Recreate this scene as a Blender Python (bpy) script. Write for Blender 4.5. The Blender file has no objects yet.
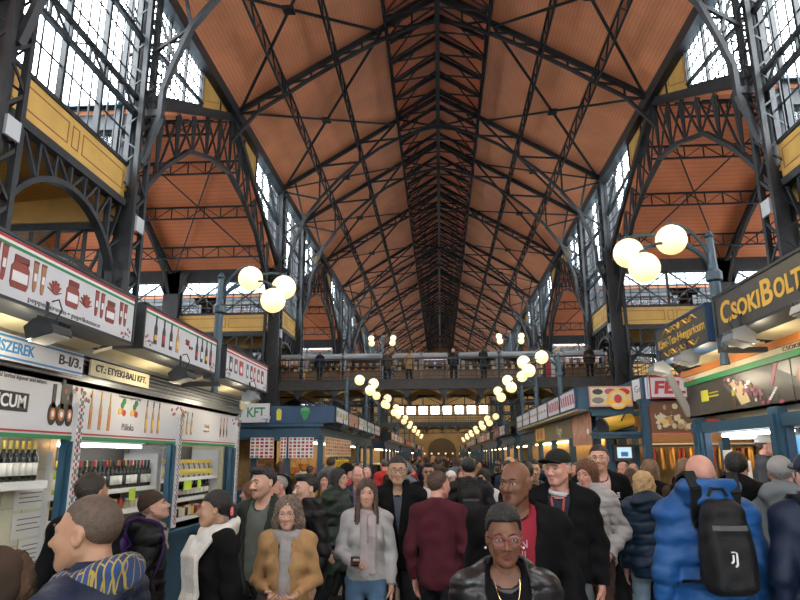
import bpy, math, random
import numpy as np
from mathutils import Vector, Matrix
random.seed(7)
scene = bpy.context.scene
COL = scene.collection
PI = math.pi
# ---------------------------------------------------------------- materials
MATS = {}
def new_mat(name):
    m = bpy.data.materials.new(name); m.use_nodes = True
    nt = m.node_tree; b = nt.nodes['Principled BSDF']
    return m, nt, b
def mat(name, col, rough=0.6, metal=0.0, noise=0.0, nscale=8.0, bump=0.0, bscale=40.0, emit=None, estr=0.0, spec=None):
    if name in MATS: return MATS[name]
    m, nt, b = new_mat(name)
    b.inputs['Base Color'].default_value = (*col, 1); b.inputs['Roughness'].default_value = rough
    b.inputs['Metallic'].default_value = metal
    if spec is not None: b.inputs['Specular IOR Level'].default_value = spec
    if noise or bump:
        tc = nt.nodes.new('ShaderNodeTexCoord')
    if noise:
        n = nt.nodes.new('ShaderNodeTexNoise'); n.inputs['Scale'].default_value = nscale; n.inputs['Detail'].default_value = 4
        nt.links.new(tc.outputs['Object'], n.inputs['Vector'])
        r = nt.nodes.new('ShaderNodeMapRange'); r.inputs[1].default_value = .3; r.inputs[2].default_value = .7
        r.inputs[3].default_value = 1 - noise; r.inputs[4].default_value = 1 + noise
        nt.links.new(n.outputs['Fac'], r.inputs[0])
        mx = nt.nodes.new('ShaderNodeVectorMath'); mx.operation = 'SCALE'; mx.inputs[0].default_value = col
        nt.links.new(r.outputs[0], mx.inputs['Scale']); nt.links.new(mx.outputs[0], b.inputs['Base Color'])
    if bump:
        n = nt.nodes.new('ShaderNodeTexNoise'); n.inputs['Scale'].default_value = bscale; n.inputs['Detail'].default_value = 3
        nt.links.new(tc.outputs['Object'], n.inputs['Vector'])
        bp = nt.nodes.new('ShaderNodeBump'); bp.inputs['Strength'].default_value = bump; bp.inputs['Distance'].default_value = .01
        nt.links.new(n.outputs['Fac'], bp.inputs['Height']); nt.links.new(bp.outputs[0], b.inputs['Normal'])
    if emit is not None:
        b.inputs['Emission Color'].default_value = (*emit, 1); b.inputs['Emission Strength'].default_value = estr
    MATS[name] = m
    return m
def hexc(h):
    h = h.lstrip('#'); out = []
    for i in (0, 2, 4):
        v = int(h[i:i+2], 16) / 255
        out.append(v / 12.92 if v <= .04045 else ((v + .055) / 1.055) ** 2.4)
    return tuple(out)
def planks_mat(name, col, axis, period, dark=.78, noise=.08, rough=.75):
    """painted boards: thin grooves along one object axis"""
    if name in MATS: return MATS[name]
    m, nt, b = new_mat(name)
    tc = nt.nodes.new('ShaderNodeTexCoord'); sp = nt.nodes.new('ShaderNodeSeparateXYZ')
    nt.links.new(tc.outputs['Object'], sp.inputs[0])
    d = nt.nodes.new('ShaderNodeMath'); d.operation = 'DIVIDE'; d.inputs[1].default_value = period
    nt.links.new(sp.outputs[axis], d.inputs[0])
    f = nt.nodes.new('ShaderNodeMath'); f.operation = 'FRACT'; nt.links.new(d.outputs[0], f.inputs[0])
    g = nt.nodes.new('ShaderNodeMath'); g.operation = 'GREATER_THAN'; g.inputs[1].default_value = .8
    nt.links.new(f.outputs[0], g.inputs[0])
    n = nt.nodes.new('ShaderNodeTexNoise'); n.inputs['Scale'].default_value = .6; n.inputs['Detail'].default_value = 5
    nt.links.new(tc.outputs['Object'], n.inputs['Vector'])
    r = nt.nodes.new('ShaderNodeMapRange'); r.inputs[1].default_value = .3; r.inputs[2].default_value = .7
    r.inputs[3].default_value = 1 - noise; r.inputs[4].default_value = 1 + noise
    nt.links.new(n.outputs['Fac'], r.inputs[0])
    r2 = nt.nodes.new('ShaderNodeMapRange'); r2.inputs[3].default_value = 1; r2.inputs[4].default_value = dark
    nt.links.new(g.outputs[0], r2.inputs[0])
    mu = nt.nodes.new('ShaderNodeMath'); mu.operation = 'MULTIPLY'
    nt.links.new(r.outputs[0], mu.inputs[0]); nt.links.new(r2.outputs[0], mu.inputs[1])
    mx = nt.nodes.new('ShaderNodeVectorMath'); mx.operation = 'SCALE'; mx.inputs[0].default_value = col
    nt.links.new(mu.outputs[0], mx.inputs['Scale']); nt.links.new(mx.outputs[0], b.inputs['Base Color'])
    b.inputs['Roughness'].default_value = rough
    MATS[name] = m
    return m
# ---------------------------------------------------------------- mesh builder
BOXF = ((0,1,3,2),(4,6,7,5),(0,4,5,1),(2,3,7,6),(0,2,6,4),(1,5,7,3))
class MB:
    def __init__(s): s.v = []; s.f = []; s.m = []
    def add(s, vs, fs, mi=0):
        o = len(s.v); s.v.extend([tuple(p) for p in vs]); s.f.extend([tuple(i + o for i in f) for f in fs]); s.m.extend([mi] * len(fs)); return s
    def box(s, x0, x1, y0, y1, z0, z1, mi=0):
        return s.add([(x, y, z) for x in (x0, x1) for y in (y0, y1) for z in (z0, z1)], BOXF, mi)
    def cbox(s, c, d, rz=0, mi=0):
        cs, sn = math.cos(rz), math.sin(rz); out = []
        for x in (-d[0]/2, d[0]/2):
            for y in (-d[1]/2, d[1]/2):
                for z in (-d[2]/2, d[2]/2): out.append((c[0]+x*cs-y*sn, c[1]+x*sn+y*cs, c[2]+z))
        return s.add(out, BOXF, mi)
    def beam(s, p, q, w=.1, h=.1, up=(0, 0, 1), mi=0):
        p = Vector(p); q = Vector(q); d = q - p
        if d.length < 1e-6: return s
        d.normalize(); u = Vector(up)
        if abs(d.dot(u)) > .98: u = Vector((0, 1, 0)) if abs(d.y) < .9 else Vector((1, 0, 0))
        a = d.cross(u).normalized(); u = a.cross(d).normalized()
        out = []
        for e in (p, q):
            for i in (-.5, .5):
                for j in (-.5, .5): out.append(e + a * (w * i) + u * (h * j))
        return s.add(out, BOXF, mi)
    def poly(s, pts, w, h, up=(0, 0, 1), mi=0):
        for a, b in zip(pts[:-1], pts[1:]): s.beam(a, b, w, h, up, mi)
        return s
    def tube(s, pts, r, n=8, mi=0, cap=True):
        pts = [Vector(p) for p in pts]; rr = r if isinstance(r, (list, tuple)) else [r] * len(pts)
        vs = []; fs = []; prev = None
        for i, p in enumerate(pts):
            d = (pts[min(i+1, len(pts)-1)] - pts[max(i-1, 0)]).normalized()
            if prev is None:
                u = Vector((0, 0, 1)) if abs(d.z) < .9 else Vector((1, 0, 0))
                a = d.cross(u).normalized()
            else: a = (prev - d * prev.dot(d)).normalized()
            prev = a; b = d.cross(a)
            for k in range(n):
                t = 2 * PI * k / n; vs.append(p + (a * math.cos(t) + b * math.sin(t)) * rr[i])
        for i in range(len(pts) - 1):
            for k in range(n): fs.append((i*n+k, i*n+(k+1) % n, (i+1)*n+(k+1) % n, (i+1)*n+k))
        if cap: fs.append(tuple(range(n-1, -1, -1))); fs.append(tuple(range((len(pts)-1)*n, len(pts)*n)))
        return s.add(vs, fs, mi)
    def lathe(s, prof, c=(0, 0, 0), n=12, mi=0):
        vs = []; fs = []
        for r, z in prof:
            for k in range(n): t = 2*PI*k/n; vs.append((c[0]+r*math.cos(t), c[1]+r*math.sin(t), c[2]+z))
        for i in range(len(prof)-1):
            for k in range(n): fs.append((i*n+k, i*n+(k+1) % n, (i+1)*n+(k+1) % n, (i+1)*n+k))
        fs.append(tuple(range(n-1, -1, -1))); fs.append(tuple(range((len(prof)-1)*n, len(prof)*n)))
        return s.add(vs, fs, mi)
    def ball(s, c, r, n=16, mi=0, sc=(1, 1, 1)):
        m = n // 2; vs = [(c[0], c[1], c[2]-r*sc[2])]; fs = []
        for i in range(1, m):
            a = -PI/2 + PI*i/m
            for k in range(n): t = 2*PI*k/n; vs.append((c[0]+r*sc[0]*math.cos(a)*math.cos(t), c[1]+r*sc[1]*math.cos(a)*math.sin(t), c[2]+r*sc[2]*math.sin(a)))
        vs.append((c[0], c[1], c[2]+r*sc[2])); L = len(vs)-1
        for k in range(n): fs.append((0, 1+(k+1) % n, 1+k)); fs.append((L, 1+(m-2)*n+k, 1+(m-2)*n+(k+1) % n))
        for i in range(m-2):
            for k in range(n): a = 1+i*n; fs.append((a+k, a+(k+1) % n, a+n+(k+1) % n, a+n+k))
        return s.add(vs, fs, mi)
    def prism(s, pts, axis, t0, t1, mi=0):
        """polygon pts in the two other axes, extruded along axis"""
        def mk(p, t):
            return (t, p[0], p[1]) if axis == 0 else ((p[0], t, p[1]) if axis == 1 else (p[0], p[1], t))
        n = len(pts); vs = [mk(p, t0) for p in pts] + [mk(p, t1) for p in pts]
        fs = [tuple(range(n-1, -1, -1)), tuple(range(n, 2*n))] + [(i, (i+1) % n, n+(i+1) % n, n+i) for i in range(n)]
        return s.add(vs, fs, mi)
    def quad(s, a, b, c, d, mi=0): return s.add([a, b, c, d], [(0, 1, 2, 3)], mi)
    def build(s, name, mats, parent=None, smooth=False, origin=None):
        me = bpy.data.meshes.new(name)
        if origin is not None: vs = [(x-origin[0], y-origin[1], z-origin[2]) for x, y, z in s.v]
        else: vs = s.v
        me.from_pydata([tuple(v) for v in vs], [], s.f)
        for m in (mats if isinstance(mats, (list, tuple)) else [mats]): me.materials.append(m)
        if any(s.m): me.polygons.foreach_set('material_index', s.m)
        if smooth: me.polygons.foreach_set('use_smooth', [True]*len(me.polygons))
        me.update()
        o = bpy.data.objects.new(name, me); COL.objects.link(o)
        if origin is not None: o.location = origin
        if parent is not None:
            o.parent = parent
            if origin is None: o.matrix_parent_inverse = Matrix.Translation(parent.location).inverted() if parent.rotation_euler.z == 0 else parent_world(parent).inverted()
        return o
def parent_world(p): return Matrix.Translation(p.location) @ p.rotation_euler.to_matrix().to_4x4() @ Matrix.Diagonal((*p.scale, 1))
def tag(o, label, cat, group=None, kind=None):
    if label: o['label'] = label
    if cat: o['category'] = cat
    if group: o['group'] = group
    if kind: o['kind'] = kind
    return o
def thing(name, label, cat, loc=(0, 0, 0), rz=0, group=None):
    o = bpy.data.objects.new(name, None); COL.objects.link(o); o.location = loc; o.rotation_euler = (0, 0, rz); o.empty_display_size = .1
    return tag(o, label, cat, group)
def struct(o): o['kind'] = 'structure'; return o
def copy_tree(o, parent=None):
    c = o.copy(); COL.objects.link(c)
    if parent is not None:
        c.parent = parent; c.matrix_parent_inverse = o.matrix_parent_inverse.copy()
    for ch in list(o.children): copy_tree(ch, c)
    return c
# ---------------------------------------------------------------- flat lettering
def text_mesh(name, s, size, mats, loc, normal, up=(0, 0, 1), parent=None, align='CENTER', width=None, depth=.004, bold=0.0, slant=0.0, ay='CENTER'):
    cu = bpy.data.curves.new(name, 'FONT'); cu.body = s; cu.size = size; cu.align_x = align; cu.align_y = ay
    cu.extrude = depth / 2; cu.offset = bold; cu.shear = slant; cu.resolution_u = 3
    t = bpy.data.objects.new(name + '_tmp', cu); COL.objects.link(t)
    dg = bpy.context.evaluated_depsgraph_get(); me = bpy.data.meshes.new_from_object(t.evaluated_get(dg))
    bpy.data.objects.remove(t); bpy.data.curves.remove(cu)
    me.name = name; me.materials.clear(); me.materials.append(mats)
    if width:
        xs = [v.co.x for v in me.vertices]; w0 = max(xs) - min(xs); k = width / w0
        for v in me.vertices: v.co.x *= k
    n = Vector(normal).normalized(); u = Vector(up); r = u.cross(n).normalized(); u = n.cross(r).normalized()
    M = Matrix(((r.x, u.x, n.x, loc[0]), (r.y, u.y, n.y, loc[1]), (r.z, u.z, n.z, loc[2]), (0, 0, 0, 1)))
    me.transform(M)
    o = bpy.data.objects.new(name, me); COL.objects.link(o)
    if parent is not None:
        o.parent = parent; o.matrix_parent_inverse = parent_world(parent).inverted()
    return o

# ================================================================= HALL
XC = .2; HW = 8.5; XL = XC - HW; XR = XC + HW; ZE = 15.6; ZR = 20.8; Y0 = -10.3; Y1 = 113.5; XO = 19.5
LX = 2.15                                                # half width of the lantern
SL = (ZR - ZE) / HW
def zroof(dx): return ZR - SL * abs(dx)
IRON = mat('painted_iron', (.016, .018, .021), .5, .0, noise=.3, nscale=3)
IRONG = mat('grey_painted_iron', (.022, .024, .028), .45, .0, noise=.25, nscale=3)
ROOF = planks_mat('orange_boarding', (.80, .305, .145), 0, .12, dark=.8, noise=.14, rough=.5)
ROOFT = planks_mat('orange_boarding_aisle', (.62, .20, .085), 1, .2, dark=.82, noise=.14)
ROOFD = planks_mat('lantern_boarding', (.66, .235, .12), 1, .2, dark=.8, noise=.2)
YEL = mat('ochre_paint', (.52, .31, .075), .6, noise=.12, nscale=1.5)
YELD = mat('brown_stencil_line', (.25, .10, .03), .6)
WALLM = mat('brick_wall', (.24, .14, .07), .8, noise=.25, nscale=2)
def glass_mat():
    m, nt, b = new_mat('window_glass')
    out = nt.nodes['Material Output']; nt.nodes.remove(b)
    t = nt.nodes.new('ShaderNodeBsdfTransparent'); t.inputs[0].default_value = (.93, .96, .97, 1)
    g = nt.nodes.new('ShaderNodeBsdfGlossy'); g.inputs['Roughness'].default_value = .12; g.inputs[0].default_value = (.9, .92, .95, 1)
    mx = nt.nodes.new('ShaderNodeMixShader'); mx.inputs[0].default_value = .06
    nt.links.new(t.outputs[0], mx.inputs[1]); nt.links.new(g.outputs[0], mx.inputs[2]); nt.links.new(mx.outputs[0], out.inputs[0])
    return m
GLASS = glass_mat()
ZINC = mat('zinc_sheet', (.34, .42, .47), .55, noise=.12, nscale=1)
def floor_mat():
    m, nt, b = new_mat('floor_tiles')
    tc = nt.nodes.new('ShaderNodeTexCoord'); br = nt.nodes.new('ShaderNodeTexBrick')
    br.offset = 0; br.inputs['Scale'].default_value = 1; br.inputs['Brick Width'].default_value = .3; br.inputs['Row Height'].default_value = .3
    br.inputs['Mortar Size'].default_value = .006; br.inputs['Color1'].default_value = (.20, .165, .13, 1); br.inputs['Color2'].default_value = (.17, .14, .11, 1); br.inputs['Mortar'].default_value = (.12, .1, .09, 1)
    nt.links.new(tc.outputs['Object'], br.inputs['Vector']); nt.links.new(br.outputs['Color'], b.inputs['Base Color']); b.inputs['Roughness'].default_value = .35
    return m
b = MB(); b.box(XC-XO, XC+XO, Y0, Y1, -.15, 0); struct(b.build('floor', floor_mat()))
# street level outside, plain pale grey
b = MB(); b.box(-70, 70, -60, 180, -.35, -.2); struct(b.build('ground_outside', mat('pavement_outside', (.5, .5, .5), .9)))

AYS = [-5.0, 15.6, 36.2, 56.8, 77.4, 98.0]               # far end of each low bay = start of a transept
LBAYS = [(-10.3, -5.0), (10.4, 15.6), (31.1, 36.2), (51.7, 56.8), (72.3, 77.4), (92.9, 98.0)]
TBAYS = [(-5.0, 10.4), (15.6, 31.1), (36.2, 51.7), (56.8, 72.3), (77.4, 92.9), (98.0, 113.5)]
ZT = 11.1                                                # eave of the transept roofs
# ---- nave roof: two boarded slopes and a raised lantern roof
for side, nm in ((-1, 'ceiling'), (1, 'ceiling')):
    b = MB(); t = .12
    xa, xb = XC + side*(HW+.1), XC + side*(LX-.05)
    za, zb = zroof(HW+.1)+.1, zroof(LX-.05)+.1
    vs = [(x, y, z+k) for y in (Y0, Y1) for k in (0, t) for x, z in ((xa, za), (xb, zb))]
    b.add(vs, [(0,1,3,2),(4,6,7,5),(0,4,5,1),(2,3,7,6),(0,2,6,4),(1,5,7,3)])
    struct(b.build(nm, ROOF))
b = MB()
for side in (-1, 1):
    xa, xb = XC + side*(LX+.25), XC; za, zb = zroof(LX)+.42-.25*SL, ZR+.42
    vs = [(x, y, z+k) for y in (Y0, Y1) for k in (0, .1) for x, z in ((xa, za), (xb, zb))]
    b.add(vs, [(0,1,3,2),(4,6,7,5),(0,4,5,1),(2,3,7,6),(0,2,6,4),(1,5,7,3)])
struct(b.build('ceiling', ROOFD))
# ---- transept roofs
def slab(b, p, q, r, s, t):
    vs = [p, q, r, s] + [(x, y, z+t) for x, y, z in (p, q, r, s)]
    b.add(vs, [(3,2,1,0),(4,5,6,7),(0,1,5,4),(1,2,6,5),(2,3,7,6),(3,0,4,7)])
for (a, c) in TBAYS:
    m_ = (a+c)/2
    for side in (-1, 1):
        xi, xo = XC+side*(HW-.02), XC+side*XO
        b = MB()
        slab(b, (xi, a-.2, ZT-.1), (xo, a-.2, ZT-.1), (xo, m_, ZE-.25), (xi, m_, ZE-.25), .12)
        slab(b, (xi, m_, ZE-.25), (xo, m_, ZE-.25), (xo, c+.2, ZT-.1), (xi, c+.2, ZT-.1), .12)
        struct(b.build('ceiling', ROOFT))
        b = MB(); xi2, xo2 = XC+side*(HW+.25), XC+side*(XO+.3)
        slab(b, (xi2, a-.5, ZT+.02), (xo2, a-.5, ZT+.02), (xo2, m_, ZE-.08), (xi2, m_, ZE-.08), .08); slab(b, (xi2, m_, ZE-.08), (xo2, m_, ZE-.08), (xo2, c+.5, ZT+.02), (xi2, c+.5, ZT+.02), .08)
        struct(b.build('trim_1', ZINC))
# ---- low bays: ochre boarded ceiling, zinc above
YELC = planks_mat('ochre_boarding', (.52, .29, .06), 1, .2, dark=.85)
for (a, c) in LBAYS:
    for side in (-1, 1):
        xi, xo = XC+side*HW, XC+side*XO
        b = MB(); slab(b, (xi, a, 8.75), (xo, a, 8.0), (xo, c, 8.0), (xi, c, 8.75), .1); struct(b.build('ceiling', YELC))
        b = MB(); slab(b, (xi, a+.05, 8.9), (xo, a+.05, 8.15), (xo, c-.05, 8.15), (xi, c-.05, 8.9), .06)
        struct(b.build('trim_1', ZINC))
# ---- outer walls and end walls with windows
def windows_in_wall(name, axis, pos, lo, hi, spans, zs, m, th=.3):
    """wall in plane axis=pos; spans = window intervals along the wall; zs=(z0,z1) of windows; returns wall with holes"""
    b = MB(); cur = lo
    def seg(a, c, z0, z1):
        if c-a < .01 or z1-z0 < .01: return
        if axis == 0: b.box(pos-th/2, pos+th/2, a, c, z0, z1)
        else: b.box(a, c, pos-th/2, pos+th/2, z0, z1)
    for a, c in spans:
        seg(cur, a, 0, hi); seg(a, c, 0, zs[0]); seg(a, c, zs[1], hi); cur = c
    return b, seg, cur
wn = [0]
def glazed(parts, u0, u1, z0, z1, P, nbig, nsmall, rows, fr=.08, bar=.042, ztop=None, depth=.1, xbrace=False, bigrows=()):
    """a glazed light: P(u, z, d) -> world. Returns frame and pane as structure window."""
    wn[0] += 1
    f = MB(); p = MB(); g = MB()
    top = (lambda u: z1) if ztop is None else ztop
    def bm(mb, u_a, z_a, u_b, z_b, w, d):
        A = Vector(P(u_a, z_a, 0)); B = Vector(P(u_b, z_b, 0)); n = (Vector(P(u_a, z_a, 1)) - A).normalized()
        mb.beam(A, B, w, d, up=n)
    N = nbig*nsmall
    for i in range(nbig*nsmall+1):
        u = u0 + (u1-u0)*i/N; big = i % nsmall == 0
        if top(u) - z0 > .05: bm(f if big else g, u, z0, u, top(u), fr if big else bar, depth if big else .03)
    bm(f, u0, z0, u1, z0, fr, depth); bm(f, u0, top(u0), u1, top(u1), fr, depth)
    for j in range(1, rows):
        z = z0 + (max(top(u0), top(u1))-z0)*j/rows
        # clip to the sloping head
        ua, ub = u0, u1
        if ztop is not None:
            us = [u0+(u1-u0)*k/60 for k in range(61) if top(u0+(u1-u0)*k/60) > z]
            if len(us) < 2: continue
            ua, ub = us[0], us[-1]
        bm(g, ua, z, ub, z, bar, .03)
    pa = [P(u0, z0, 0), P(u1, z0, 0)] + ([P(u1, top(u1), 0)] if top(u1)-z0 > .02 else []) + ([P(u0, top(u0), 0)] if top(u0)-z0 > .02 else [])
    p.add(pa, [tuple(range(len(pa)))])
    w = struct(f.build('window_%d' % wn[0], IRON)); 
    g.build('glazing_bars', IRON, w); p.build('pane', GLASS, w)
    return w
zin = 6.6
# outer long walls with tall windows at gallery level
for side, nm in ((-1, 'wall_left'), (1, 'wall_right')):
    X = XC+side*(XO+.15)
    spans = []
    for a, c in TBAYS: spans += [(a+1.2, a+4.6), (a+5.6, c-5.6), (c-4.6, c-1.2)]
    b, seg, cur = windows_in_wall(nm, 0, X, Y0, 8.2, sorted(spans), (5.9, 8.0), WALLM)
    seg(cur, Y1, 0, 8.2)
    for a, c in TBAYS:                                    # street gables closing the transept ends
        m_ = (a+c)/2
        b.prism([(a-.2, 10.4), (c+.2, 10.4), (c+.2, ZT+.1), (m_, ZE), (a-.2, ZT+.1)], 0, X-.15, X+.15)
        for q in (a-.2, a+4.8, c-5.2, c-.2): b.box(X-.15, X+.15, q, q+.4, 8.2, 10.4)
    struct(b.build(nm, WALLM))
    for a, c in sorted(spans): glazed(None, a, c, 5.9, 8.0, lambda u, z, d: (X+d, u, z), 2, 4, 5)
    for a, c in TBAYS: glazed(None, a+.2, c-.2, 8.25, 10.4, lambda u, z, d: (X+d, u, z), 6, 4, 5)
# end walls: the entrance facade behind the viewer has its glazing cut back to dim the aisle
b = MB()
b.box(XC-XO, XC-7, Y0-.3, Y0, 0, 9); b.box(XC+7, XC+XO, Y0-.3, Y0, 0, 9)
b.box(XC-7, XC+7, Y0-.3, Y0, 3.6, 12); b.box(XC-7, XC-4, Y0-.3, Y0, 0, 3.6); b.box(XC+4, XC+7, Y0-.3, Y0, 0, 3.6)
b.box(XC-9, XC-7, Y0-.3, Y0, 5.2, 17); b.box(XC+7, XC+9, Y0-.3, Y0, 5.2, 17)
b.prism([(XC-9, 15.5), (XC+9, 15.5), (XC+9, 16), (XC, 22), (XC-9, 16)], 1, Y0-.3, Y0)
struct(b.build('wall_front', WALLM))
glazed(None, XC-7, XC+7, 12, 15.5, lambda u, z, d: (u, Y0-.1+d, z), 6, 3, 12)
glazed(None, XC-4, XC+4, 0, 3.6, lambda u, z, d: (u, Y0-.1+d, z), 6, 2, 4)
ENDW = mat('far_wall_plaster', (.42, .24, .08), .8, noise=.15, nscale=.6)
b = MB(); b.box(XC-XO, XC+XO, Y1, Y1+.3, 0, 8.9); b.prism([(XC-9, 10.3), (XC+9, 10.3), (XC+9, 16), (XC, 22), (XC-9, 16)], 1, Y1, Y1+.3)
for q in range(-4, 5): b.box(XC+q*2.1-.3, XC+q*2.1+.3, Y1, Y1+.3, 8.9, 10.3)
for q in (-1, 1): b.box(XC+q*8.7, XC+q*XO, Y1, Y1+.3, 8.9, 10.3)
struct(b.build('wall_back', ENDW))
for q in range(-4, 4): glazed(None, XC+q*2.1+.3, XC+q*2.1+1.8, 8.9, 10.3, lambda u, z, d: (u, Y1+.1-d, z), 2, 2, 3)
# round arch of the far doorway
b = MB(); pts = [(XC+2.4*math.cos(t*PI/16), 2.6+2.2*math.sin(t*PI/16)) for t in range(17)]
pts = [(XC+2.4, 0)] + pts + [(XC-2.4, 0)]
b.prism(pts, 1, Y1-.25, Y1-.02); struct(b.build('door_1', mat('brown_doorway', (.13, .075, .03), .7)))
for dx in (-4.6, 4.6):
    b = MB(); b.box(XC+dx-.35, XC+dx+.35, Y1-.4, Y1-.02, 0, 6.2); b.box(XC+dx-.5, XC+dx+.5, Y1-.5, Y1-.02, 6.2, 6.6); struct(b.build('trim_2', ENDW))

# ---- nave side glazing over the low bays, ochre panels, arched trusses
def ochre_panel(name, u0, u1, z0, z1, P, n=None):
    b = MB(); A = lambda u, z, d: P(u, z, d)
    def bx(mb, a, c, za, zb, d0, d1, mi=0):
        vs = [A(u, z, d) for u in (a, c) for d in (d0, d1) for z in (za, zb)]; mb.add(vs, BOXF, mi)
    bx(b, u0, u1, z0, z1, -.06, .02)
    L = u1-u0; cuts = [(.03, .44), (.47, .53), (.56, .97)]
    h = z1-z0; e = .03
    for s, t in cuts:
        a, c, za, zb = u0+L*s, u0+L*t, z0+h*.22, z1-h*.2
        for (x0, x1, w0, w1) in ((a, c, za, za+e), (a, c, zb-e, zb), (a, a+e, za, zb), (c-e, c, za, zb)): bx(b, x0, x1, w0, w1, .02, .028, 1)
    return struct(b.build(name, [YEL, YELD]))
ORD = ['nearest', 'second', 'third', 'fourth', 'fifth', 'sixth']
SIDE = {-1: 'left', 1: 'right'}
def lattice(b, P, Q, n, w, h, a=.07, diag=.05, up=(0, 0, 1), cross=False, posts=True):
    """parallel-chord lattice girder from P to Q (bottom chord line), depth h along up"""
    P = Vector(P); Q = Vector(Q); U = Vector(up)*h
    b.beam(P, Q, w, a, up); b.beam(P+U, Q+U, w, a, up)
    for i in range(n):
        A = P.lerp(Q, i/n); B = P.lerp(Q, (i+1)/n)
        if cross: b.beam(A, B+U, diag, diag*.6); b.beam(A+U, B, diag, diag*.6)
        elif i % 2 == 0: b.beam(A, B+U, diag, diag*.6)
        else: b.beam(A+U, B, diag, diag*.6)
        if posts and i: b.beam(A, A+U, diag, diag)
    return b
def arch_truss(label, u0, u1, ztop, zspring, zcrown, P, group, n=8):
    """flat-topped iron arch: P(u,z,d)"""
    t = thing('arched_girder', label, 'girder', P((u0+u1)/2, zspring, 0), 0, group)
    b = MB(); b.beam(P(u0, ztop, 0), P(u1, ztop, 0), .22, .2); b.build('top_chord', IRON, t)
    N = 20; arc = []
    for i in range(N+1):
        s = i/N; u = u0+(u1-u0)*s; z = zspring+(zcrown-zspring)*math.sqrt(max(0, 1-(2*s-1)**2)); arc.append((u, z))
    b = MB()
    for (a, c) in zip(arc[:-1], arc[1:]): b.beam(P(a[0], a[1], 0), P(c[0], c[1], 0), .2, .12)
    b.build('arch_rib', IRON, t)
    b = MB(); 
    def az(s): return zspring+(zcrown-zspring)*math.sqrt(max(0, 1-(2*s-1)**2))
    for i in range(1, n):
        s = i/n; u = u0+(u1-u0)*s; b.beam(P(u, az(s), 0), P(u, ztop, 0), .09, .07)
        s2 = (i+1)/n if i < n/2 else (i-1)/n; u2 = u0+(u1-u0)*s2
        if i != n/2: b.beam(P(u, ztop, 0), P(u2, az(s2), 0), .08, .06)
    for s in (0, 1): b.beam(P(u0+(u1-u0)*s, ztop, 0), P(u0+(u1-u0)*(.12 if s == 0 else .88), az(.12), 0), .08, .06)
    b.build('web_bars', IRON, t)
    return t
for i, (a, c) in enumerate(LBAYS):
    for side in (-1, 1):
        X = XC+side*HW; P = lambda u, z, d, X=X, side=side: (X-side*d, u, z)
        w = glazed(None, a+.25, c-.25, 9.45, ZE-.1, P, 3, 4, 7, fr=.1, depth=.14)
        g = MB()                                          # the lattice wind girder across the big light
        A = P(a+.2, 10.95, .12); B = P(c-.2, 10.95, .12); lattice(g, A, B, 6, .12, .5, a=.11, diag=.06)
        A = P(a+.2, 13.3, .12); B = P(c-.2, 13.3, .12); g.beam(A, B, .12, .14)
        g.build('wind_girder', IRON, w)
        ochre_panel('trim_3', a+.2, c-.2, 8.5, 9.42, P)
        if i: arch_truss('arched iron girder under the ochre panel, %s low bay, %s side of nave' % (ORD[i-1], SIDE[side]), a+.25, c-.25, 8.35, 5.4, 7.75, P, 'arched girders along the nave', 8)
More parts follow.
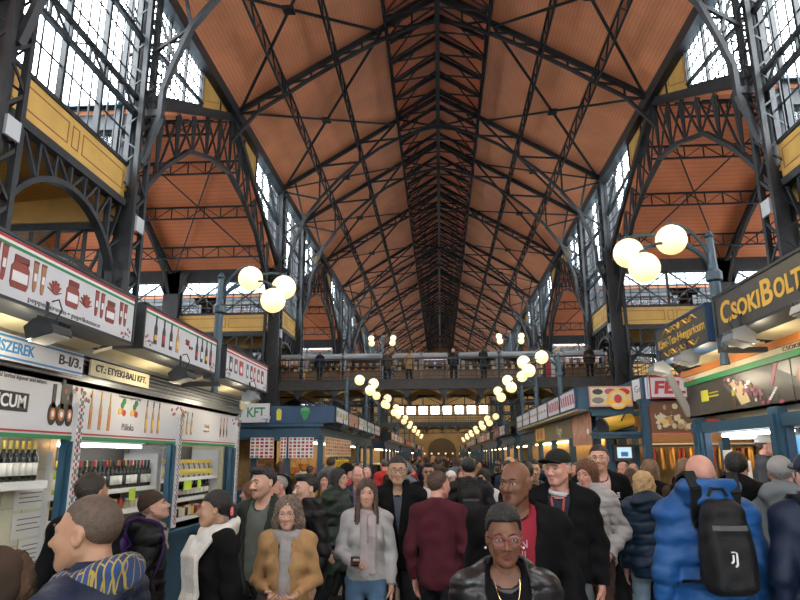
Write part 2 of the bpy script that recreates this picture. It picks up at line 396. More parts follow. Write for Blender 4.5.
# ---- transepts
for i, (a, c) in enumerate(TBAYS):
    m_ = (a+c)/2; vis = 1 <= i
    for side in (-1, 1):
        X = XC+side*HW; P = lambda u, z, d, X=X, side=side: (X-side*d, u, z)
        rk = lambda u: ZT+.45 + (ZE-.2-ZT-.45)*(1-abs(u-m_)/(m_-a))
        L = m_-a
        # spandrels over the rakes: glass next to the column, ochre board towards the apex
        for s in (1, -1):
            e = a if s == 1 else c
            u0, u1 = e+s*.3, e+s*.56*L
            wn[0] += 1
            f = MB(); g = MB(); p = MB()
            for k in range(0, 13):
                u = u0+(u1-u0)*k/12; (f if k % 4 == 0 else g).beam(P(u, rk(u)+.2, 0), P(u, ZE-.1, 0), .1 if k % 4 == 0 else .045, .1 if k % 4 == 0 else .03, up=(1, 0, 0))
            for k in range(1, 9):
                z = ZT+.6+k*.47; us = [u0+(u1-u0)*q/40 for q in range(41) if rk(u0+(u1-u0)*q/40)+.2 < z]
                if len(us) > 1 and z < ZE-.15: g.beam(P(us[0], z, 0), P(us[-1], z, 0), .045, .03, up=(1, 0, 0))
            f.beam(P(u0, ZE-.1, 0), P(u1, ZE-.1, 0), .12, .1); f.beam(P(u0, rk(u0)+.2, 0), P(u1, rk(u1)+.2, 0), .12, .1)
            f.beam(P(u0, ZT+2.4, .1), P(u0+s*(ZE-ZT-2.4)*1.1, ZE-.3, .1), .12, .08); f.beam(P(u0, ZT+2.4, .1), P(u1, rk(u1)+.3, .1), .12, .08)
            p.add([P(u0, rk(u0)+.2, 0), P(u1, rk(u1)+.2, 0), P(u1, ZE-.1, 0), P(u0, ZE-.1, 0)], [(0, 1, 2, 3)])
            w = struct(f.build('window_%d' % wn[0], IRON)); g.build('glazing_bars', IRON, w); p.build('pane', GLASS, w)
            b = MB(); u2 = e+s*.97*L
            pts = [(u1, rk(u1)+.2), (u2, rk(u2)+.02), (u2, ZE-.02), (u1, ZE-.02)]
            b.prism([(q[0], q[1]) for q in pts], 0, X-.05, X+.05)
            um = e+s*.8*L; b.beam(P(um, rk(um), .06), P(um, ZE, .06), .08, .06, mi=1); b.beam(P(u1, rk(u1), .06), P(u1, ZE, .06), .1, .06, mi=1)
            e2 = .03
            for (va, vb) in ((u1+s*.25, um-s*.2), (um+s*.2, u2-s*.5)):
                za, zb = rk(va)+.45, rk(vb)+.45
                q = [P(va, za, .055), P(va, ZE-.35, .055), P(vb, ZE-.35, .055), P(vb, min(zb, ZE-.4), .055)]
                for g1, g2 in zip(q, q[1:]+q[:1]): b.beam(g1, g2, .03, .012, mi=2, up=(1, 0, 0))
            struct(b.build('trim_4', [YEL, IRON, YELD]))
        if not vis: continue
        # gable arch girder: raking chords and an arched rib under them
        t = thing('gable_arch_girder', 'gabled iron arch girder at the opening of the %s transept, %s side' % (ORD[i-1], SIDE[side]), 'girder', P(m_, ZT, 0), 0, 'gabled arch girders of the transepts')
        b = MB(); b.beam(P(a, ZT+.4, 0), P(m_, ZE-.2, 0), .3, .3); b.beam(P(m_, ZE-.2, 0), P(c, ZT+.4, 0), .3, .3); b.build('raking_chord', IRON, t)
        GA = [(0, 8.6), (.06, 9.6), (.11, 10.4), (.23, 11.85), (.37, 12.6), (.5, 12.95)]
        def az(s):
            s = min(s, 1-s)
            for (s0, z0), (s1, z1) in zip(GA[:-1], GA[1:]):
                if s <= s1+1e-9: return z0+(z1-z0)*(s-s0)/(s1-s0)
        N = 100; arc = []
        for k in (0, 6, 11, 23, 37, 50, 63, 77, 89, 94, 100):
            s = k/N; arc.append((a+.3+(c-a-.6)*s, az(s)))
        b = MB()
        for p0, p1 in zip(arc[:-1], arc[1:]): b.beam(P(p0[0], p0[1], 0), P(p1[0], p1[1], 0), .18, .13)
        b.build('arch_rib', IRONG, t)
        b = MB()
        n = 12
        for k in range(1, n):
            s = k/n; u = a+.3+(c-a-.6)*s; b.beam(P(u, az(s), 0), P(u, rk(u)-.2, 0), .07, .07)
            s2 = (k+1)/n if k < n/2 else (k-1)/n; u2 = a+.3+(c-a-.6)*s2
            if k != n/2: b.beam(P(u, az(s), 0), P(u2, rk(u2)-.2, 0), .06, .05); b.beam(P(u, rk(u)-.2, 0), P(u2, az(s2), 0), .06, .05)
            # gusset plates
            b.prism([(u-.22, rk(u)-.3), (u+.22, rk(u)-.3), (u+.06, az(s)+.1), (u-.06, az(s)+.1)], 0, X-.02, X+.02)
        b.build('web_bars', IRON, t)
        # transept purlins (run across, parallel to the gable end) and roof cross ties
        for s in (1, -1):
            for k, q in enumerate((.22, .5, .78)):
                y = m_ - s*(m_-a)*q; z = (ZE-.3) + (ZT-.1-ZE+.3)*q
                xa, xb = XC+side*(HW+.1), XC+side*(XO-.1)
                b = MB(); lattice(b, (xa, y, z-.62), (xb, y, z-.62), 14, .07, .55, a=.07, diag=.045)
                o = b.build('lattice_purlin', IRON, None)
                tag(o, '%s lattice purlin under the %s slope of the %s transept roof, %s side' % (['topmost', 'middle', 'lowest'][k], 'near' if s == 1 else 'far', ORD[i-1], SIDE[side]), 'purlin', 'transept roof purlins')
            b = MB(); yb, zb_ = (a+.2, ZT-.15) if s == 1 else (c-.2, ZT-.15)
            for x0, x1 in ((HW+.2, 13.7), (13.7, XO-.2)):
                b.tube([(XC+side*x0, yb, zb_), (XC+side*x1, m_, ZE-.4)], .035, 5); b.tube([(XC+side*x1, yb, zb_), (XC+side*x0, m_, ZE-.4)], .035, 5)
            tag(b.build('roof_cross_ties', IRON), 'crossed tie rods under the %s slope of the %s transept roof, %s side' % ('near' if s == 1 else 'far', ORD[i-1], SIDE[side]), 'tie rods', 'transept roof ties')
        # inner transept truss half way to the outer wall
        X2 = XC+side*13.9
        t = thing('transept_roof_truss', 'iron roof truss inside the %s transept on the %s' % (ORD[i-1], SIDE[side]), 'truss', (X2, m_, ZT), 0, 'inner transept trusses')
        b = MB(); b.beam((X2, a, ZT-.2), (X2, m_, ZE-.45), .16, .2); b.beam((X2, m_, ZE-.45), (X2, c, ZT-.2), .16, .2); b.build('top_chord', IRON, t)
        b = MB(); pts = [(X2, a+(c-a)*k/16, 9.6+3.9*math.sin(PI*k/16)**.7) for k in range(17)]; b.poly(pts, .16, .12); b.build('arch_rib', IRON, t)
        b = MB()
        for k in range(1, 16):
            y = pts[k][1]; zt = ZE-.45-(ZE-ZT-.25)*abs(y-m_)/(m_-a); b.beam(pts[k], (X2, y, zt), .07, .07)
            k2 = k+1 if k < 8 else k-1; b.beam((X2, y, zt), pts[k2], .06, .06)
        b.build('web_bars', IRON, t)
    # side walls of the transept: eave beam, window band, ochre band, arched girder below
    for wy, sgn in ((a, 1), (c, -1)):
        for side in (-1, 1):
            P = lambda u, z, d, wy=wy, sgn=sgn, side=side: (XC+side*u, wy+sgn*(d+.02), z)
            b = MB(); 
            vs = [P(u, z, d) for u in (HW, XO) for d in (-.2, .12) for z in (10.55, ZT+.1)]; b.add(vs, BOXF)
            struct(b.build('trim_5', IRON))
            for (u0, u1) in ((HW+.3, 13.3), (14.2, XO-.2)):
                w = glazed(None, u0, u1, 8.85, 10.55, P, 2, 5, 5, fr=.12)
                b = MB(); L = (u1-u0)/2
                for q in (0, 1):
                    b.beam(P(u0+L*q, 8.85, .12), P(u0+L*(q+1), 10.55, .12), .07, .07); b.beam(P(u0+L*q, 10.55, .12), P(u0+L*(q+1), 8.85, .12), .07, .07)
                b.build('cross_brace', IRON, w)
                ochre_panel('trim_3', u0-.1, u1+.1, 7.95, 8.8, P)
                if vis and not (i == 5 and sgn == -1):
                    arch_truss('arched iron girder under the %s half of the %s window band, %s transept, %s side' % ('inner' if u0 < 12 else 'outer', 'near' if sgn == 1 else 'far', ORD[i-1], SIDE[side]), u0, u1, 7.8, 5.4, 7.2, P, 'arched girders of the transept side walls', 6)
            b = MB(); vs = [P(u, z, d) for u in (13.35, 14.15) for d in (-.2, .3) for z in (0, ZT-.1)]; b.add(vs, BOXF)
            b.add([P(u, z, d) for z, e in ((ZT-1.2, .0), (ZT-.1, .5)) for u in (13.35-e, 14.15+e) for d in (-.2, .3)], ((0,1,3,2),(4,6,7,5),(0,4,5,1),(2,3,7,6),(0,2,6,4),(1,5,7,3)))
            if i: tag(b.build('iron_pier', IRON), 'dark iron pier in the %s side wall of the %s transept, %s side' % ('near' if sgn == 1 else 'far', ORD[i-1], SIDE[side]), 'column', 'transept side wall piers')
# ---- main lattice columns with gallery braces
COLY = []
for a, c in LBAYS[1:]: COLY += [a, c]
def column(y, side, k):
    X = XC+side*HW
    t = thing('lattice_column', '%s tall iron lattice column from the camera along the %s side of the nave' % (['nearest', 'second', 'third', 'fourth', 'fifth', 'sixth', 'seventh', 'eighth', 'ninth', 'tenth'][k], SIDE[side]), 'column', (X, y, 0), 0, 'nave columns')
    b = MB(); w = .38
    for sx in (-1, 1):
        for sy in (-1, 1):
            b.beam((X+sx*w, y+sy*w*.8, .6), (X+sx*w*.75, y+sy*w*.7, ZE), .13, .13, up=(0, 1, 0))
    b.build('corner_posts', IRON, t)
    b = MB(); n = 26
    for q in range(n):
        z0, z1 = .7+(ZE-.8)*q/n, .7+(ZE-.8)*(q+1)/n
        for sy in (-1, 1):
            b.beam((X-w, y+sy*w*.75, z0 if q % 2 else z1), (X+w, y+sy*w*.75, z1 if q % 2 else z0), .05, .03, up=(0, 1, 0))
        for sx in (-1, 1):
            b.beam((X+sx*w*.95, y-w*.8, z0 if q % 2 else z1), (X+sx*w*.95, y+w*.8, z1 if q % 2 else z0), .07, .03, up=(1, 0, 0))
    b.build('lacing_bars', IRON, t)
    b = MB(); b.box(X-.24, X+.24, y-.07, y+.07, .3, ZE); b.build('core_plate', IRON, t)
    b = MB(); b.box(X-.55, X+.55, y-.5, y+.5, 0, .6); b.build('base', IRON, t)
    # bracket curving up to the truss
    b = MB(); s = -side; pts = [(X+s*.3, y, 9.6), (X+s*.5, y, 10.3), (X+s*.72, y, 10.95), (X+s*.73, y, 11.8), (X+s*1.0, y, 12.7), (X+s*1.4, y, 13.8), (X+s*2.25, y, 14.95)]
    b.poly(pts, .13, .2, up=(0, 1, 0)); b.beam((X+s*.3, y, 11.1), (X+s*.75, y, 11.1), .13, .2)
    b.beam((X+s*.3, y, 13.0), pts[5], .09, .09); b.beam(pts[5], (X+s*.9, y, 15.9), .09, .09); b.beam(pts[4], (X+s*.3, y, 14.6), .07, .07)
    b.build('curved_bracket', IRONG, t)
    b = MB(); b.box(X+s*.42-.03, X+s*.42+.03, y-.2, y+.2, 7.6, 8.0)
    if k in (0, 1, 2): b.build('notice_plate', mat('grey_plate', (.45, .47, .48), .5), t)
    # scrollwork infill between bracket and column
    b = MB()
    for q in range(7):
        cx, cz, r = X+s*(.5+.03*q), 11.35+q*.28, .14
        b.tube([(cx+s*r*math.cos(g*PI/5)*(.55+.09*g), y, cz+r*math.sin(g*PI/5)*(.55+.09*g)) for g in range(9)], .022, 4)
    b.build('scrollwork', IRON, t)
for k, y in enumerate(COLY):
    for side in (-1, 1): column(y, side, k)
# ---- nave trusses
def nave_truss(y, portal, label):
    t = thing('roof_truss', label, 'truss', (XC, y, ZE), 0, 'nave roof trusses')
    dz = -.12
    b = MB()
    for s in (-1, 1): b.beam((XC+s*HW, y, ZE+dz), (XC, y, ZR+dz), .16, .2)
    b.build('top_chord', IRON, t)
    xs = [8.5, 7.4, 6.3, 5.25, 4.2, 3.15, 2.1, 1.05, 0]
    if portal: zl = [14.95, 14.95, 14.95, 16.1, 17.0, 17.75, 18.3, 18.7, 18.9]
    else: zl = [14.3, 15.65, 16.35, 17.05, 17.7, 18.3, 18.85, 19.3, 19.55]
    lo = list(zip(xs, zl))[2 if portal else 0:]
    b = MB(); b.poly([(XC-x, y, z) for x, z in lo] + [(XC+x, y, z) for x, z in lo[::-1][1:]], .14, .12); b.build('bottom_chord', IRONG, t)
    b = MB()
    for s in (-1, 1):
        for k, (x, z) in enumerate(zip(xs, zl)):
            if k == 0 or (portal and k < 2): continue
            if not portal or k % 2 == 0: b.beam((XC+s*x, y, z), (XC+s*x, y, zroof(x)+dz), .08, .08)
            if k < 8:
                if portal:
                    if k % 2 == 0: b.beam((XC+s*x, y, z), (XC+s*xs[k-2], y, zroof(xs[k-2])+dz), .09, .08); b.beam((XC+s*x, y, zroof(x)+dz), (XC+s*xs[k+1 if k == 7 else min(8, k+2)], y, zl[min(8, k+2)]), .08, .08)
                else: b.beam((XC+s*x, y, z), (XC+s*xs[k-1], y, zroof(xs[k-1])+dz), .07, .07)
    b.build('web_bars', IRON, t)
    b = MB(); b.box(XC-.1, XC+.1, y-.1, y+.1, zl[-1]-.15, ZR+.3); b.build('king_post', IRONG, t)
    return t
TY = []
for (a, c) in TBAYS[1:]: TY += [(a, True), ((a+c)/2, False), (c, True)]
TY = TY[:-1]
TY = [(10.4, True)] + TY
NTH = ['nearest', 'second', 'third', 'fourth', 'fifth', 'sixth', 'seventh', 'eighth', 'ninth', 'tenth', 'eleventh', 'twelfth', 'thirteenth', 'fourteenth', 'fifteenth']
for k, (y, pt) in enumerate(TY): nave_truss(y, pt, '%s arched iron roof truss across the nave, counted from the camera' % NTH[k])
# ---- purlins along the nave
for s in (-1, 1):
    for dx, nm in ((6.3, 'lower'), (4.2, 'upper'), (2.12, 'lantern-edge')):
        b = MB(); x = XC+s*dx; z = zroof(dx)-.75; n = 150
        lattice(b, (x, 6, z), (x, Y1, z), n, .07, .7, a=.08, diag=.06, posts=False)
        tag(b.build('lattice_purlin', IRON), '%s lattice purlin running the length of the %s nave roof slope' % (nm, SIDE[s]), 'purlin')
    b = MB(); x = XC+s*(HW-.15); b.box(x-.2, x+.2, 0, Y1, ZE-.35, ZE+.12)
    tag(b.build('eaves_girder', IRON), 'dark eaves girder along the foot of the %s nave roof slope' % SIDE[s], 'girder')
b = MB(); b.box(XC-.1, XC+.1, 6, Y1, 18.98, 19.15)
for q in range(70): b.box(XC-.05, XC+.05, 7+q*1.5, 7.08+q*1.5, 19.1, ZR+.2)
tag(b.build('ridge_girder', IRONG), 'grey iron ridge girder running down the middle of the nave roof', 'girder')
# lantern: louvred cheeks and close-set frames
LANT = thing('roof_lantern', 'dark raised lantern along the ridge of the nave roof with close-set iron frames', 'lantern', (XC, 8, ZE))
for s in (-1, 1):
    b = MB(); x = XC+s*LX; z0 = zroof(LX)
    b.box(x-.03, x+.03, 6, Y1, z0-.02, z0+.1); b.box(x-.03, x+.03, 6, Y1, z0+.34, z0+.46)
    for q in range(205): b.box(x-.05, x+.05, 6.2+q*.52, 6.36+q*.52, z0, z0+.42)
    b.build('louvred_cheek', IRON, LANT)
fr = None; y = 8.0
while y < Y1-1:
    if fr is None:
        b = MB()
        for s in (-1, 1):
            b.beam((XC+s*LX, y, zroof(LX)+.3), (XC, y, ZR+.3), .1, .16)
            b.beam((XC+s*LX, y, zroof(LX)-.7), (XC, y, ZR-.45), .07, .07); b.beam((XC+s*LX, y, zroof(LX)-.7), (XC, y, 19.1), .06, .06); b.beam((XC+s*1.05, y, zroof(1.05)+.25), (XC+s*LX, y, zroof(LX)-.7), .06, .06)
        fr = b.build('lantern_frame', IRON, LANT); fy = y
    else:
        c = fr.copy(); COL.objects.link(c); c.parent = LANT; c.matrix_parent_inverse = fr.matrix_parent_inverse.copy(); c.location = (0, y-fy, 0)
    y += 1.55
# roof plane cross bracing between trusses
edges = [6.0] + [q for q, _ in TY] + [Y1]
for k, (ya, yb) in enumerate(zip([t_[0] for t_ in TY[:-1]], [t_[0] for t_ in TY[1:]])):
    for s in (-1, 1):
        t = thing('roof_cross_bracing', 'crossed wind braces on the %s nave roof slope in the %s panel from the camera' % (SIDE[s], NTH[k]), 'bracing', (XC+s*5, ya, ZE), 0, 'nave roof wind braces')
        for (p, q) in ((ya, yb), (yb, ya)):
            b = MB(); A = Vector((XC+s*(HW-.3), p, zroof(HW-.3)-.2)); B = Vector((XC+s*(LX+.2), q, zroof(LX+.2)-.25)); b.beam(A, B, .1, .07); b.build('brace', IRON, t)
        b = MB(); mp = Vector((XC+s*5.3, (ya+yb)/2, zroof(5.3)-.25)); b.cbox(mp, (.4, .4, .12)); b.build('node_plate', IRON, t)
# ---- camera, sky
cam_d = bpy.data.cameras.new('camera'); cam = bpy.data.objects.new('camera', cam_d); COL.objects.link(cam); scene.camera = cam
cam_d.sensor_width = 36; cam_d.lens = 640/800*36; cam_d.clip_end = 500; cam_d.clip_start = .05

# ================================================================= STALLS
BLUE = mat('teal_blue_paint', (.014, .062, .105), .45, noise=.15, nscale=4)
NAVY = mat('navy_paint', (.018, .055, .115), .5, noise=.15, nscale=4)
WHITE = mat('white_sign_face', (.60, .60, .62), .4)
CREAM = mat('cream_board', (.62, .55, .36), .5, noise=.08)
CREAMT = mat('cream_tiles', (.58, .55, .40), .35, noise=.06)
DARK = mat('black_casing', (.02, .022, .025), .45)
DKBROWN = mat('dark_poster', (.05, .043, .035), .35, noise=.15)
GREYM = mat('grey_shutter_metal', (.30, .32, .34), .35, .6, noise=.1)
RED = mat('red_print', (.45, .03, .03), .5); GREEN = mat('green_print', (.02, .22, .07), .5); GOLD = mat('gold_print', (.80, .47, .06), .45)
INK = mat('black_print', (.02, .02, .02), .5); INKG = mat('grey_print', (.16, .15, .14), .5); BLUEP = mat('blue_print', (.03, .22, .5), .5)
ORNG = mat('orange_print', (.55, .18, .04), .5); PINK = mat('pink_print', (.4, .08, .16), .5); TANP = mat('tan_print', (.45, .26, .12), .5); WHP = mat('white_print', (.75, .75, .75), .5)
TUBE = mat('fluorescent_tube', (1, 1, 1), .4, emit=(.95, .97, 1.0), estr=14)
WARMT = mat('warm_strip_light', (1, .9, .7), .4, emit=(1, .70, .35), estr=17)
GLOBE = mat('lit_globe', (1, .9, .7), .3, emit=(1.0, .76, .29), estr=.52)
PAPER = mat('paper_sheet', (.66, .65, .6), .7)
LIME = mat('lime_price_card', (.45, .62, .05), .6)
WOODM = mat('brown_wood', (.20, .11, .05), .55, noise=.25, nscale=5)
SHELFW = mat('white_shelf', (.6, .6, .58), .5)
LAMPM = mat('lamp_post_paint', (.05, .085, .11), .4, .2)
STEEL = mat('brushed_steel', (.42, .44, .46), .3, .8)
def flat(b, X, s, pts, d0=.0, d1=.004, mi=0):
    """polygon pts (y,z) standing on the plane x=X, raised towards the aisle (s=+1: +x)"""
    b.prism(pts, 0, X+s*d0, X+s*d1, mi)
def rect(y0, y1, z0, z1): return [(y0, z0), (y1, z0), (y1, z1), (y0, z1)]
def ell(y, z, ry, rz, n=14): return [(y+ry*math.cos(2*PI*k/n), z+rz*math.sin(2*PI*k/n)) for k in range(n)]
def bottle_pts(y, z, w, h): # silhouette on a sign
    return [(y-w/2, z), (y+w/2, z), (y+w/2, z+h*.55), (y+w*.2, z+h*.7), (y+w*.18, z+h), (y-w*.18, z+h), (y-w*.2, z+h*.7), (y-w/2, z+h*.55)]
def jar_pts(y, z, w, h): return [(y-w*.42, z), (y+w*.42, z), (y+w*.5, z+h*.15), (y+w*.5, z+h*.65), (y+w*.38, z+h*.76), (y+w*.38, z+h), (y-w*.38, z+h), (y-w*.38, z+h*.76), (y-w*.5, z+h*.65), (y-w*.5, z+h*.15)]
def sign_box(label, X, s, y0, y1, z0, z1, face, depth=.28, group=None, case=None):
    """s: direction of the face (+1 faces +x)"""
    t = thing('sign_box', label, 'sign', (X, (y0+y1)/2, z0), 0, group)
    b = MB(); xa, xb = X-s*depth, X-s*.012; b.box(min(xa, xb), max(xa, xb), y0, y1, z0, z1)
    fr = .025
    for a, c, e, f in ((y0, y1, z0, z0+fr), (y0, y1, z1-fr, z1), (y0, y0+fr, z0, z1), (y1-fr, y1, z0, z1)): b.box(min(xb, X+s*.012), max(xb, X+s*.012), a, c, e, f)
    b.build('casing', case or DARK, t)
    b = MB(); b.box(min(xb, X), max(xb, X), y0+fr, y1-fr, z0+fr, z1-fr); b.build('face_panel', face, t)
    return t
def floodlight(x, y, z, s, label, m=None):
    t = thing('floodlight', label, 'lamp', (x, y, z), 0, 'floodlights under the sign boxes')
    b = MB(); b.prism([(x+s*q, z+w) for q, w in ((-.10, .01), (-.03, .07), (.10, .03), (.12, -.03), (-.07, -.08))], 1, y-.12, y+.12)
    for k in range(5): b.prism([(x+s*q, z+w) for q, w in ((-.03, .07), (.10, .03), (.11, .055), (-.02, .095))], 1, y-.10+k*.048, y-.09+k*.048)
    b.build('housing', m or DARK, t)
    b = MB(); b.prism([(x+s*q, z+w) for q, w in ((.11, -.034), (-.06, -.082), (-.064, -.092), (.106, -.044))], 1, y-.10, y+.10); b.build('glass_front', mat('lamp_glass', (.5, .5, .48), .2), t)
    if z > 2.62:  # point light added below the housing to brighten soffit and fascia
        ld = bpy.data.lights.new('flood_light', 'POINT'); ld.energy = 5; ld.color = (1, .86, .62); ld.shadow_soft_size = .06
        lo_ = bpy.data.objects.new('flood_light', ld); COL.objects.link(lo_); lo_.parent = t; lo_.location = (-s*.16, 0, -.13)
    b = MB(); b.tube([(x-s*.02, y, z+.06), (x-s*.02, y, z+.2), (x-s*.1, y, z+.25)], .012, 6); b.build('arm', DARK, t)
    b = MB(); b.tube([(x+s*.02, y+.03, z+.05), (x+s*.06, y+.05, z+.16), (x+s*.02, y+.06, z+.24), (x-s*.06, y+.06, z+.22)], .006, 5); b.build('cable', DARK, t)
    return t
def lamp(x, y, zt, s, label, zb=2.75, warm=0):
    """three-globe street lamp; s = direction towards the aisle"""
    t = thing('street_lamp', label, 'lamp', (x, y, zb), 0, 'three-globe lamps along the aisle')
    b = MB(); b.lathe([(.05, zb-.12), (.035, zb), (.055, zb+.06), (.055, zt-.5), (.085, zt-.48), (.085, zt-.40), (.05, zt-.36), (.04, zt-.02), (.052, zt), (.02, zt+.06)], (x, y, 0), 10)
    b.build('post', LAMPM, t, smooth=False)
    for dx, dy, dz in ((.40, -.02, -.03), (.82, .10, -.13), (.74, -.12, -.36)):
        g = (x+s*dx, y+dy, zt+dz)
        arc = []
        for k in range(13):
            q = k/12; arc.append((x+s*(dx*(1-math.cos(q*PI))/2), y+dy*(1-math.cos(q*PI))/2, zt-.42+ (dz+.15+.42)*q + .22*math.sin(q*PI)))
        b = MB(); b.tube(arc, .017, 6); b.build('arm', LAMPM, t)
        b = MB(); b.lathe([(.05, -.02), (.06, .0), (.03, .06)], (g[0], g[1], g[2]+.13), 8); b.build('collar', LAMPM, t)
        b = MB(); b.ball(g, .16, 20); b.build('globe', GLOBE, t, smooth=True)
    return t
# ---------------------------------------------------------------- goods
def glassy(n, c, r=.12): return mat(n, c, r, spec=.6)
BOT = [glassy('dark_bottle_glass', (.015, .018, .012)), glassy('green_bottle_glass', (.03, .09, .02)), glassy('clear_bottle_glass', (.38, .40, .34)), glassy('amber_bottle_glass', (.20, .09, .015)), glassy('lime_bottle_glass', (.25, .42, .04))]
CAPS = [mat('gold_capsule', (.75, .52, .08), .35), mat('black_capsule', (.02, .02, .02), .4), mat('red_capsule', (.4, .02, .03), .4), WHITE]
LABW = [mat('white_bottle_label', (.7, .68, .6), .6), mat('yellow_bottle_label', (.65, .5, .1), .6), mat('red_bottle_label', (.45, .05, .04), .6), mat('black_bottle_label', (.03, .03, .03), .6)]
PROTO = {}
def put(proto, label, group, loc, rz=0, cat=None, sc=1.0):
    c = copy_tree(proto); c.location = loc; c.rotation_euler = (0, 0, rz)
    if sc != 1: c.scale = (sc, sc, sc)
    tag(c, label, cat or proto['category'], group); return c
def bottle_proto(g, c, l, h=.31, r=.038, parts=True):
    k = (g, c, l, h, r)
    if k in PROTO: return PROTO[k]
    prof = [(r*.9, 0), (r, .012), (r, h*.56), (r*.75, h*.66), (r*.36, h*.74), (r*.34, h*.99), (r*.3, h)]
    t = thing('wine_bottle', 'bottle', 'bottle', (0, 0, 0))
    b = MB(); b.lathe(prof, n=10); b.build('glass_body', BOT[g], t, smooth=True)
    b = MB(); b.lathe([(r*1.03, h*.14), (r*1.03, h*.46)], n=10); b.build('paper_label', LABW[l], t, smooth=True)
    b = MB(); b.lathe([(r*.4, h*.8), (r*.4, h*1.005), (r*.3, h*1.01)], n=8); b.build('capsule', CAPS[c], t)
    PROTO[k] = t; t['_proto'] = 1
    return t
def jar_proto(col, lid, h=.12, r=.04):
    k = ('jar', col, lid, h, r)
    if k in PROTO: return PROTO[k]
    t = thing('glass_jar', 'jar', 'jar', (0, 0, 0))
    b = MB(); b.lathe([(r*.9, 0), (r, .01), (r, h*.75), (r*.8, h*.85)], n=10); b.build('jar_body', mat('jar_%s' % col, {'red': (.4, .04, .03), 'honey': (.5, .27, .04), 'dark': (.06, .03, .03), 'pale': (.5, .45, .3)}[col], .2), t, smooth=True)
    b = MB(); b.lathe([(r*.86, h*.82), (r*.86, h), (r*.8, h*1.01)], n=10); b.build('lid', {'w': WHITE, 'g': CAPS[0], 'r': RED}[lid], t)
    PROTO[k] = t; t['_proto'] = 1
    return t
def sausage_proto(col, L=.36, r=.02, pair=True):
    k = ('sau', col, L, r)
    if k in PROTO: return PROTO[k]
    t = thing('hanging_sausage', 'sausage', 'sausage', (0, 0, 0))
    b = MB()
    if pair:
        pts = [(-.03-.012*math.sin(q*PI/8), 0, -L+q*L/8) for q in range(9)] + [(.03+.012*math.sin(q*PI/8), .0, -q*L/8) for q in range(9)]
        b.tube(pts, [r*.5]+[r]*7+[r*.6, r*.6]+[r]*7+[r*.5], 7)
    else: b.tube([(0, 0, -L), (0, 0, -L+.02), (0, 0, -.03), (0, 0, -.01)], [r*.3, r, r, r*.3], 8)
    b.build('casing', mat('sausage_%s' % col, {'red': (.33, .045, .02), 'brown': (.26, .10, .03), 'gold': (.60, .30, .05), 'white': (.55, .42, .28)}[col], .4), t, smooth=True)
    b = MB(); b.tube([(0, 0, -.02), (0, 0, .05)], .005, 5); b.build('string', PAPER, t)
    PROTO[k] = t; t['_proto'] = 1
    return t
def cleanup_protos():
    for t in PROTO.values():
        for o in list(t.children): bpy.data.objects.remove(o)
        bpy.data.objects.remove(t)
# ================================================================= LEFT NEAR STALL
FX = -3.4; SX = -2.8
st = thing('market_stall', 'long drinks stall at the left with blue posts, white picture fascia and bottle shelves', 'stall', (-4.9, 6, 0))
YA, YB = 1.6, 10.75
b = MB(); b.box(-4.8, FX+.03, 6.15, YB, 0, .92); b.box(-4.8, FX+.1, 6.15, YB, .86, .92); b.box(-3.7, FX+.03, YA, 4.7, 0, .92); b.build('counter', BLUE, st)
pys = [4.62, 6.72, 8.05, 10.62]
POST = []
import itertools
for y, w in ((5.83, .13), (8.16, .13), (10.6, .15), (2.4, .2)):
    b = MB(); zz = .0 if y < 6 else .9; b.box(FX-.06, FX+.0, y-w/2, y+w/2, zz, 1.98); b.box(FX-.0, FX+.03, y-w/2+.04, y+w/2-.04, zz, 1.95); b.build('post', BLUE, st)
b = MB(); b.box(-6.4, FX+.06, YA, YB, 2.5, 2.78); b.box(-6.4, FX+.14, YA, YB, 2.74, 2.8)
for k in range(6): b.box(FX+.06, FX+.075+.012*k, YA, YB, 2.52+k*.04, 2.54+k*.04)
b.build('shutter_box', GREYM, st)
b = MB(); b.box(-6.5, -6.4, YA, YB, 0, 2.8); b.box(-6.4, FX-.2, YB-.06, YB, 0, 2.5); b.box(-6.4, FX-.2, YA, YA+.06, 0, 2.5); b.box(-4.6, -3.8, 5.9, 5.96, .9, 2.45); b.build('back_wall', CREAM, st)
b = MB(); b.box(-6.4, FX, YA, YB, 2.46, 2.5); b.build('ceiling_board', WHITE, st)
fas = MB(); fas.box(FX-.05, FX, YA, YB, 1.98, 2.5); fas = fas.build('fascia_panel', WHITE, st); fas['label'] = 'white fascia band printed with bottles'
b = MB(); flat(b, FX, 1, rect(YA, YB, 1.965, 2.0), 0, .01); b.build('green_stripe', GREEN, fas)
b = MB(); flat(b, FX, 1, rect(YA, YB, 2.015, 2.03), 0, .006); b.build('red_stripe', RED, fas)
# floral pilaster strips
for y in (5.88, 8.26, 10.7):
    b = MB(); b.box(FX, FX+.045, y-.055, y+.055, .95, 2.3); p = b.build('flower_strip', WHITE, st)
    b = MB(); z = 1.0; k = 0
    while z < 2.42:
        rr = .022 if k % 2 else .016
        flat(b, FX+.045, 1, ell(y, z, rr, rr*1.3, 8), 0, .004, k % 2)
        flat(b, FX+.045, 1, ell(y-.035, z+.03, .012, .018, 6), 0, .003, 1); flat(b, FX+.045, 1, ell(y+.035, z+.03, .012, .018, 6), 0, .003, 1); z += .062; k += 1
    for q in range(-5, 6):
        if q: flat(b, FX, 1, ell(y+q*.045, 2.38+.05*math.sin(abs(q)*1.3), .02, .022, 7), 0, .006, (q+1) % 2)
    b.build('flower_print', [RED, INKG], p)
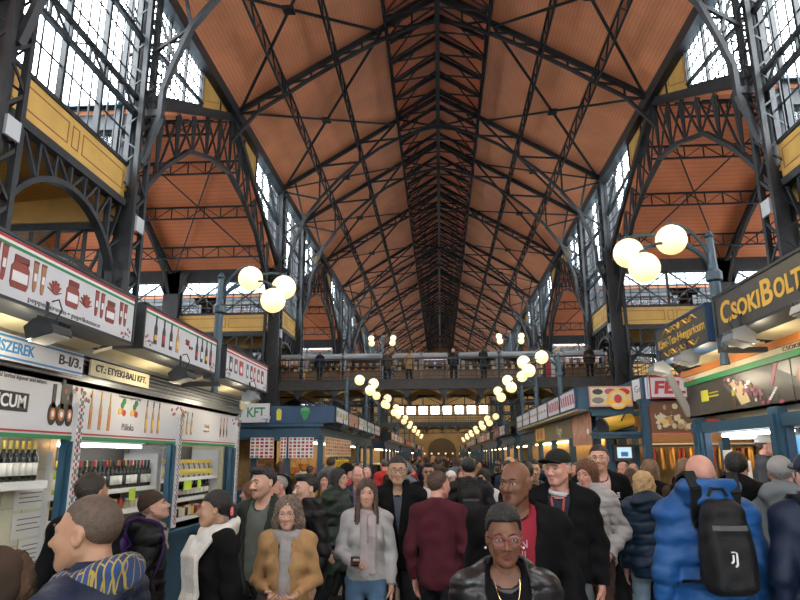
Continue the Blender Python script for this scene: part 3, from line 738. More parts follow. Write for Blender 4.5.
# prints on the fascia: round-bellied flasks, slim bottles, fruit
b = MB(); y0 = 5.49
for dy, h, w in ((.0, .36, .13), (.13, .43, .16), (.26, .3, .12)):
    y = y0+dy; z = 2.08
    flat(b, FX, 1, ell(y, z+.1, w/2, .1), 0, .006, 0); flat(b, FX, 1, rect(y-.025, y+.025, z+.15, z+h), 0, .006, 0); flat(b, FX, 1, ell(y, z+.1, w*.3, .055), .006, .008, 1); flat(b, FX, 1, ell(y, z+.1, w*.14, .028), .008, .01, 2)
flat(b, FX, 1, rect(5.6, 5.76, 2.2, 2.46), 0, .004, 0); b.build('flask_print', [INK, ORNG, WHP], fas)
def fascia_bottles(ys, z, h, w, m):
    b = MB()
    for y in ys:
        flat(b, FX, 1, bottle_pts(y, z, w, h), 0, .005, 0); flat(b, FX, 1, rect(y-w*.42, y+w*.42, z+h*.12, z+h*.42), .005, .007, 1); flat(b, FX, 1, rect(y-w*.2, y+w*.2, z+h*.8, z+h), .005, .007, 2)
    b.build('bottle_print', m, fas)
fascia_bottles((6.12, 6.3, 6.48), 2.07, .38, .05, [TANP, ORNG, GOLD]); fascia_bottles((7.33, 7.5, 7.66), 2.08, .37, .05, [TANP, GOLD, INK])
fascia_bottles((8.42, 8.56, 8.72), 2.1, .3, .05, [TANP, GOLD, INK]); fascia_bottles((9.9, 10.05, 10.2), 2.1, .3, .05, [TANP, INK, RED])
b = MB()
for y in (6.74, 7.02):
    for q, (dy, dz, mi) in enumerate(((0, 0, 0), (.05, -.02, 1), (-.05, -.01, 2), (0, .06, 3), (.03, .1, 3))): flat(b, FX, 1, ell(y+dy, 2.29+dz, .035, .035, 9), 0, .004+.001*q, mi)
b.build('fruit_print', [ORNG, RED, GOLD, GREEN], fas)
text_mesh('lettering', 'Pálinka', .1, INKG, (FX+.003, 6.9, 2.12), (1, 0, 0), parent=fas)
text_mesh('lettering', 'Traditional Hungarian Grape', .045, INKG, (FX+.003, 6.9, 2.44), (1, 0, 0), parent=fas)
text_mesh('lettering', 'Tokaji', .08, TANP, (FX+.003, 9.3, 2.24), (1, 0, 0), parent=fas)
text_mesh('lettering', 'Tokaj grape wine', .035, TANP, (FX+.003, 9.3, 2.17), (1, 0, 0), parent=fas)
text_mesh('lettering', 'Traditional herbal liqueur and bitters', .055, INKG, (FX+.003, 4.95, 2.44), (1, 0, 0), parent=fas)
b = MB(); flat(b, FX, 1, rect(4.5, 5.14, 2.17, 2.32), 0, .006); pl = b.build('name_plate', INK, fas); pl['label'] = 'black plate with white capitals'
text_mesh('lettering', 'UNICUM', .14, WHP, (FX+.008, 4.82, 2.243), (1, 0, 0), parent=pl, bold=.003, width=.56)
# name strips on the shutter box
t = thing('name_board', 'pale board with blue edge lines and blue and black capitals above the left stall fascia', 'sign', (FX+.15, 4.4, 2.5))
b = MB(); b.box(FX+.14, FX+.16, 3.3, 5.62, 2.52, 2.72); b.build('board', WHITE, t)
b = MB()
for z in (2.535, 2.69): flat(b, FX+.16, 1, rect(3.3, 5.62, z, z+.016), 0, .004)
b.build('edge_line', BLUEP, t)
text_mesh('lettering', 'FŰSZEREK', .12, BLUEP, (FX+.163, 4.62, 2.62), (1, 0, 0), parent=t, bold=.002)
text_mesh('lettering', 'B-I/3.', .115, INK, (FX+.163, 5.41, 2.62), (1, 0, 0), parent=t, bold=.002, width=.34)
t = thing('name_board', 'small cream board with black capitals to the right of the blue-lined board', 'sign', (FX+.15, 6.4, 2.5))
b = MB(); b.box(FX+.14, FX+.16, 5.76, 6.98, 2.55, 2.70); b.build('board', CREAM, t)
text_mesh('lettering', 'CT.: ETYEKI-BALI KFT.', .095, INK, (FX+.163, 6.37, 2.625), (1, 0, 0), parent=t, bold=.002, width=1.06)
t = tag(MB().box(FX+.14, FX+.155, 10.35, 10.65, 2.56, 2.7).build('small_plate', CREAM), 'small cream plate at the far end of the left stall above the fascia', 'sign')
# ---- the three sign boxes
def tricolour(t, X, s, y0, y1, z1, ms):
    b = MB()
    for k in range(3): flat(b, X, s, rect(y0+.025, y1-.025, z1-.05-.02*k, z1-.03-.02*k), 0, .003, k)
    b.build('tricolour_stripe', ms, t)
s1 = sign_box('white sign box with paprika jars and tubes, nearest of the row over the left stall', SX, 1, 2.2, 5.62, 2.8, 3.25, WHITE, group='sign boxes over the left stall')
tricolour(s1, SX, 1, 2.2, 5.62, 3.25, [RED, WHP, GREEN])
s2 = sign_box('white sign box picturing wine bottles, middle of the row over the left stall', SX, 1, 5.8, 7.85, 2.8, 3.25, WHITE, group='sign boxes over the left stall')
tricolour(s2, SX, 1, 5.8, 7.85, 3.25, [RED, WHP, GREEN])
s3 = sign_box('white sign box with small product pictures, farthest of the row over the left stall', SX, 1, 8.18, 10.28, 2.8, 3.25, WHITE, group='sign boxes over the left stall')
tricolour(s3, SX, 1, 8.18, 10.28, 3.25, [RED, WHP, RED])
def tube_pic(b, y, z, h, w=.055, mi=0): flat(b, SX, 1, [(y-.01, z), (y+.01, z), (y+w*.35, z+.03), (y+w/2, z+h), (y-w/2, z+h), (y-w*.35, z+.03)], 0, .005, mi); flat(b, SX, 1, rect(y-w*.25, y+w*.25, z+h*.35, z+h*.6), .005, .007, 2); flat(b, SX, 1, rect(y-w*.5, y+w*.5, z+h*.93, z+h), .005, .007, 1)
def jar_pic(b, y, z, w, h, mi=0): flat(b, SX, 1, jar_pts(y, z, w, h), 0, .005, mi); flat(b, SX, 1, rect(y-w*.42, y+w*.42, z+h*.2, z+h*.52), .005, .007, 2); flat(b, SX, 1, rect(y-w*.4, y+w*.4, z+h*.82, z+h*1.02), .005, .008, 1)
b = MB()
for y in (3.72, 3.80): tube_pic(b, y, 2.92, .24, mi=0)
jar_pic(b, 3.97, 2.9, .19, .22)
for y in (4.13, 4.22): tube_pic(b, y, 2.92, .22, mi=3)
jar_pic(b, 4.60, 2.92, .17, .2)
for y in (4.95, 5.04): tube_pic(b, y, 2.93, .21, mi=0)
jar_pic(b, 5.18, 2.92, .15, .18)
for y in (5.36, 5.44): tube_pic(b, y, 2.94, .2, mi=0)
for yc in (4.37, 4.79):
    for q in range(7):
        a = .3+q*.42; flat(b, SX, 1, [(yc, 2.965), (yc+.09*math.cos(a)-.01, 2.965+.1*math.sin(a)), (yc+.09*math.cos(a)+.012, 2.965+.1*math.sin(a)), (yc+.03, 2.965)], 0, .004+.0005*q, 0)
b.build('product_picture', [mat('paprika_print', (.26, .05, .035), .5), mat('dark_red_print', (.17, .03, .02), .5), WHP, mat('pale_paprika_print', (.33, .15, .07), .5)], s1)
text_mesh('lettering', 'pepper cream • paprikasauce', .052, INKG, (SX+.003, 4.56, 2.862), (1, 0, 0), parent=s1, width=.95)
def corner_flowers(t, y, z, s):
    b = MB()
    for k in range(5): flat(b, SX, 1, ell(y+s*.035*k, z+.03*math.sin(k*1.7)+.012*(4-k), .014, .014, 7), 0, .004, k % 2)
    b.tube([(SX+.003, y, z), (SX+.003, y+s*.08, z+.03), (SX+.003, y+s*.16, z)], .004, 4, mi=1); b.build('flower_print', [RED, INKG], t)
corner_flowers(s1, 5.55, 2.86, -1); corner_flowers(s2, 5.88, 2.88, 1); corner_flowers(s2, 7.78, 2.86, -1); corner_flowers(s3, 8.26, 2.87, 1); corner_flowers(s3, 10.2, 2.86, -1)
b = MB()
for k, y in enumerate((6.08, 6.27, 6.45, 6.62, 7.18, 7.34, 7.49, 7.64)):
    h = .29; flat(b, SX, 1, bottle_pts(y, 2.89, .066, h), 0, .005, 1 if k == 3 else 0); flat(b, SX, 1, rect(y-.028, y+.028, 2.93, 2.98+.03*(k % 2)), .005, .007, (2, 3, 4)[k % 3])
for q in range(9): flat(b, SX, 1, ell(6.86+.035*(q % 3)+.1*(q//6), 3.06-.03*(q//3), .018, .018, 7), 0, .004+.0004*q, (0, 3)[q % 2])
b.build('bottle_picture', [INK, TANP, GOLD, RED, WHP], s2)
b = MB()
for k, y in enumerate((8.42, 8.64, 8.88, 9.18, 9.38, 9.55, 9.76, 9.98)):
    w = (.12, .13, .17, .1, .1, .09, .12, .12)[k]; flat(b, SX, 1, rect(y-w/2, y+w/2, 2.92, 3.12), 0, .004, (0, 1, 2, 1, 0, 2, 2, 0)[k]); flat(b, SX, 1, ell(y, 3.0, w*.3, .05), .004, .006, 3); flat(b, SX, 1, rect(y-w*.2, y+w*.2, 3.05, 3.1), .004, .006, (1, 2, 1)[k % 3])
b.build('product_picture', [INK, INKG, RED, WHP], s3)
for (a, c, nm) in ((2.2, 5.62, 'nearest'), (5.8, 7.85, 'middle'), (8.18, 10.28, 'farthest')):
    b = MB(); b.add([(x, y, z+k) for x, z in ((SX-.28, 2.80), (FX+.08, 2.74)) for y in (a, c) for k in (0, .03)], BOXF)
    tag(b.build('soffit_board', CREAM), 'cream soffit board behind the %s sign box over the left stall' % nm, 'board', 'cream soffit boards')
floodlight(SX+.03, 4.3, 2.68, 1, 'dark floodlight on an arm under the paprika sign box, left stall')
floodlight(SX+.03, 6.72, 2.66, 1, 'dark floodlight on an arm under the wine bottle sign box, left stall')
floodlight(SX+.03, 9.3, 2.66, 1, 'grey floodlight on an arm under the farthest sign box, left stall', GREYM)
lamp(-2.86, 8.02, 4.12, 1, 'dark blue three-globe lamp rising between the sign boxes of the left stall', zb=2.72)
b = MB(); b.box(-3.3, -2.8, 7.98, 8.06, 2.68, 2.74); tag(b.build('lamp_bracket', DARK), 'black bracket holding the lamp post under the left sign boxes', 'bracket')
# ---- interior of the left stall
b = MB(); b.box(-3.75, -3.7, 2.0, 6.12, .0, 2.46); b.build('tiled_screen', CREAMT, st)
b = MB()
for k in range(8): b.box(-3.702, -3.697, 2.0, 6.12, .1+k*.32, .106+k*.32)
for k in range(14): b.box(-3.702, -3.697, 2.1+k*.3, 2.106+k*.3, .0, 2.46)
b.build('tile_joint', mat('tile_joint', (.36, .34, .24), .6), st)
t = thing('wall_shelf', 'white shelf with a row of gold and black topped wine bottles, left stall near window', 'shelf', (-3.6, 4, 1.62))
b = MB(); b.box(-3.695, -3.5, 3.6, 5.7, 1.585, 1.612); b.build('shelf_board', SHELFW, t); b = MB(); b.box(-3.5, -3.49, 3.6, 5.7, 1.545, 1.612); b.build('price_rail', PAPER, t)
for k in range(13):
    y = 4.6+k*.083; p = bottle_proto(0, 0 if k > 6 else 1, 0, .33, .037)
    put(p, 'dark wine bottle with %s top standing on the white shelf of the near left window' % ('gold' if k > 6 else 'black'), 'wine bottles on the near left shelf', (-3.58, y, 1.613))
for k, (y, z0, z1, w) in enumerate(((5.8, 1.36, 1.55, .46), (5.82, 1.12, 1.33, .48), (5.88, .79, 1.1, .34))):
    t = thing('notice_sheet', '%s printed white notice sheet on the cream tiles of the left stall' % ['topmost', 'middle', 'lowest'][k], 'notice', (-3.69, y, z0))
    b = MB(); b.box(-3.696, -3.692, y-w/2, y+w/2, z0, z1); b.build('sheet', PAPER, t)
    b = MB()
    for q in range(6 if k == 2 else 3):
        zz = z1-.05-q*(z1-z0-.06)/(6.5 if k == 2 else 3.4); b.box(-3.692, -3.6905, y-w*.36, y+w*(.36-.1*(q % 2)), zz-.005, zz+.004)
    b.build('print_lines', INKG, t)
t = thing('glass_counter_case', 'glass display case with jars and lime cards at the near end, left stall', 'display case', (-3.6, 3.9, .92))
b = MB(); b.box(-3.66, -3.3, 3.0, 4.55, .925, 1.0); b.box(-3.66, -3.3, 3.0, 4.55, 1.48, 1.5); b.box(-3.33, -3.3, 4.52, 4.55, 1.0, 1.48); b.box(-3.66, -3.3, 3.0, 4.55, 1.24, 1.25); b.build('frame', STEEL, t)
for k in range(7):
    y = 3.7+k*.11; put(jar_proto(('red', 'pale', 'dark')[k % 3], 'w'), '%s jar in the glass case at the near end of the left stall' % ('red', 'pale', 'dark')[k % 3], 'jars in the left glass case', (-3.42, y, 1.0 if k % 2 else 1.252))
for k in range(3):
    b = MB(); b.box(-3.298, -3.294, 4.0+k*.2, 4.14+k*.2, 1.38, 1.46); tag(b.build('price_card', LIME), 'lime price card on the glass case at the near end of the left stall', 'price card', 'lime price cards of the left case')
def shelf_unit(x0, x1, y0, y1, zs, label, backm=None):
    t = thing('shelf_unit', label, 'shelf', ((x0+x1)/2, (y0+y1)/2, .92))
    b = MB()
    for z in zs: b.box(x0, x1, y0, y1, z-.02, z)
    b.box(x0, x1, y0-.02, y0, .92, max(zs)+.4); b.box(x0, x1, y1, y1+.02, .92, max(zs)+.4); b.build('shelf_boards', SHELFW, t)
    b = MB(); b.box(x0-.02, x0, y0, y1, .92, max(zs)+.45); b.build('back_panel', backm or SHELFW, t)
    b = MB()
    for z in zs: b.box(x1, x1+.006, y0, y1, z-.045, z+.005)
    b.build('price_rail', PAPER, t)
    return t
DKP = mat('dark_shelf_back', (.07, .06, .05), .7)
shelf_unit(-4.1, -3.65, 6.0, 8.3, (.98, 1.22, 1.46, ), 'white shelf unit of dark wine bottles in the middle window of the left stall', DKP)
shelf_unit(-4.1, -3.65, 8.45, 10.62, (.98, 1.24, 1.52), 'white shelf unit of yellow-topped bottles in the far window of the left stall', DKP)
rnd = random.Random(3)
for k in range(24):
    y = 6.06+k*.094; g = 4 if k < 5 else 0
    put(bottle_proto(g, 1 if k % 3 else 2, 0 if k % 4 else 3), '%s wine bottle on the top shelf of the middle left window' % ('lime green' if g == 4 else 'dark'), 'lime bottles on the middle left shelf' if g == 4 else 'dark bottles on the middle left shelf', (-3.73, y, 1.461))
    if k % 2: put(bottle_proto(0, 0, 1), 'dark wine bottle at the back of the top shelf, middle left window', 'back row bottles of the middle left shelf', (-3.93, y, 1.461))
for k in range(30):
    y = 8.52+k*.069; put(bottle_proto(2 if k % 3 else 3, 0, 1), 'yellow-topped bottle on the top shelf of the far left window', 'yellow-topped bottles on the far left shelf', (-3.73, y, 1.521), sc=.8)
    if k % 2 == 0: put(bottle_proto(0, 1, 0), 'dark bottle on the middle shelf of the far left window', 'dark bottles on the far left shelf', (-3.75, y, 1.241), sc=.82)
for k in range(16):
    y = 6.1+k*.135; c = ('red', 'honey', 'dark', 'pale')[rnd.randrange(4)]; put(jar_proto(c, 'wgr'[k % 3]), '%s jar on the middle shelf of the middle left window' % c, 'jars on the middle left shelf', (-3.75, y, 1.221)); 
    c = ('red', 'honey', 'dark', 'pale')[rnd.randrange(4)]; put(jar_proto(c, 'wgr'[(k+1) % 3]), '%s jar on the bottom shelf of the middle left window' % c, 'jars on the bottom left shelf', (-3.75, y, .981))
for k in range(18):
    y = 8.55+k*.115; c = ('red', 'honey', 'dark', 'pale')[rnd.randrange(4)]; put(jar_proto(c, 'wgr'[k % 3]), '%s jar on the bottom shelf of the far left window' % c, 'jars on the far left shelf', (-3.75, y, .981), sc=1.2)
for k, (y, z, w) in enumerate(((6.75, 1.37, .12), (7.65, 1.38, .16), (7.2, 1.13, .12), (9.35, 1.41, .3), (9.8, 1.41, .14), (8.8, 1.15, .12), (10.2, 1.15, .16))):
    b = MB(); b.box(-3.642, -3.637, y-w/2, y+w/2, z-.06, z+.07); tag(b.build('price_card', LIME), 'lime yellow price card hung on the shelves of the left stall, %s' % ('middle window' if y < 8.35 else 'far window'), 'price card', 'lime price cards, %s' % ('middle window' if y < 8.35 else 'far window'))
def tube_light(x, y0, y1, z, label, m=TUBE):
    t = thing('tube_light', label, 'lamp', (x, (y0+y1)/2, z))
    b = MB(); b.tube([(x, y0, z), (x, y1, z)], .015, 8); b.build('tube', m, t); b = MB(); b.box(x-.04, x+.04, y0-.05, y1+.05, z+.03, z+.07); b.build('fitting', WHITE, t); return t
tube_light(-3.75, 6.0, 8.0, 1.93, 'white tube light under the ceiling of the middle left window'); tube_light(-3.8, 8.6, 10.3, 2.1, 'white tube light under the ceiling of the far left window'); tube_light(-3.55, 3.2, 5.2, 2.36, 'white tube light over the cream tiles of the near left window')
b = MB(); b.ball((-3.6, 6.15, 1.93), .035, 10); tag(b.build('spot_bulb', mat('warm_bulb', (1, .6, .3), .4, emit=(1, .55, .25), estr=10)), 'small warm bulb at the head of the middle left window', 'lamp')
# ================================================================= RIGHT NEAR STALL
RX = 3.4; RS = 2.8
st = thing('market_stall', 'sweet and salami stall at the right with blue posts and a dark chocolate poster', 'stall', (4.9, 5.5, 0))
YA, YB = 1.6, 9.1
b = MB(); b.box(RX-.03, RX+.26, YA, YB, 0, .92); b.box(RX-.1, RX+.28, YA, YB, .86, .92); b.box(4.55, 5.3, YA, 7.6, 0, .92); b.build('counter', BLUE, st)
for y, w in ((8.86, .22), (6.83, .2), (4.5, .2)):
    b = MB(); b.box(RX-.02, RX+.08, y-w/2, y+w/2, .9, 2.27); b.box(RX-.05, RX, y-w/2+.05, y+w/2-.05, .9, 2.2); b.build('post', BLUE, st)
    b = MB(); b.box(RX+.02, RX+.1, y-w/2-.04, y-w/2, .9, 2.1); b.build('door_rail', NAVY, st)
b = MB(); b.box(RX, RX+.1, YA, YB, 2.07, 2.2); b.build('head_rail', BLUE, st)
b = MB(); b.box(6.4, 6.5, YA, YB, 0, 2.9); b.box(RX+.2, 6.4, YB-.06, YB, 0, .95); b.box(RX+.2, 6.4, YB-.06, YB, 2.3, 2.9); b.build('back_wall', CREAM, st)
b = MB(); b.box(RX, 6.4, YA, YB, 2.27, 2.3); b.build('ceiling_board', CREAM, st)
p = MB(); p.box(RX, RX+.06, YA, YB, 2.27, 2.72); p = p.build('poster_panel', DKBROWN, st); p['label'] = 'dark poster with chocolates'
b = MB(); flat(b, RX, -1, rect(YA, YB, 2.70, 2.765), -.05, .03, 2); flat(b, RX, -1, rect(YA, YB, 2.765, 2.825), -.05, .035, 1); flat(b, RX, -1, rect(YA, YB, 2.825, 2.90), -.05, .06, 0); b.build('tricolour_band', [ORNG, CREAM, GREEN], st)
b = MB(); b.box(RX+.03, 6.4, YA, YB, 2.855, 2.95); b.box(RX-.1, RX+.1, YA, YB, 2.925, 2.95); b.build('valance', DARK, st)
text_mesh('lettering', 'CSOKI', .07, RED, (RX-.034, 8.85, 2.765), (-1, 0, 0), parent=st, width=.3)
text_mesh('lettering', 'CSOKIBOLT', .06, INK, (RX-.042, 6.15, 2.79), (-1, 0, 0), parent=st, width=.55)
# poster pictures
b = MB(); X = RX
flat(b, X, -1, [(7.75, 2.62), (7.45, 2.6), (7.3, 2.36), (7.52, 2.34)], 0, .006, 0)   # gold box
flat(b, X, -1, rect(8.4, 8.62, 2.46, 2.6), 0, .005, 1); flat(b, X, -1, rect(8.1, 8.4, 2.5, 2.515), 0, .004, 1); flat(b, X, -1, rect(8.1, 8.36, 2.545, 2.555), 0, .004, 1)
flat(b, X, -1, rect(7.66, 7.72, 2.33, 2.5), 0, .005, 5); flat(b, X, -1, rect(7.66, 7.72, 2.46, 2.53), .005, .006, 1)
rr = random.Random(11)
for k in range(60):
    q = rr.random(); y = 7.85-1.05*q+rr.uniform(-.16, .16); z = 2.67-.33*q+rr.uniform(-.05, .05); flat(b, X, -1, ell(y, z, rr.uniform(.02, .05), rr.uniform(.012, .03), 6), 0, .003+.0001*k, rr.choice((2, 3, 4, 5)))
flat(b, X, -1, [(6.7, 2.7), (6.63, 2.7), (6.77, 2.48), (6.83, 2.48)], 0, .005, 2)
flat(b, X, -1, [(7.95, 2.62), (7.88, 2.62), (7.35, 2.3), (7.42, 2.3)], 0, .003, 6); flat(b, X, -1, [(7.05, 2.7), (6.85, 2.7), (6.15, 2.45), (6.35, 2.42)], 0, .003, 6)
for k in range(6): flat(b, X, -1, rect(6.85+.0*k-.03*k, 6.9-.03*k, 2.34+k*.02, 2.36+k*.02), 0, .004, 4)
b.build('chocolate_picture', [mat('gold_foil_print', (.62, .48, .25), .5), mat('yellow_print', (.6, .55, .05), .5), PINK, mat('mauve_print', (.25, .12, .16), .5), WHP, mat('choc_print', (.13, .06, .03), .5), mat('grey_ribbon_print', (.10, .10, .105), .5)], p)
b = MB(); flat(b, X, -1, ell(6.02, 2.49, .30, .2, 22), 0, .006, 0); flat(b, X, -1, ell(6.03, 2.49, .24, .165, 22), .006, .01, 1); flat(b, X, -1, ell(6.09, 2.48, .12, .13, 18), .01, .014, 2); flat(b, X, -1, ell(6.02, 2.5, .025, .14, 10), .014, .016, 0)
flat(b, X, -1, [(5.3, 2.7), (5.9, 2.7), (5.7, 2.6), (5.2, 2.55)], .0, .004, 3); flat(b, X, -1, rect(6.40, 6.41, 2.28, 2.70), 0, .004, 4)
b.build('praline_picture', [mat('milk_choc_print', (.22, .10, .04), .4), mat('caramel_print', (.42, .22, .08), .4), mat('hazel_print', (.55, .33, .14), .4), mat('mauve_print', (.2, .1, .16), .5), INK], p)
t = sign_box('long dark sign box with big yellow capitals over the right stall', RS, -1, 3.4, 6.52, 2.93, 3.35, DKBROWN)
def mixcase(s, y0, x, z, big, small, m, parent, width):
    pass
text_mesh('lettering', 'C', .30, GOLD, (RS-.003, 6.28, 3.135), (-1, 0, 0), parent=t, bold=.006, width=.22)
text_mesh('lettering', 'SOKI', .215, GOLD, (RS-.003, 5.87, 3.115), (-1, 0, 0), parent=t, bold=.006, width=.55)
text_mesh('lettering', 'B', .315, GOLD, (RS-.003, 5.475, 3.135), (-1, 0, 0), parent=t, bold=.006, width=.19)
text_mesh('lettering', 'OLT', .225, GOLD, (RS-.003, 5.14, 3.12), (-1, 0, 0), parent=t, bold=.006, width=.42)
t = sign_box('dark sign box with gold ornament over the far end of the right stall', RS, -1, 6.72, 8.35, 2.93, 3.35, DKBROWN, case=NAVY)
text_mesh('lettering', 'Kávé-Tea-Hungaricum', .15, GOLD, (RS-.003, 7.53, 3.135), (-1, 0, 0), parent=t, bold=.001, width=1.45)
b = MB()
for z, sg in ((3.27, 1), (3.0, -1)):
    for s in (-1, 1):
        pts = [(RS-.004, 7.53+s*(.06+.5*q/10), z+sg*.03*math.sin(q*1.1)) for q in range(11)]; b.tube(pts, [.004+.010*math.sin(q*PI/10) for q in range(11)], 4)
        b.tube([(RS-.004, 7.53+s*(.1+.3*q/8), z-sg*.03*math.cos(q*.9)) for q in range(9)], .005, 4)
    flat(b, RS, -1, ell(7.53, z, .05, .04, 8), 0, .006)
b.build('gold_ornament', GOLD, t)
for k, (y, l) in enumerate(((4.75, 'big yellow capitals, nearer one'), (5.95, 'big yellow capitals, farther one'), (7.25, 'gold ornament, nearer one'), (8.15, 'gold ornament, farther one'))): floodlight(RS-.05, y, 2.84, -1, 'silver floodlight under the sign box with %s, right stall' % l, STEEL)
for a, c, nm in ((3.4, 6.52, 'long'), (6.72, 8.35, 'short')):
    b = MB(); b.add([(x, y, z+k) for x, z in ((RS+.28, 2.93), (RX-.05, 2.90)) for y in (a, c) for k in (0, .03)], BOXF); tag(b.build('soffit_board', CREAM), 'cream soffit board behind the %s sign box over the right stall' % nm, 'board', 'cream soffit boards, right')
b = MB(); b.prism([(3.1, 2.93), (3.2, 2.93), (3.46, 2.3), (3.36, 2.3)], 1, 9.06, 9.12); tag(b.build('end_board', mat('grey_board', (.30, .30, .28), .5)), 'slanting grey end board at the far corner of the right stall', 'board')
lamp(2.88, 6.62, 4.04, -1, 'grey-blue three-globe lamp rising behind the dark sign boxes of the right stall', zb=2.80)
b = MB(); b.box(2.84, 3.3, 6.58, 6.66, 2.80, 2.85); tag(b.build('lamp_bracket', DARK), 'black bracket holding the lamp post under the right sign boxes', 'bracket')
# interior: hanging sausages and salami under warm light
tube_light(3.6, 6.9, 8.6, 2.03, 'white tube light at the head of the far right window'); tube_light(3.6, 4.4, 6.1, 2.12, 'white tube light at the head of the middle right window')
tube_light(5.2, 2.6, 8.8, 2.2, 'warm strip light over the hanging sausages of the right stall', WARMT)
b = MB()
for x in (4.6, 5.2, 5.8): b.tube([(x, 2.2, 1.98), (x, 9.0, 1.98)], .012, 6)
for x in (4.6, 5.2, 5.8):
    for y in (2.25, 5.5, 8.95): b.tube([(x, y, 1.98), (x, y, 2.28)], .008, 5)
tag(b.build('hanging_rail', STEEL), 'steel hanging rails for sausages inside the right stall', 'rail')
rnd = random.Random(5)
for k in range(96):
    x = (4.6, 5.2, 5.8)[k % 3]; y = 2.4+(k//3)*.205+rnd.uniform(-.03, .03); c = rnd.choice(('red', 'red', 'brown', 'gold', 'white'))
    put(sausage_proto(c, .36 if c != 'brown' else .45, .022 if c != 'brown' else .034, c != 'brown'), '%s sausages hanging on the rails inside the right stall' % {'red': 'red paprika', 'brown': 'brown', 'gold': 'golden smoked', 'white': 'pale'}[c], '%s sausages in the right stall' % c, (x, y, 1.93), rnd.uniform(0, 3))
for k, (y, z) in enumerate(((8.2, 1.72), (7.75, 1.6), (6.85, 1.75))):
    b = MB(); b.box(RX+.06, RX+.065, y-.12, y+.12, z-.12, z+.13); tag(b.build('notice_sheet', PAPER), 'white notice sheet hanging in the far right window, %s' % ['nearest its corner post', 'second from the corner post', 'beside the middle post'][k], 'notice')
b = MB(); b.box(RX+.5, RX+.53, 7.2, 7.6, .95, 2.0); tag(b.build('blue_panel', mat('bright_blue_panel', (.05, .28, .5), .5)), 'bright blue panel standing inside the far right window', 'panel')

# ================================================================= STALLS FURTHER ALONG THE AISLE
def box_proto(nm, cat, d, m):
    k = ('box', nm, d, m.name)
    if k in PROTO: return PROTO[k]
    t = thing(nm, nm, cat, (0, 0, 0)); b = MB(); w, e, h = d
    b.add([(x*w*f, y*e*f, z) for f, z in ((.46, 0), (.5, h*.15)) for x in (-1, 1) for y in (-1, 1)], ((0,1,3,2),(4,6,7,5),(0,4,5,1),(2,3,7,6),(0,2,6,4),(1,5,7,3)))
    b.box(-w/2, w/2, -e/2, e/2, h*.15, h); b.build('body', m, t)
    b = MB(); b.box(-w*.3, w*.3, -e/2-.004, -e/2, h*.3, h*.75); b.box(-w/2-.004, -w/2, -e*.3, e*.3, h*.3, h*.75); b.box(w/2, w/2+.004, -e*.3, e*.3, h*.3, h*.75); b.build('label_print', LABW[len(m.name) % 2], t)
    PROTO[k] = t; return t
GOODM = [mat('goods_%s' % n, c, .5) for n, c in (('red', (.4, .04, .03)), ('white', (.6, .58, .52)), ('blue', (.04, .10, .28)), ('gold', (.55, .33, .06)), ('green', (.06, .2, .06)), ('brown', (.2, .09, .04)), ('black', (.02, .02, .02)), ('pink', (.45, .12, .18)))]
GN = ['red', 'white', 'blue', 'gold', 'green', 'brown', 'black', 'pink']
NODE_EMIT = mat('lit_menu_panel', (.6, .4, .2), .5, emit=(1, .62, .25), estr=.5)
def goods_row(where, group, p, q, n, rnd, size=(.16, .14, .2), pal=range(8), jit=.0):
    p = Vector(p); q = Vector(q)
    for k in range(n):
        c = rnd.choice(list(pal)); pos = p.lerp(q, (k+.5)/n); h = size[2]*rnd.choice((.7, .85, 1.0))
        pr = box_proto('packet', 'packet', (size[0], size[1], round(h, 3)), GOODM[c])
        put(pr, '%s packet on %s' % (GN[c], where.replace('craft stand', 'stand').replace(' lit by a pinkish tube', '').replace(', left of the pair', ' left of pair').replace(', right of the pair', ' right of pair').replace('with small wares ', '')), '%s packets, %s' % (GN[c], group), pos, 0)
NBACK = [0]
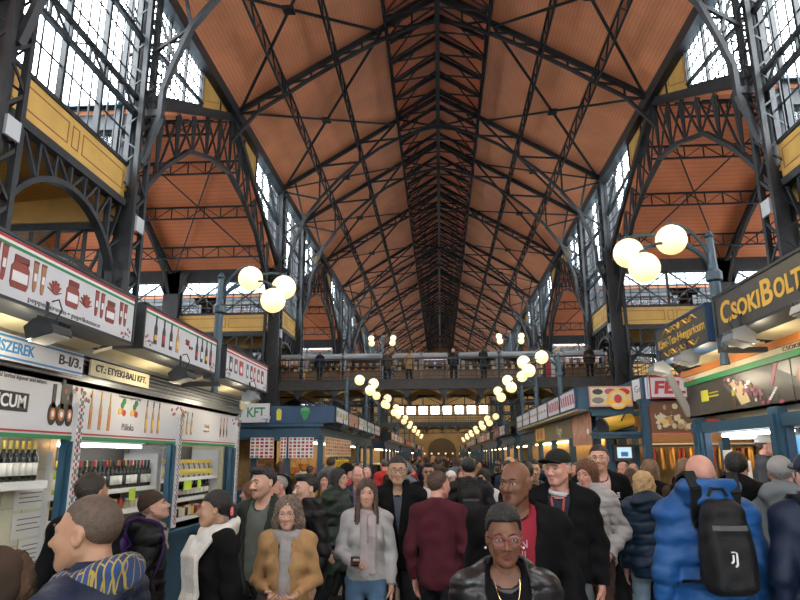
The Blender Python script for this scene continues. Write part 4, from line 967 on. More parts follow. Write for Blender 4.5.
def row_stall(s, y0, y1, X, label, where, seed, nsign, zs=(2.72, 3.14), facew=3.2, colr=BLUE, faces=None, goods=True, warm=True, posts=None):
    """s=-1 left row / +1 right row; X = fascia distance; signs overhang"""
    rnd = random.Random(seed); x = s*X; xo = s*(X+facew)
    t = thing('market_stall', label, 'stall', (s*(X+facew/2), (y0+y1)/2, 0), 0)
    lo, hi = min(x, xo), max(x, xo)
    b = MB(); b.box(lo, hi, y0, y1, 0, .95); b.box(lo-.06, hi+.06, y0-.06, y1, .9, .96); b.build('counter', colr, t)
    n = max(1, round((y1-y0)/2.6))
    for k in range(n+1):
        y = y0+.08+(y1-y0-.16)*k/n; b = MB(); b.box(x-.07, x+.07, y-.08, y+.08, .9, 2.3); b.build('post', colr, t)
    for q in (.34, .68, 1.0):
        b = MB(); xx = x+(xo-x)*q; b.box(xx-.07, xx+.07, y0, y0+.16, .9, 2.3); b.build('post', colr, t)
    b = MB(); b.box(lo, hi, y0, y1, 2.25, 2.62); b.box(lo-.06, hi+.06, y0-.07, y1, 2.3, 2.36); b.box(lo-.1, hi+.1, y0-.1, y1, 2.58, 2.66); b.build('entablature', colr, t)
    b = MB(); xm = s*(X+min(1.5, facew-.08)); b.box(min(xm, xm+s*.06), max(xm, xm+s*.06), y0+1.3, y1, .95, 2.25); b.box(min(xm, xo), max(xm, xo), y0+1.3, y0+1.36, .95, 2.25); b.build('back_panel', mat('warm_back_panel', (.42, .26, .10), .6, noise=.2), t)
    b = MB(); sd = min(1.3, facew-.1); b.box(min(x+s*.1, x+s*sd), max(x+s*.1, x+s*sd), y0+.3, y1-.2, 1.35, 1.38); b.build('shelf_board', SHELFW, t)
    if warm:
        tube_light(s*(X+.55), y0+.4, y1-.3, 2.19, 'warm strip light inside %s' % where, WARMT)
    if goods:
        ny = 12 if y0 < 20 else (5 if y0 < 40 else 0)
        if not ny: return t
        goods_row(where, where, (s*(X+.2), y0+.3, .961), (s*(X+.2), y1-.3, .961), min(ny, 26), rnd)
        goods_row(where, where, (s*(X+.3), y0+.4, 1.381), (s*(X+.3), y1-.3, 1.381), min(ny, 26), rnd)
    return t
# ---- left second stall
LB = row_stall(-1, 17.25, 30.2, 3.2, 'navy and teal corner stall of the left row with grape emblem and photo panels', 'the navy corner stall of the left row', 21, 5, facew=2.6, colr=BLUE)
b = MB(); b.box(-4.55, -2.84, 17.2, 17.5, 2.68, 3.13); b.box(-4.6, -3.02, 17.26, 30.2, 2.66, 3.05); b.build('upper_band', NAVY, LB)
yf = 17.2
def face(b, pts, y, d0=0, d1=.006, mi=0): b.prism(pts, 1, y-d1, y-d0, mi)
b = MB()
for k, (dx, dz) in enumerate(((0, 0), (.07, 0), (-.07, 0), (.035, -.07), (-.035, -.07), (.1, .06), (-.09, .06), (.02, .06), (0, -.13), (-.04, .02), (.05, -.03))): face(b, ell(-3.62+dx, 2.92+dz, .045, .045, 9), yf, 0, .005+.0004*k, 0)
face(b, [(-3.72, 3.0), (-3.52, 3.0), (-3.5, 3.07), (-3.62, 3.1), (-3.73, 3.06)], yf, 0, .01, 1); b.build('grape_emblem', [GREEN, mat('leaf_print', (.10, .35, .12), .5)], LB)
b = MB(); face(b, [(-4.38, 2.76), (-4.26, 2.76), (-4.25, 3.0), (-4.29, 3.06), (-4.36, 3.06), (-4.39, 3.0)], yf, 0, .006); b.build('bottle_emblem', mat('yellow_print', (.6, .55, .05), .5), LB)
def photo_grid(b, x0, x1, z0, z1, nx, nz, y, rnd):
    face(b, rect(x0, x1, z0, z1), y, 0, .02, 0)
    for i in range(nx):
        for j in range(nz):
            dx, dz = (x1-x0)/nx, (z1-z0)/nz; face(b, rect(x0+dx*(i+.16), x0+dx*(i+.86), z0+dz*(j+.16), z0+dz*(j+.84)), y, .02, .024, rnd.choice((1, 1, 2, 3, 4, 5)))
GRID = [WHP, RED, ORNG, INKG, mat('dark_red_print', (.25, .03, .02), .5), TANP]
for k, (a, c, n, l) in enumerate(((-5.05, -4.42, 5, 'leftmost'), (-4.24, -4.08, 2, 'narrow'), (-4.02, -3.36, 6, 'rightmost'))):
    b = MB(); photo_grid(b, a, c, 1.77, 2.3, n, 6, 17.17, random.Random(k)); tag(b.build('photo_panel', GRID), '%s panel of small food photos on the camera-facing side of the navy corner stall' % l, 'panel')
b = MB(); rnd = random.Random(8); X = -3.13
flat(b, X, 1, rect(17.6, 22.6, 1.8, 2.33), 0, .02, 0)
for i in range(14):
    for j in range(5): flat(b, X, 1, rect(17.7+i*.35, 17.95+i*.35, 1.85+j*.096, 1.92+j*.096), .02, .024, rnd.choice((1, 2, 5, 5)))
tag(b.build('photo_panel', [CREAM]+GRID[1:]), 'long cream panel of food photos on the aisle side of the navy corner stall', 'panel')
t = thing('name_board', 'white board with dark green capitals left of the navy corner band', 'sign', (-4.95, 17.1, 2.7))
b = MB(); b.box(-5.75, -4.56, 17.06, 17.14, 2.7, 3.2); b.build('board', WHITE, t)
text_mesh('lettering', 'IT KFT.', .36, GREEN, (-5.05, 17.055, 2.95), (0, -1, 0), parent=t, bold=.008, width=.86)
b = MB(); b.box(-5.75, -4.6, 17.14, 17.3, 2.62, 3.1); tag(b.build('board_backing', NAVY), 'navy backing box behind the green-lettered white board', 'box')
t = thing('floodlight', 'small white camera-like spotlight beside the green-lettered board', 'lamp', (-4.6, 17.0, 2.75)); b = MB(); b.box(-4.72, -4.5, 16.86, 17.0, 2.78, 2.86); b.build('housing', WHITE, t); b = MB(); b.tube([(-4.6, 17.0, 2.8), (-4.62, 16.98, 2.6), (-4.52, 16.95, 2.45)], .012, 5); b.build('cable', DARK, t)
ys = [17.3, 19.7, 22.1, 24.9, 27.6, 30.2]
FACEC = [[GREEN, GOLD], [ORNG, TANP], [GREEN, GOLD], [GREEN, INKG], [TANP, ORNG]]
for k in range(5):
    tt = sign_box('%s white sign box along the aisle side of the navy corner stall' % ['nearest', 'second', 'third', 'fourth', 'farthest'][k], -2.8, 1, ys[k]+.05, ys[k+1]-.05, 2.7, 3.13, WHITE if k != 1 else mat('peach_panel', (.5, .27, .18), .5), group='sign boxes of the navy corner stall', depth=.2)
    b = MB(); rnd = random.Random(k)
    for q in range(7):
        yy = ys[k]+.35+(ys[k+1]-ys[k]-.7)*q/6; h = rnd.uniform(.08, .2); flat(b, -2.8, 1, rect(yy-.09, yy+.07, 2.86-.02*(q % 2), 2.86+h), 0, .004, q % 2)
    b.build('product_picture', FACEC[k], tt)
for k in range(4): floodlight(-2.75, 18.5+2.5*k, 2.6, 1, 'dark floodlight under the %s sign box of the navy corner stall' % ['nearest', 'second', 'third', 'fourth'][k])
# yellow bunches hanging at the corner, warm baskets in the opening
def bunch_proto():
    if 'bunch' in PROTO: return PROTO['bunch']
    t = thing('hanging_bunch', 'bunch', 'bunch', (0, 0, 0)); b = MB()
    for q in range(7): b.ball((.05*math.cos(q*2.4), .05*math.sin(q*2.4), -.03*q), .045, 8, sc=(1, 1, 1.3))
    b.build('peppers', mat('yellow_pepper', (.62, .42, .03), .35), t, smooth=True); b = MB(); b.tube([(0, 0, -.1), (0, 0, .1)], .006, 4); b.build('string', PAPER, t); PROTO['bunch'] = t; return t
for k in range(9): put(bunch_proto(), 'yellow bunch hanging in the aisle opening of the navy corner stall', 'yellow hanging bunches', (-3.05, 17.7+k*.42, 1.66))
def basket_proto():
    if 'basket' in PROTO: return PROTO['basket']
    t = thing('hanging_basket', 'basket', 'basket', (0, 0, 0)); b = MB(); b.lathe([(.05, -.2), (.12, -.16), (.15, -.02), (.14, 0), (.12, -.03)], n=12); b.build('bowl', mat('orange_basket', (.5, .18, .03), .6, noise=.3, nscale=20), t); b = MB(); b.tube([(-.14, 0, -.02), (-.1, 0, .14), (0, 0, .2), (.1, 0, .14), (.14, 0, -.02)], .01, 5); b.build('handle', mat('orange_basket', (1, 1, 1)), t); PROTO['basket'] = t; return t
for k in range(10): put(basket_proto(), 'orange basket hanging in the camera-facing opening of the navy corner stall', 'orange baskets', (-5.0+.33*(k % 6), 17.6+.35*(k//6), 1.62-.1*(k % 2)), k)
# ---- right second stall
RB = row_stall(1, 13.6, 26.5, 3.2, 'blue corner stall of the right row with sausage poster and small screen', 'the blue corner stall of the right row', 31, 6, facew=.75, colr=BLUE, goods=True)
b = MB(); b.box(2.84, 3.06, 13.5, 13.75, 2.72, 3.17); b.box(3.06, 3.95, 13.52, 26.5, 2.66, 3.1); b.build('upper_band', BLUE, RB)
t = thing('sign_board', 'pictured sign board with a round red and yellow emblem on the blue corner stall', 'sign', (3.42, 13.45, 2.8))
b = MB(); b.box(3.06, 3.92, 13.42, 13.5, 2.76, 3.17); b.build('board', mat('pink_board', (.55, .3, .25), .5), t)
b = MB(); yq = 13.42
face(b, rect(3.09, 3.89, 2.79, 3.14), yq, 0, .004, 0)
for k, (a, c, e, f, mi) in enumerate(((3.1, 3.35, 2.82, 2.95, 1), (3.36, 3.6, 3.0, 3.13, 2), (3.62, 3.88, 2.98, 3.13, 3), (3.12, 3.34, 3.0, 3.12, 4), (3.4, 3.5, 2.82, 2.95, 5))): face(b, ell((a+c)/2, (e+f)/2, (c-a)/2, (f-e)/2, 9), yq, .004, .006+.0005*k, mi)
b.build('food_picture', [CREAM, INKG, PINK, RED, INK, ORNG], t)
b = MB(); face(b, ell(3.62, 2.9, .21, .2, 20), yq, .006, .03, 0); face(b, ell(3.62, 2.9, .17, .16, 20), yq, .03, .034, 1); face(b, ell(3.62, 2.91, .08, .09, 12), yq, .034, .038, 2); face(b, rect(3.36, 3.88, 2.82, 2.88), yq, .03, .036, 0); b.build('round_emblem', [GOLD, CREAM, RED], t)
t = thing('sign_board', 'small white angled board with grey script left of the big red capitals', 'sign', (3.99, 13.2, 2.85))
b = MB(); b.add([(x, y, z) for x, y in ((3.93, 13.4), (4.06, 12.9), (3.97, 13.42), (4.1, 12.92)) for z in (2.86, 3.28)], ((0,1,3,2),(4,6,7,5),(0,4,5,1),(2,3,7,6),(0,2,6,4),(1,5,7,3))); b.build('board', WHITE, t)
text_mesh('lettering', 'Grill', .2, INKG, (3.99, 13.14, 3.08), (-.968, -.25, 0), parent=t, width=.36)
FB = thing('market_stall', 'deli stall with the big red capitals and a food poster, right row', 'stall', (5.3, 14, 0))
b = MB(); b.box(4.06, 7.0, 12.95, 16, 0, .95); b.box(4.0, 7.0, 12.9, 16, .9, .97); b.build('counter', BLUE, FB)
for x in (3.99, 5.45, 6.9):
    b = MB(); b.box(x-.07, x+.07, 12.9, 13.06, .9, 2.86); b.box(x-.1, x+.1, 12.87, 13.08, 2.74, 2.86); b.build('post', BLUE, FB)
b = MB(); b.box(4.0, 7.0, 12.95, 16, 2.82, 3.3); b.build('upper_band', NAVY, FB)
b = MB(); b.box(4.06, 7.0, 15.2, 15.3, .95, 2.82); b.build('back_panel', mat('warm_back_panel', (1, 1, 1)), FB)
b = MB(); b.box(4.08, 5.4, 12.93, 12.97, 2.2, 2.82); q = b.build('food_poster', mat('red_poster', (.42, .05, .04), .5), FB); q['label'] = 'food poster with mushrooms and sausages'
b = MB(); rnd = random.Random(4)
face(b, [(4.1, 2.22), (4.95, 2.22), (5.05, 2.4), (4.85, 2.6), (4.8, 2.8), (4.1, 2.8)], 12.93, 0, .003, 4)
for k in range(34): face(b, ell(4.2+rnd.random()*.65, 2.3+rnd.random()*.42, rnd.uniform(.03, .09), rnd.uniform(.03, .06), 9), 12.93, .003, .005+.0003*k, rnd.choice((0, 0, 1, 2, 3)))
b.build('food_print', [CREAM, TANP, mat('brown_print', (.16, .07, .03), .5), GOLD, mat('brown_print', (.16, .07, .03), .5)], q)
b = MB(); b.box(4.08, 5.4, 12.92, 12.97, 2.04, 2.19); q = b.build('gold_band', mat('gold_band_paint', (.4, .17, .05), .5), FB)
text_mesh('lettering', 'FRISS FINOM FALATOK', .075, GOLD, (4.74, 12.916, 2.12), (0, -1, 0), parent=FB, width=1.2) if False else None
t = thing('sign_board', 'white sign board with big slanting red capitals at the right', 'sign', (4.9, 12.85, 2.86))
b = MB(); b.box(4.08, 5.95, 12.8, 12.88, 2.86, 3.29); b.build('board', WHITE, t); b = MB()
for a, c, e, f in ((4.08, 5.95, 2.86, 2.885), (4.08, 5.95, 3.265, 3.29), (4.08, 4.105, 2.86, 3.29)): b.box(a, c, 12.79, 12.8, e, f)
b.build('red_edge', RED, t)
text_mesh('lettering', 'FELVÁ', .33, RED, (4.15, 12.795, 3.06), (0, -1, 0), parent=t, bold=.014, slant=.12, align='LEFT', width=1.12)
for k in range(28): put(sausage_proto('gold' if k % 3 else 'red', .42, .024), '%s sausages hanging in the deli stall under the red capitals' % ('golden' if k % 3 else 'red'), '%s deli sausages' % ('golden' if k % 3 else 'red'), (4.2+(k % 14)*.19, 13.4+.5*(k//14), 1.92), k)
b = MB(); b.tube([(4.1, 13.4, 1.97), (6.9, 13.4, 1.97)], .012, 6); b.tube([(4.1, 13.9, 1.97), (6.9, 13.9, 1.97)], .012, 6); b.box(4.06, 6.9, 13.3, 14, 1.99, 2.02); tag(b.build('hanging_rail', STEEL), 'steel rail of hanging sausages in the deli stall under the red capitals', 'rail')
t = thing('tube_light', 'warm strip light inside the deli stall under the red capitals', 'lamp', (5.5, 13.2, 2.1)); b = MB(); b.tube([(4.2, 13.2, 2.12), (6.8, 13.2, 2.12)], .025, 8); b.build('tube', WARMT, t)
# yellow drum, screen and shelf at the corner
t = thing('display_drum', 'yellow drum with a dark open end on the ledge of the blue corner stall', 'drum', (3.5, 13.3, 2.3))
b = MB(); b.tube([(3.22, 13.2, 2.36), (3.5, 13.32, 2.42), (3.86, 13.46, 2.5)], [.15, .145, .12], 18); b.build('barrel', mat('yellow_drum', (.62, .40, .04), .4), t, smooth=False)
b = MB(); b.tube([(3.2, 13.19, 2.355), (3.24, 13.21, 2.365)], [.16, .16], 18); b.build('dark_mouth', INK, t)
b = MB(); b.tube([(3.5, 13.3, 2.26), (3.62, 13.2, 2.5), (3.75, 13.35, 2.66)], .015, 6); b.build('strap', INK, t)
b = MB(); b.box(3.08, 3.95, 13.1, 13.6, 2.12, 2.2); b.box(3.05, 3.98, 13.05, 13.6, 2.19, 2.24); tag(b.build('ledge', BLUE), 'blue ledge under the yellow drum at the corner of the right row', 'ledge')
t = thing('screen', 'small screen with a pale blue picture in the corner window of the blue stall', 'screen', (3.67, 13.5, 1.7))
b = MB(); b.box(3.46, 3.88, 13.44, 13.52, 1.68, 2.0); b.build('bezel', DARK, t); b = MB(); b.box(3.53, 3.81, 13.432, 13.44, 1.74, 1.95); b.build('picture', mat('lit_screen', (.3, .4, .45), .3, emit=(.5, .72, .85), estr=.45), t); b = MB(); b.box(3.6, 3.74, 13.428, 13.432, 1.77, 1.86); b.build('picture_text', BLUEP, t)
b = MB(); X = 3.08; flat(b, X, -1, rect(13.65, 15.5, 2.0, 2.72), -.03, 0, 0); rnd = random.Random(2)
for k in range(26):
    y = 13.75+rnd.random()*1.6; z = 2.1+rnd.random()*.3; a = rnd.uniform(-.12, .12); flat(b, X, -1, [(y-.05, z), (y+.05, z), (y+.05+a, z+.3), (y-.05+a, z+.3)], 0, .003+.0003*k, rnd.choice((1, 2, 3)))
flat(b, X, -1, ell(13.85, 2.28, .1, .06, 12), .01, .014, 4); tag(b.build('food_poster', [mat('salmon_print', (.42, .2, .12), .5), mat('sausage_print', (.5, .16, .07), .5), TANP, mat('pink_meat_print', (.55, .28, .2), .5), WHP]), 'tall poster of pink sausages on the aisle side of the blue corner stall', 'poster')
t = thing('name_board', 'olive name board with pale script next to the sausage poster', 'sign', (3.1, 18.6, 2.2)); b = MB(); b.box(3.08, 3.13, 15.6, 21.5, 2.2, 2.64); b.build('board', mat('olive_board', (.17, .13, .06), .5), t)
text_mesh('lettering', 'Hagyi', .34, CREAM, (3.075, 17.2, 2.42), (-1, 0, 0), parent=t, slant=.2); b = MB(); flat(b, 3.08, -1, rect(19.6, 21.4, 2.24, 2.6), 0, .004); flat(b, 3.08, -1, ell(20.2, 2.42, .3, .15, 10), .004, .006, 1); flat(b, 3.08, -1, ell(20.9, 2.42, .3, .15, 10), .004, .006, 1); b.build('yellow_picture', [GOLD, ORNG], t)
ys = [13.55, 15.35, 17.1, 18.9, 20.6, 22.4, 24.1]
for k in range(6):
    tt = sign_box('%s sign box along the aisle side of the blue corner stall, %s' % (['nearest', 'second', 'third', 'fourth', 'fifth', 'farthest'][k], 'white with red pictures' if k < 2 else 'white'), 2.8, -1, ys[k]+.04, ys[k+1]-.04, 2.74, 3.17, WHITE, group='sign boxes of the blue corner stall', depth=.2, case=NAVY if k == 0 else DARK)
    b = MB(); rnd = random.Random(k)
    for q in range(6):
        yy = ys[k]+.25+(ys[k+1]-ys[k]-.5)*q/5; flat(b, 2.8, -1, [(yy-.12, 2.85), (yy+.05, 2.85), (yy+.12, 3.05+.04*(q % 2)), (yy-.03, 3.07)] if k < 2 else rect(yy-.1, yy+.1, 2.93, 2.97+.03*(q % 2)), 0, .004, q % 2)
    b.build('product_picture', [mat('pale_red_print', (.42, .10, .09), .5), PINK] if k < 2 else [mat('pale_grey_print', (.35, .33, .32), .5), TANP], tt)
    b = MB(); b.box(2.82, 3.1, ys[k]+.05, ys[k+1]-.05, 2.69, 2.735); tag(b.build('soffit_board', CREAM), 'cream lit soffit under the %s sign box of the blue corner stall' % ['nearest', 'second', 'third', 'fourth', 'fifth', 'farthest'][k], 'board')
# ---- rows further away
for s, y0, y1, nm in ((-1, 37.0, 50.5, 'first left stall beyond the footbridge'), (-1, 52.5, 70.5, 'second left stall beyond the footbridge'), (-1, 78.5, 92.0, 'far left stall near the end of the hall'), (-1, 96, 110, 'last left stall at the end of the hall'),
                      (1, 28.5, 34.5, 'right stall under the footbridge'), (1, 37.5, 50.5, 'first right stall beyond the footbridge'), (1, 52.5, 70.5, 'second right stall beyond the footbridge'), (1, 78.5, 92.0, 'far right stall near the end of the hall'), (1, 96, 110, 'last right stall at the end of the hall')):
    S = row_stall(s, y0, y1, 3.2, 'lit market stall, the %s' % nm, 'the '+nm, int(y0)+s, 0, colr=NAVY if s < 0 else BLUE)
    n = int((y1-y0)/2.4); rnd = random.Random(int(y0)*3+s)
    for k in range(n):
        a = y0+.1+(y1-y0-.2)*k/n; c = y0+.1+(y1-y0-.2)*(k+1)/n-.1; fm = rnd.choice([WHITE, WHITE, CREAM, mat('peach_panel', (1, 1, 1)), RED, NAVY])
        tt = sign_box('%s sign box over the %s' % (NTH[k], nm), s*2.8, -s, a, c, 2.7, 3.13, fm, group='sign boxes of the '+nm, depth=.2)
        b = MB()
        for q in range(5): yy = a+.3+(c-a-.6)*q/4; flat(b, s*2.8, -s, rect(yy-.14, yy+.1, 2.82, 2.98), 0, .004, q % 2)
        b.build('picture', [rnd.choice((GREEN, RED, INKG)), GOLD], tt)
for y in (19.7, 25, 30, 38, 44.5, 52, 60, 71): lamp(-2.86, y, 4.12, 1, '%s three-globe lamp from the camera on the left side of the aisle' % {19.7: 'second', 25: 'third', 30: 'fourth', 38: 'fifth', 44.5: 'sixth', 52: 'seventh', 60: 'eighth', 71: 'ninth'}[y], zb=3.13)
for k, y in enumerate((15.45, 19.3, 22.6, 33, 38, 44.5, 52, 60, 71)): lamp(2.86 if y < 30 else 3.2, y, 4.12 if y < 30 else 3.75, -1, '%s three-globe lamp from the camera on the right side of the aisle' % (NTH[k+1] if k < 14 else 'farthest'), zb=3.14)
# ================================================================= FOOTBRIDGES AND GALLERIES
RAILM = mat('dark_railing', (.04, .042, .045), .45, .3); GREYP = mat('grey_post_paint', (.30, .31, .32), .5)
def footbridge(ya, yb, label, dx=HW+2.3):
    t = thing('footbridge', label, 'bridge', (XC, (ya+yb)/2, 5))
    b = MB(); b.box(XC-dx, XC+dx, ya+.1, yb-.1, 5.22, 5.36); b.build('deck', mat('deck_boards', (.10, .07, .05), .7), t)
    b = MB()
    for y in (ya, yb):
        b.box(XC-dx, XC+dx, y-.08, y+.08, 5.0, 5.45); b.box(XC-dx, XC+dx, y-.14, y+.14, 4.97, 5.03); b.box(XC-dx, XC+dx, y-.14, y+.14, 5.42, 5.48)
    b.build('edge_girder', mat('girder_paint', (.06, .055, .05), .6, noise=.2), t)
    b = MB(); n = 12
    for k in range(n):
        x0 = XC-dx+2*dx*k/n; x1 = x0+2*dx/n
        pts = [(x0+.12+(x1-x0-.24)*q/8, 4.72+.26*math.sin(q*PI/8)) for q in range(9)]
        b.prism(pts+[(x1-.12, 5.2), (x0+.12, 5.2)], 1, ya+.2, yb-.2)
    b.build('ochre_vault', YEL, t)
    for k in range(n+1):
        x = XC-dx+2*dx*k/n; b = MB(); b.box(x-.06, x+.06, ya+.1, yb-.1, 4.5, 5.2); b.prism([(x-.3, 5.0), (x+.3, 5.0), (x+.06, 4.6), (x-.06, 4.6)], 1, ya-.02, ya+.14); b.build('joist', IRON, t)
    b = MB(); lattice(b, (XC-dx, (ya+yb)/2, 4.35), (XC+dx, (ya+yb)/2, 4.35), 20, .1, .5, a=.08, diag=.06); b.build('lattice_beam', IRON, t)
    for y in (ya, yb):
        b = MB(); b.box(XC-dx, XC+dx, y-.04, y+.04, 6.46, 6.53)
        for z in (5.6, 5.85, 6.15): b.box(XC-dx, XC+dx, y-.015, y+.015, z, z+.03)
        b.build('hand_rail', RAILM, t)
        b = MB(); k = 0; x = XC-dx
        while x < XC+dx:
            b.box(x-.02, x+.02, y-.02, y+.02, 5.4, 6.48)
            for q in range(1, 6): b.box(x+q*.26-.007, x+q*.26+.007, y-.008, y+.008, 5.6, 6.15)
            x += 1.55
        b.build('balusters', RAILM, t)
    return t
footbridge(31.4, 35.9, 'nearest iron footbridge across the nave, carrying craft stands')
footbridge(72.6, 77.1, 'far iron footbridge across the nave')
b = MB()
for s in (-1, 1): b.box(min(XC+s*10.6, XC+s*XO), max(XC+s*10.6, XC+s*XO), 3, Y1, 5.05, 5.3)
struct(b.build('floor', mat('gallery_floor', (.16, .12, .08), .7)))
for s in (-1, 1):
    t = thing('gallery_railing', 'dark iron railing along the %s gallery' % SIDE[s], 'railing', (XC+s*10.7, 50, 5.3)); b = MB(); x = XC+s*10.7
    for z in (5.6, 5.9, 6.2, 6.42): b.box(x-.02, x+.02, 3, Y1, z, z+.04)
    b.build('hand_rail', RAILM, t); b = MB()
    for k in range(150): b.box(x-.015, x+.015, 3+k*.7, 3.03+k*.7, 5.3, 6.45)
    b.build('balusters', RAILM, t)
def stand(x0, x1, y, label, where, seed, pal, cover=GREYP, z0=5.36, lit=None):
    t = thing('craft_stand', label, 'stand', ((x0+x1)/2, y+.5, z0)); rnd = random.Random(seed)
    for x in (x0+.04, x1-.04):
        for yy in (y, y+1.0): b = MB(); b.box(x-.04, x+.04, yy-.04, yy+.04, z0, 7.0); b.build('post', GREYP, t)
    b = MB(); b.tube([(x0, y+.1, 6.78), (x1, y+.1, 6.78)], .17, 12); b.box(x0, x1, y+.05, y+1.05, 6.9, 6.97); b.build('roller_cover', cover, t)
    b = MB(); b.box(x0, x1, y-.1, y+1.0, 6.02, 6.06); b.box(x0, x1, y+.3, y+1.0, 6.3, 6.33); b.box(x0, x1, y-.08, y-.04, z0, 6.02); b.build('shelf_board', WOODM, t)
    b = MB(); b.box(x0, x1, y+.98, y+1.02, z0, 6.9); b.build('back_cloth', mat('stand_back', (.16, .14, .12), .8), t)
    n = int((x1-x0)/.34)
    goods_row(where, where, (x0+.05, y+.02, 6.061), (x1-.05, y+.02, 6.061), n, rnd, (.15, .14, .2), pal); goods_row(where, where, (x0+.05, y+.45, 6.331), (x1-.05, y+.45, 6.331), n, rnd, (.15, .14, .26), pal)
    if lit: tube_light_x(x0+.1, x1-.1, y+.3, 6.66, 'pinkish tube light in %s' % where.replace('craft stand', 'stand').replace(' lit by a pinkish tube', '').replace(', right of the pair at the bridge centre', ' at the bridge centre'), lit)
    return t
def tube_light_x(x0, x1, y, z, label, m):
    t = thing('tube_light', label, 'lamp', ((x0+x1)/2, y, z)); b = MB(); b.tube([(x0, y, z), (x1, y, z)], .025, 8); b.build('tube', m, t); return t
PT = mat('pink_tube', (1, 1, 1), .4, emit=(1, .8, 1.0), estr=4)
for k, (a, c, l, pal, lit) in enumerate(((-9.3, -7.2, 'craft stand with coloured cloths at the left end of the footbridge', (0, 1, 3, 4, 7), None), (-6.9, -5.0, 'craft stand with black garments left of the bridge centre', (6, 6, 0), None), (-4.9, -2.95, 'craft stand with grey goods on the left of the footbridge', (1, 5, 3, 0), None),
    (-2.3, -.93, 'craft stand with gold goods, left of the pair at the bridge centre', (3, 1, 3, 5), None), (-.9, .46, 'craft stand with small wares, right of the pair at the bridge centre', (1, 5, 2, 0), PT), (.98, 3.0, 'craft stand with white wares just right of the bridge centre', (1, 1, 5), None), (3.15, 5.0, 'craft stand with brown wares on the right of the footbridge', (5, 1, 3), None), (6.3, 8.3, 'craft stand lit by a pinkish tube at the right end of the footbridge', (0, 3, 5, 1, 7), PT))):
    stand(a+.02, c-.02, 32.6, l, 'the '+l, 50+k, pal, lit=lit)
for k in range(9):
    pr = box_proto('hung_cloth', 'cloth', (.2, .03, .42), GOODM[(1, 0, 4, 2, 3, 0, 1, 7, 3)[k]]); put(pr, '%s cloth hanging on the left end stand of the footbridge' % GN[(1, 0, 4, 2, 3, 0, 1, 7, 3)[k]], 'hanging cloths', (-9.1+k*.22, 32.45, 6.3))
t = thing('banner', 'red and white banner standing at the right of the footbridge', 'banner', (5.6, 32.5, 5.36)); b = MB(); b.box(5.35, 5.6, 32.48, 32.52, 5.36, 6.75); b.build('red_half', RED, t); b = MB(); b.box(5.6, 5.85, 32.48, 32.52, 5.36, 6.75); b.build('white_half', WHITE, t)
for k, x in enumerate((-3.15, 3.95)):
    t = thing('street_lamp', 'two-armed globe lamp on the footbridge, %s of the centre' % ('left' if k == 0 else 'right'), 'lamp', (x, 35.2, 5.36)); b = MB(); b.lathe([(.09, 5.36), (.06, 5.6), (.05, 8.3), (.02, 8.45)], (x, 35.2, 0), 10); b.build('post', LAMPM, t)
    for s in (-1, 1):
        b = MB(); b.tube([(x, 35.2, 8.0), (x+s*.3, 35.2, 8.4), (x+s*.62, 35.2, 8.38)], .025, 6); b.build('arm', LAMPM, t)
        for dx, dz in ((.62, .0), (.58, -.3)): b = MB(); b.ball((x+s*dx, 35.2-.12*(dz < 0), 8.22+dz), .17, 16); b.build('globe', GLOBE, t, smooth=True)
for s in (-1, 1):
    for k in range(4):
        y = 19+k*3.4; t = stand_l = thing('craft_stand', '%s display stand of wares on the %s gallery' % (ORD[k], SIDE[s]), 'stand', (s*11.6, y, 5.3)); x = s*11.3
        b = MB()
        for z in (5.9, 6.4, 6.9): b.box(min(x, x+s*.5), max(x, x+s*.5), y, y+2.6, z, z+.03)
        b.box(min(x+s*.5, x+s*.54), max(x+s*.5, x+s*.54), y, y+2.6, 5.3, 7.3); b.build('shelf_board', WOODM, t); rnd = random.Random(k)
        for z in (5.931, 6.431, 6.931): goods_row('the %s gallery stand, %s' % (ORD[k], SIDE[s]), '%s gallery stand %s' % (ORD[k], SIDE[s]), (x+s*.15, y+.1, z), (x+s*.15, y+2.5, z), 5, rnd, (.15, .18, .3), (3, 0, 5, 1, 3))
for k in range(12):
    x = -6.4+k*1.2; t = thing('wall_lamp', 'small warm lamp in the row along the far end wall', 'lamp', (x, Y1-.6, 2.1), 0, 'lamps along the far wall'); b = MB(); b.ball((x, Y1-.6, 2.2), .16, 12); b.build('globe', GLOBE, t, smooth=True); b = MB(); b.tube([(x, Y1-.6, 2.05), (x, Y1-.02, 2.05)], .03, 5); b.build('arm', LAMPM, t)

# ================================================================= PEOPLE
def P3(x, y, z): return np.array([x, y, z], float)
class Sd:
    """signed distance helpers on an (N,3) array"""
def s_ell(P, c, r):
    q = (P-np.array(c))/np.array(r); k0 = np.sqrt((q*q).sum(1))+1e-9; q2 = q/np.array(r); k1 = np.sqrt((q2*q2).sum(1))+1e-9
    return k0*(k0-1)/k1
def s_cap(P, a, b, ra, rb):
    a = np.array(a, float); b = np.array(b, float); d = b-a; t = np.clip(((P-a)@d)/max(1e-9, d@d), 0, 1)
    return np.sqrt(((P-a-t[:, None]*d)**2).sum(1))-(ra+(rb-ra)*t)
def s_box(P, c, h, r):
    q = np.abs(P-np.array(c))-np.array(h)+r; return np.sqrt((np.maximum(q, 0)**2).sum(1))+np.minimum(q.max(1), 0)-r
def smin(a, b, k): h = np.clip(.5+.5*(b-a)/k, 0, 1); return b*(1-h)+a*h-k*h*(1-h)
def smax(a, b, k): return -smin(-a, -b, k)
def fold(P, amp, f=1.0, ph=0.0):
    x, y, z = P[:, 0]*f, P[:, 1]*f, P[:, 2]*f
    return amp*(np.sin(17*x+23*z+ph+2*np.sin(9*y+ph))*np.sin(31*z-13*x+1.7*ph)+.6*np.sin(47*z+29*x*np.sign(x+1e-6)+19*y+ph))
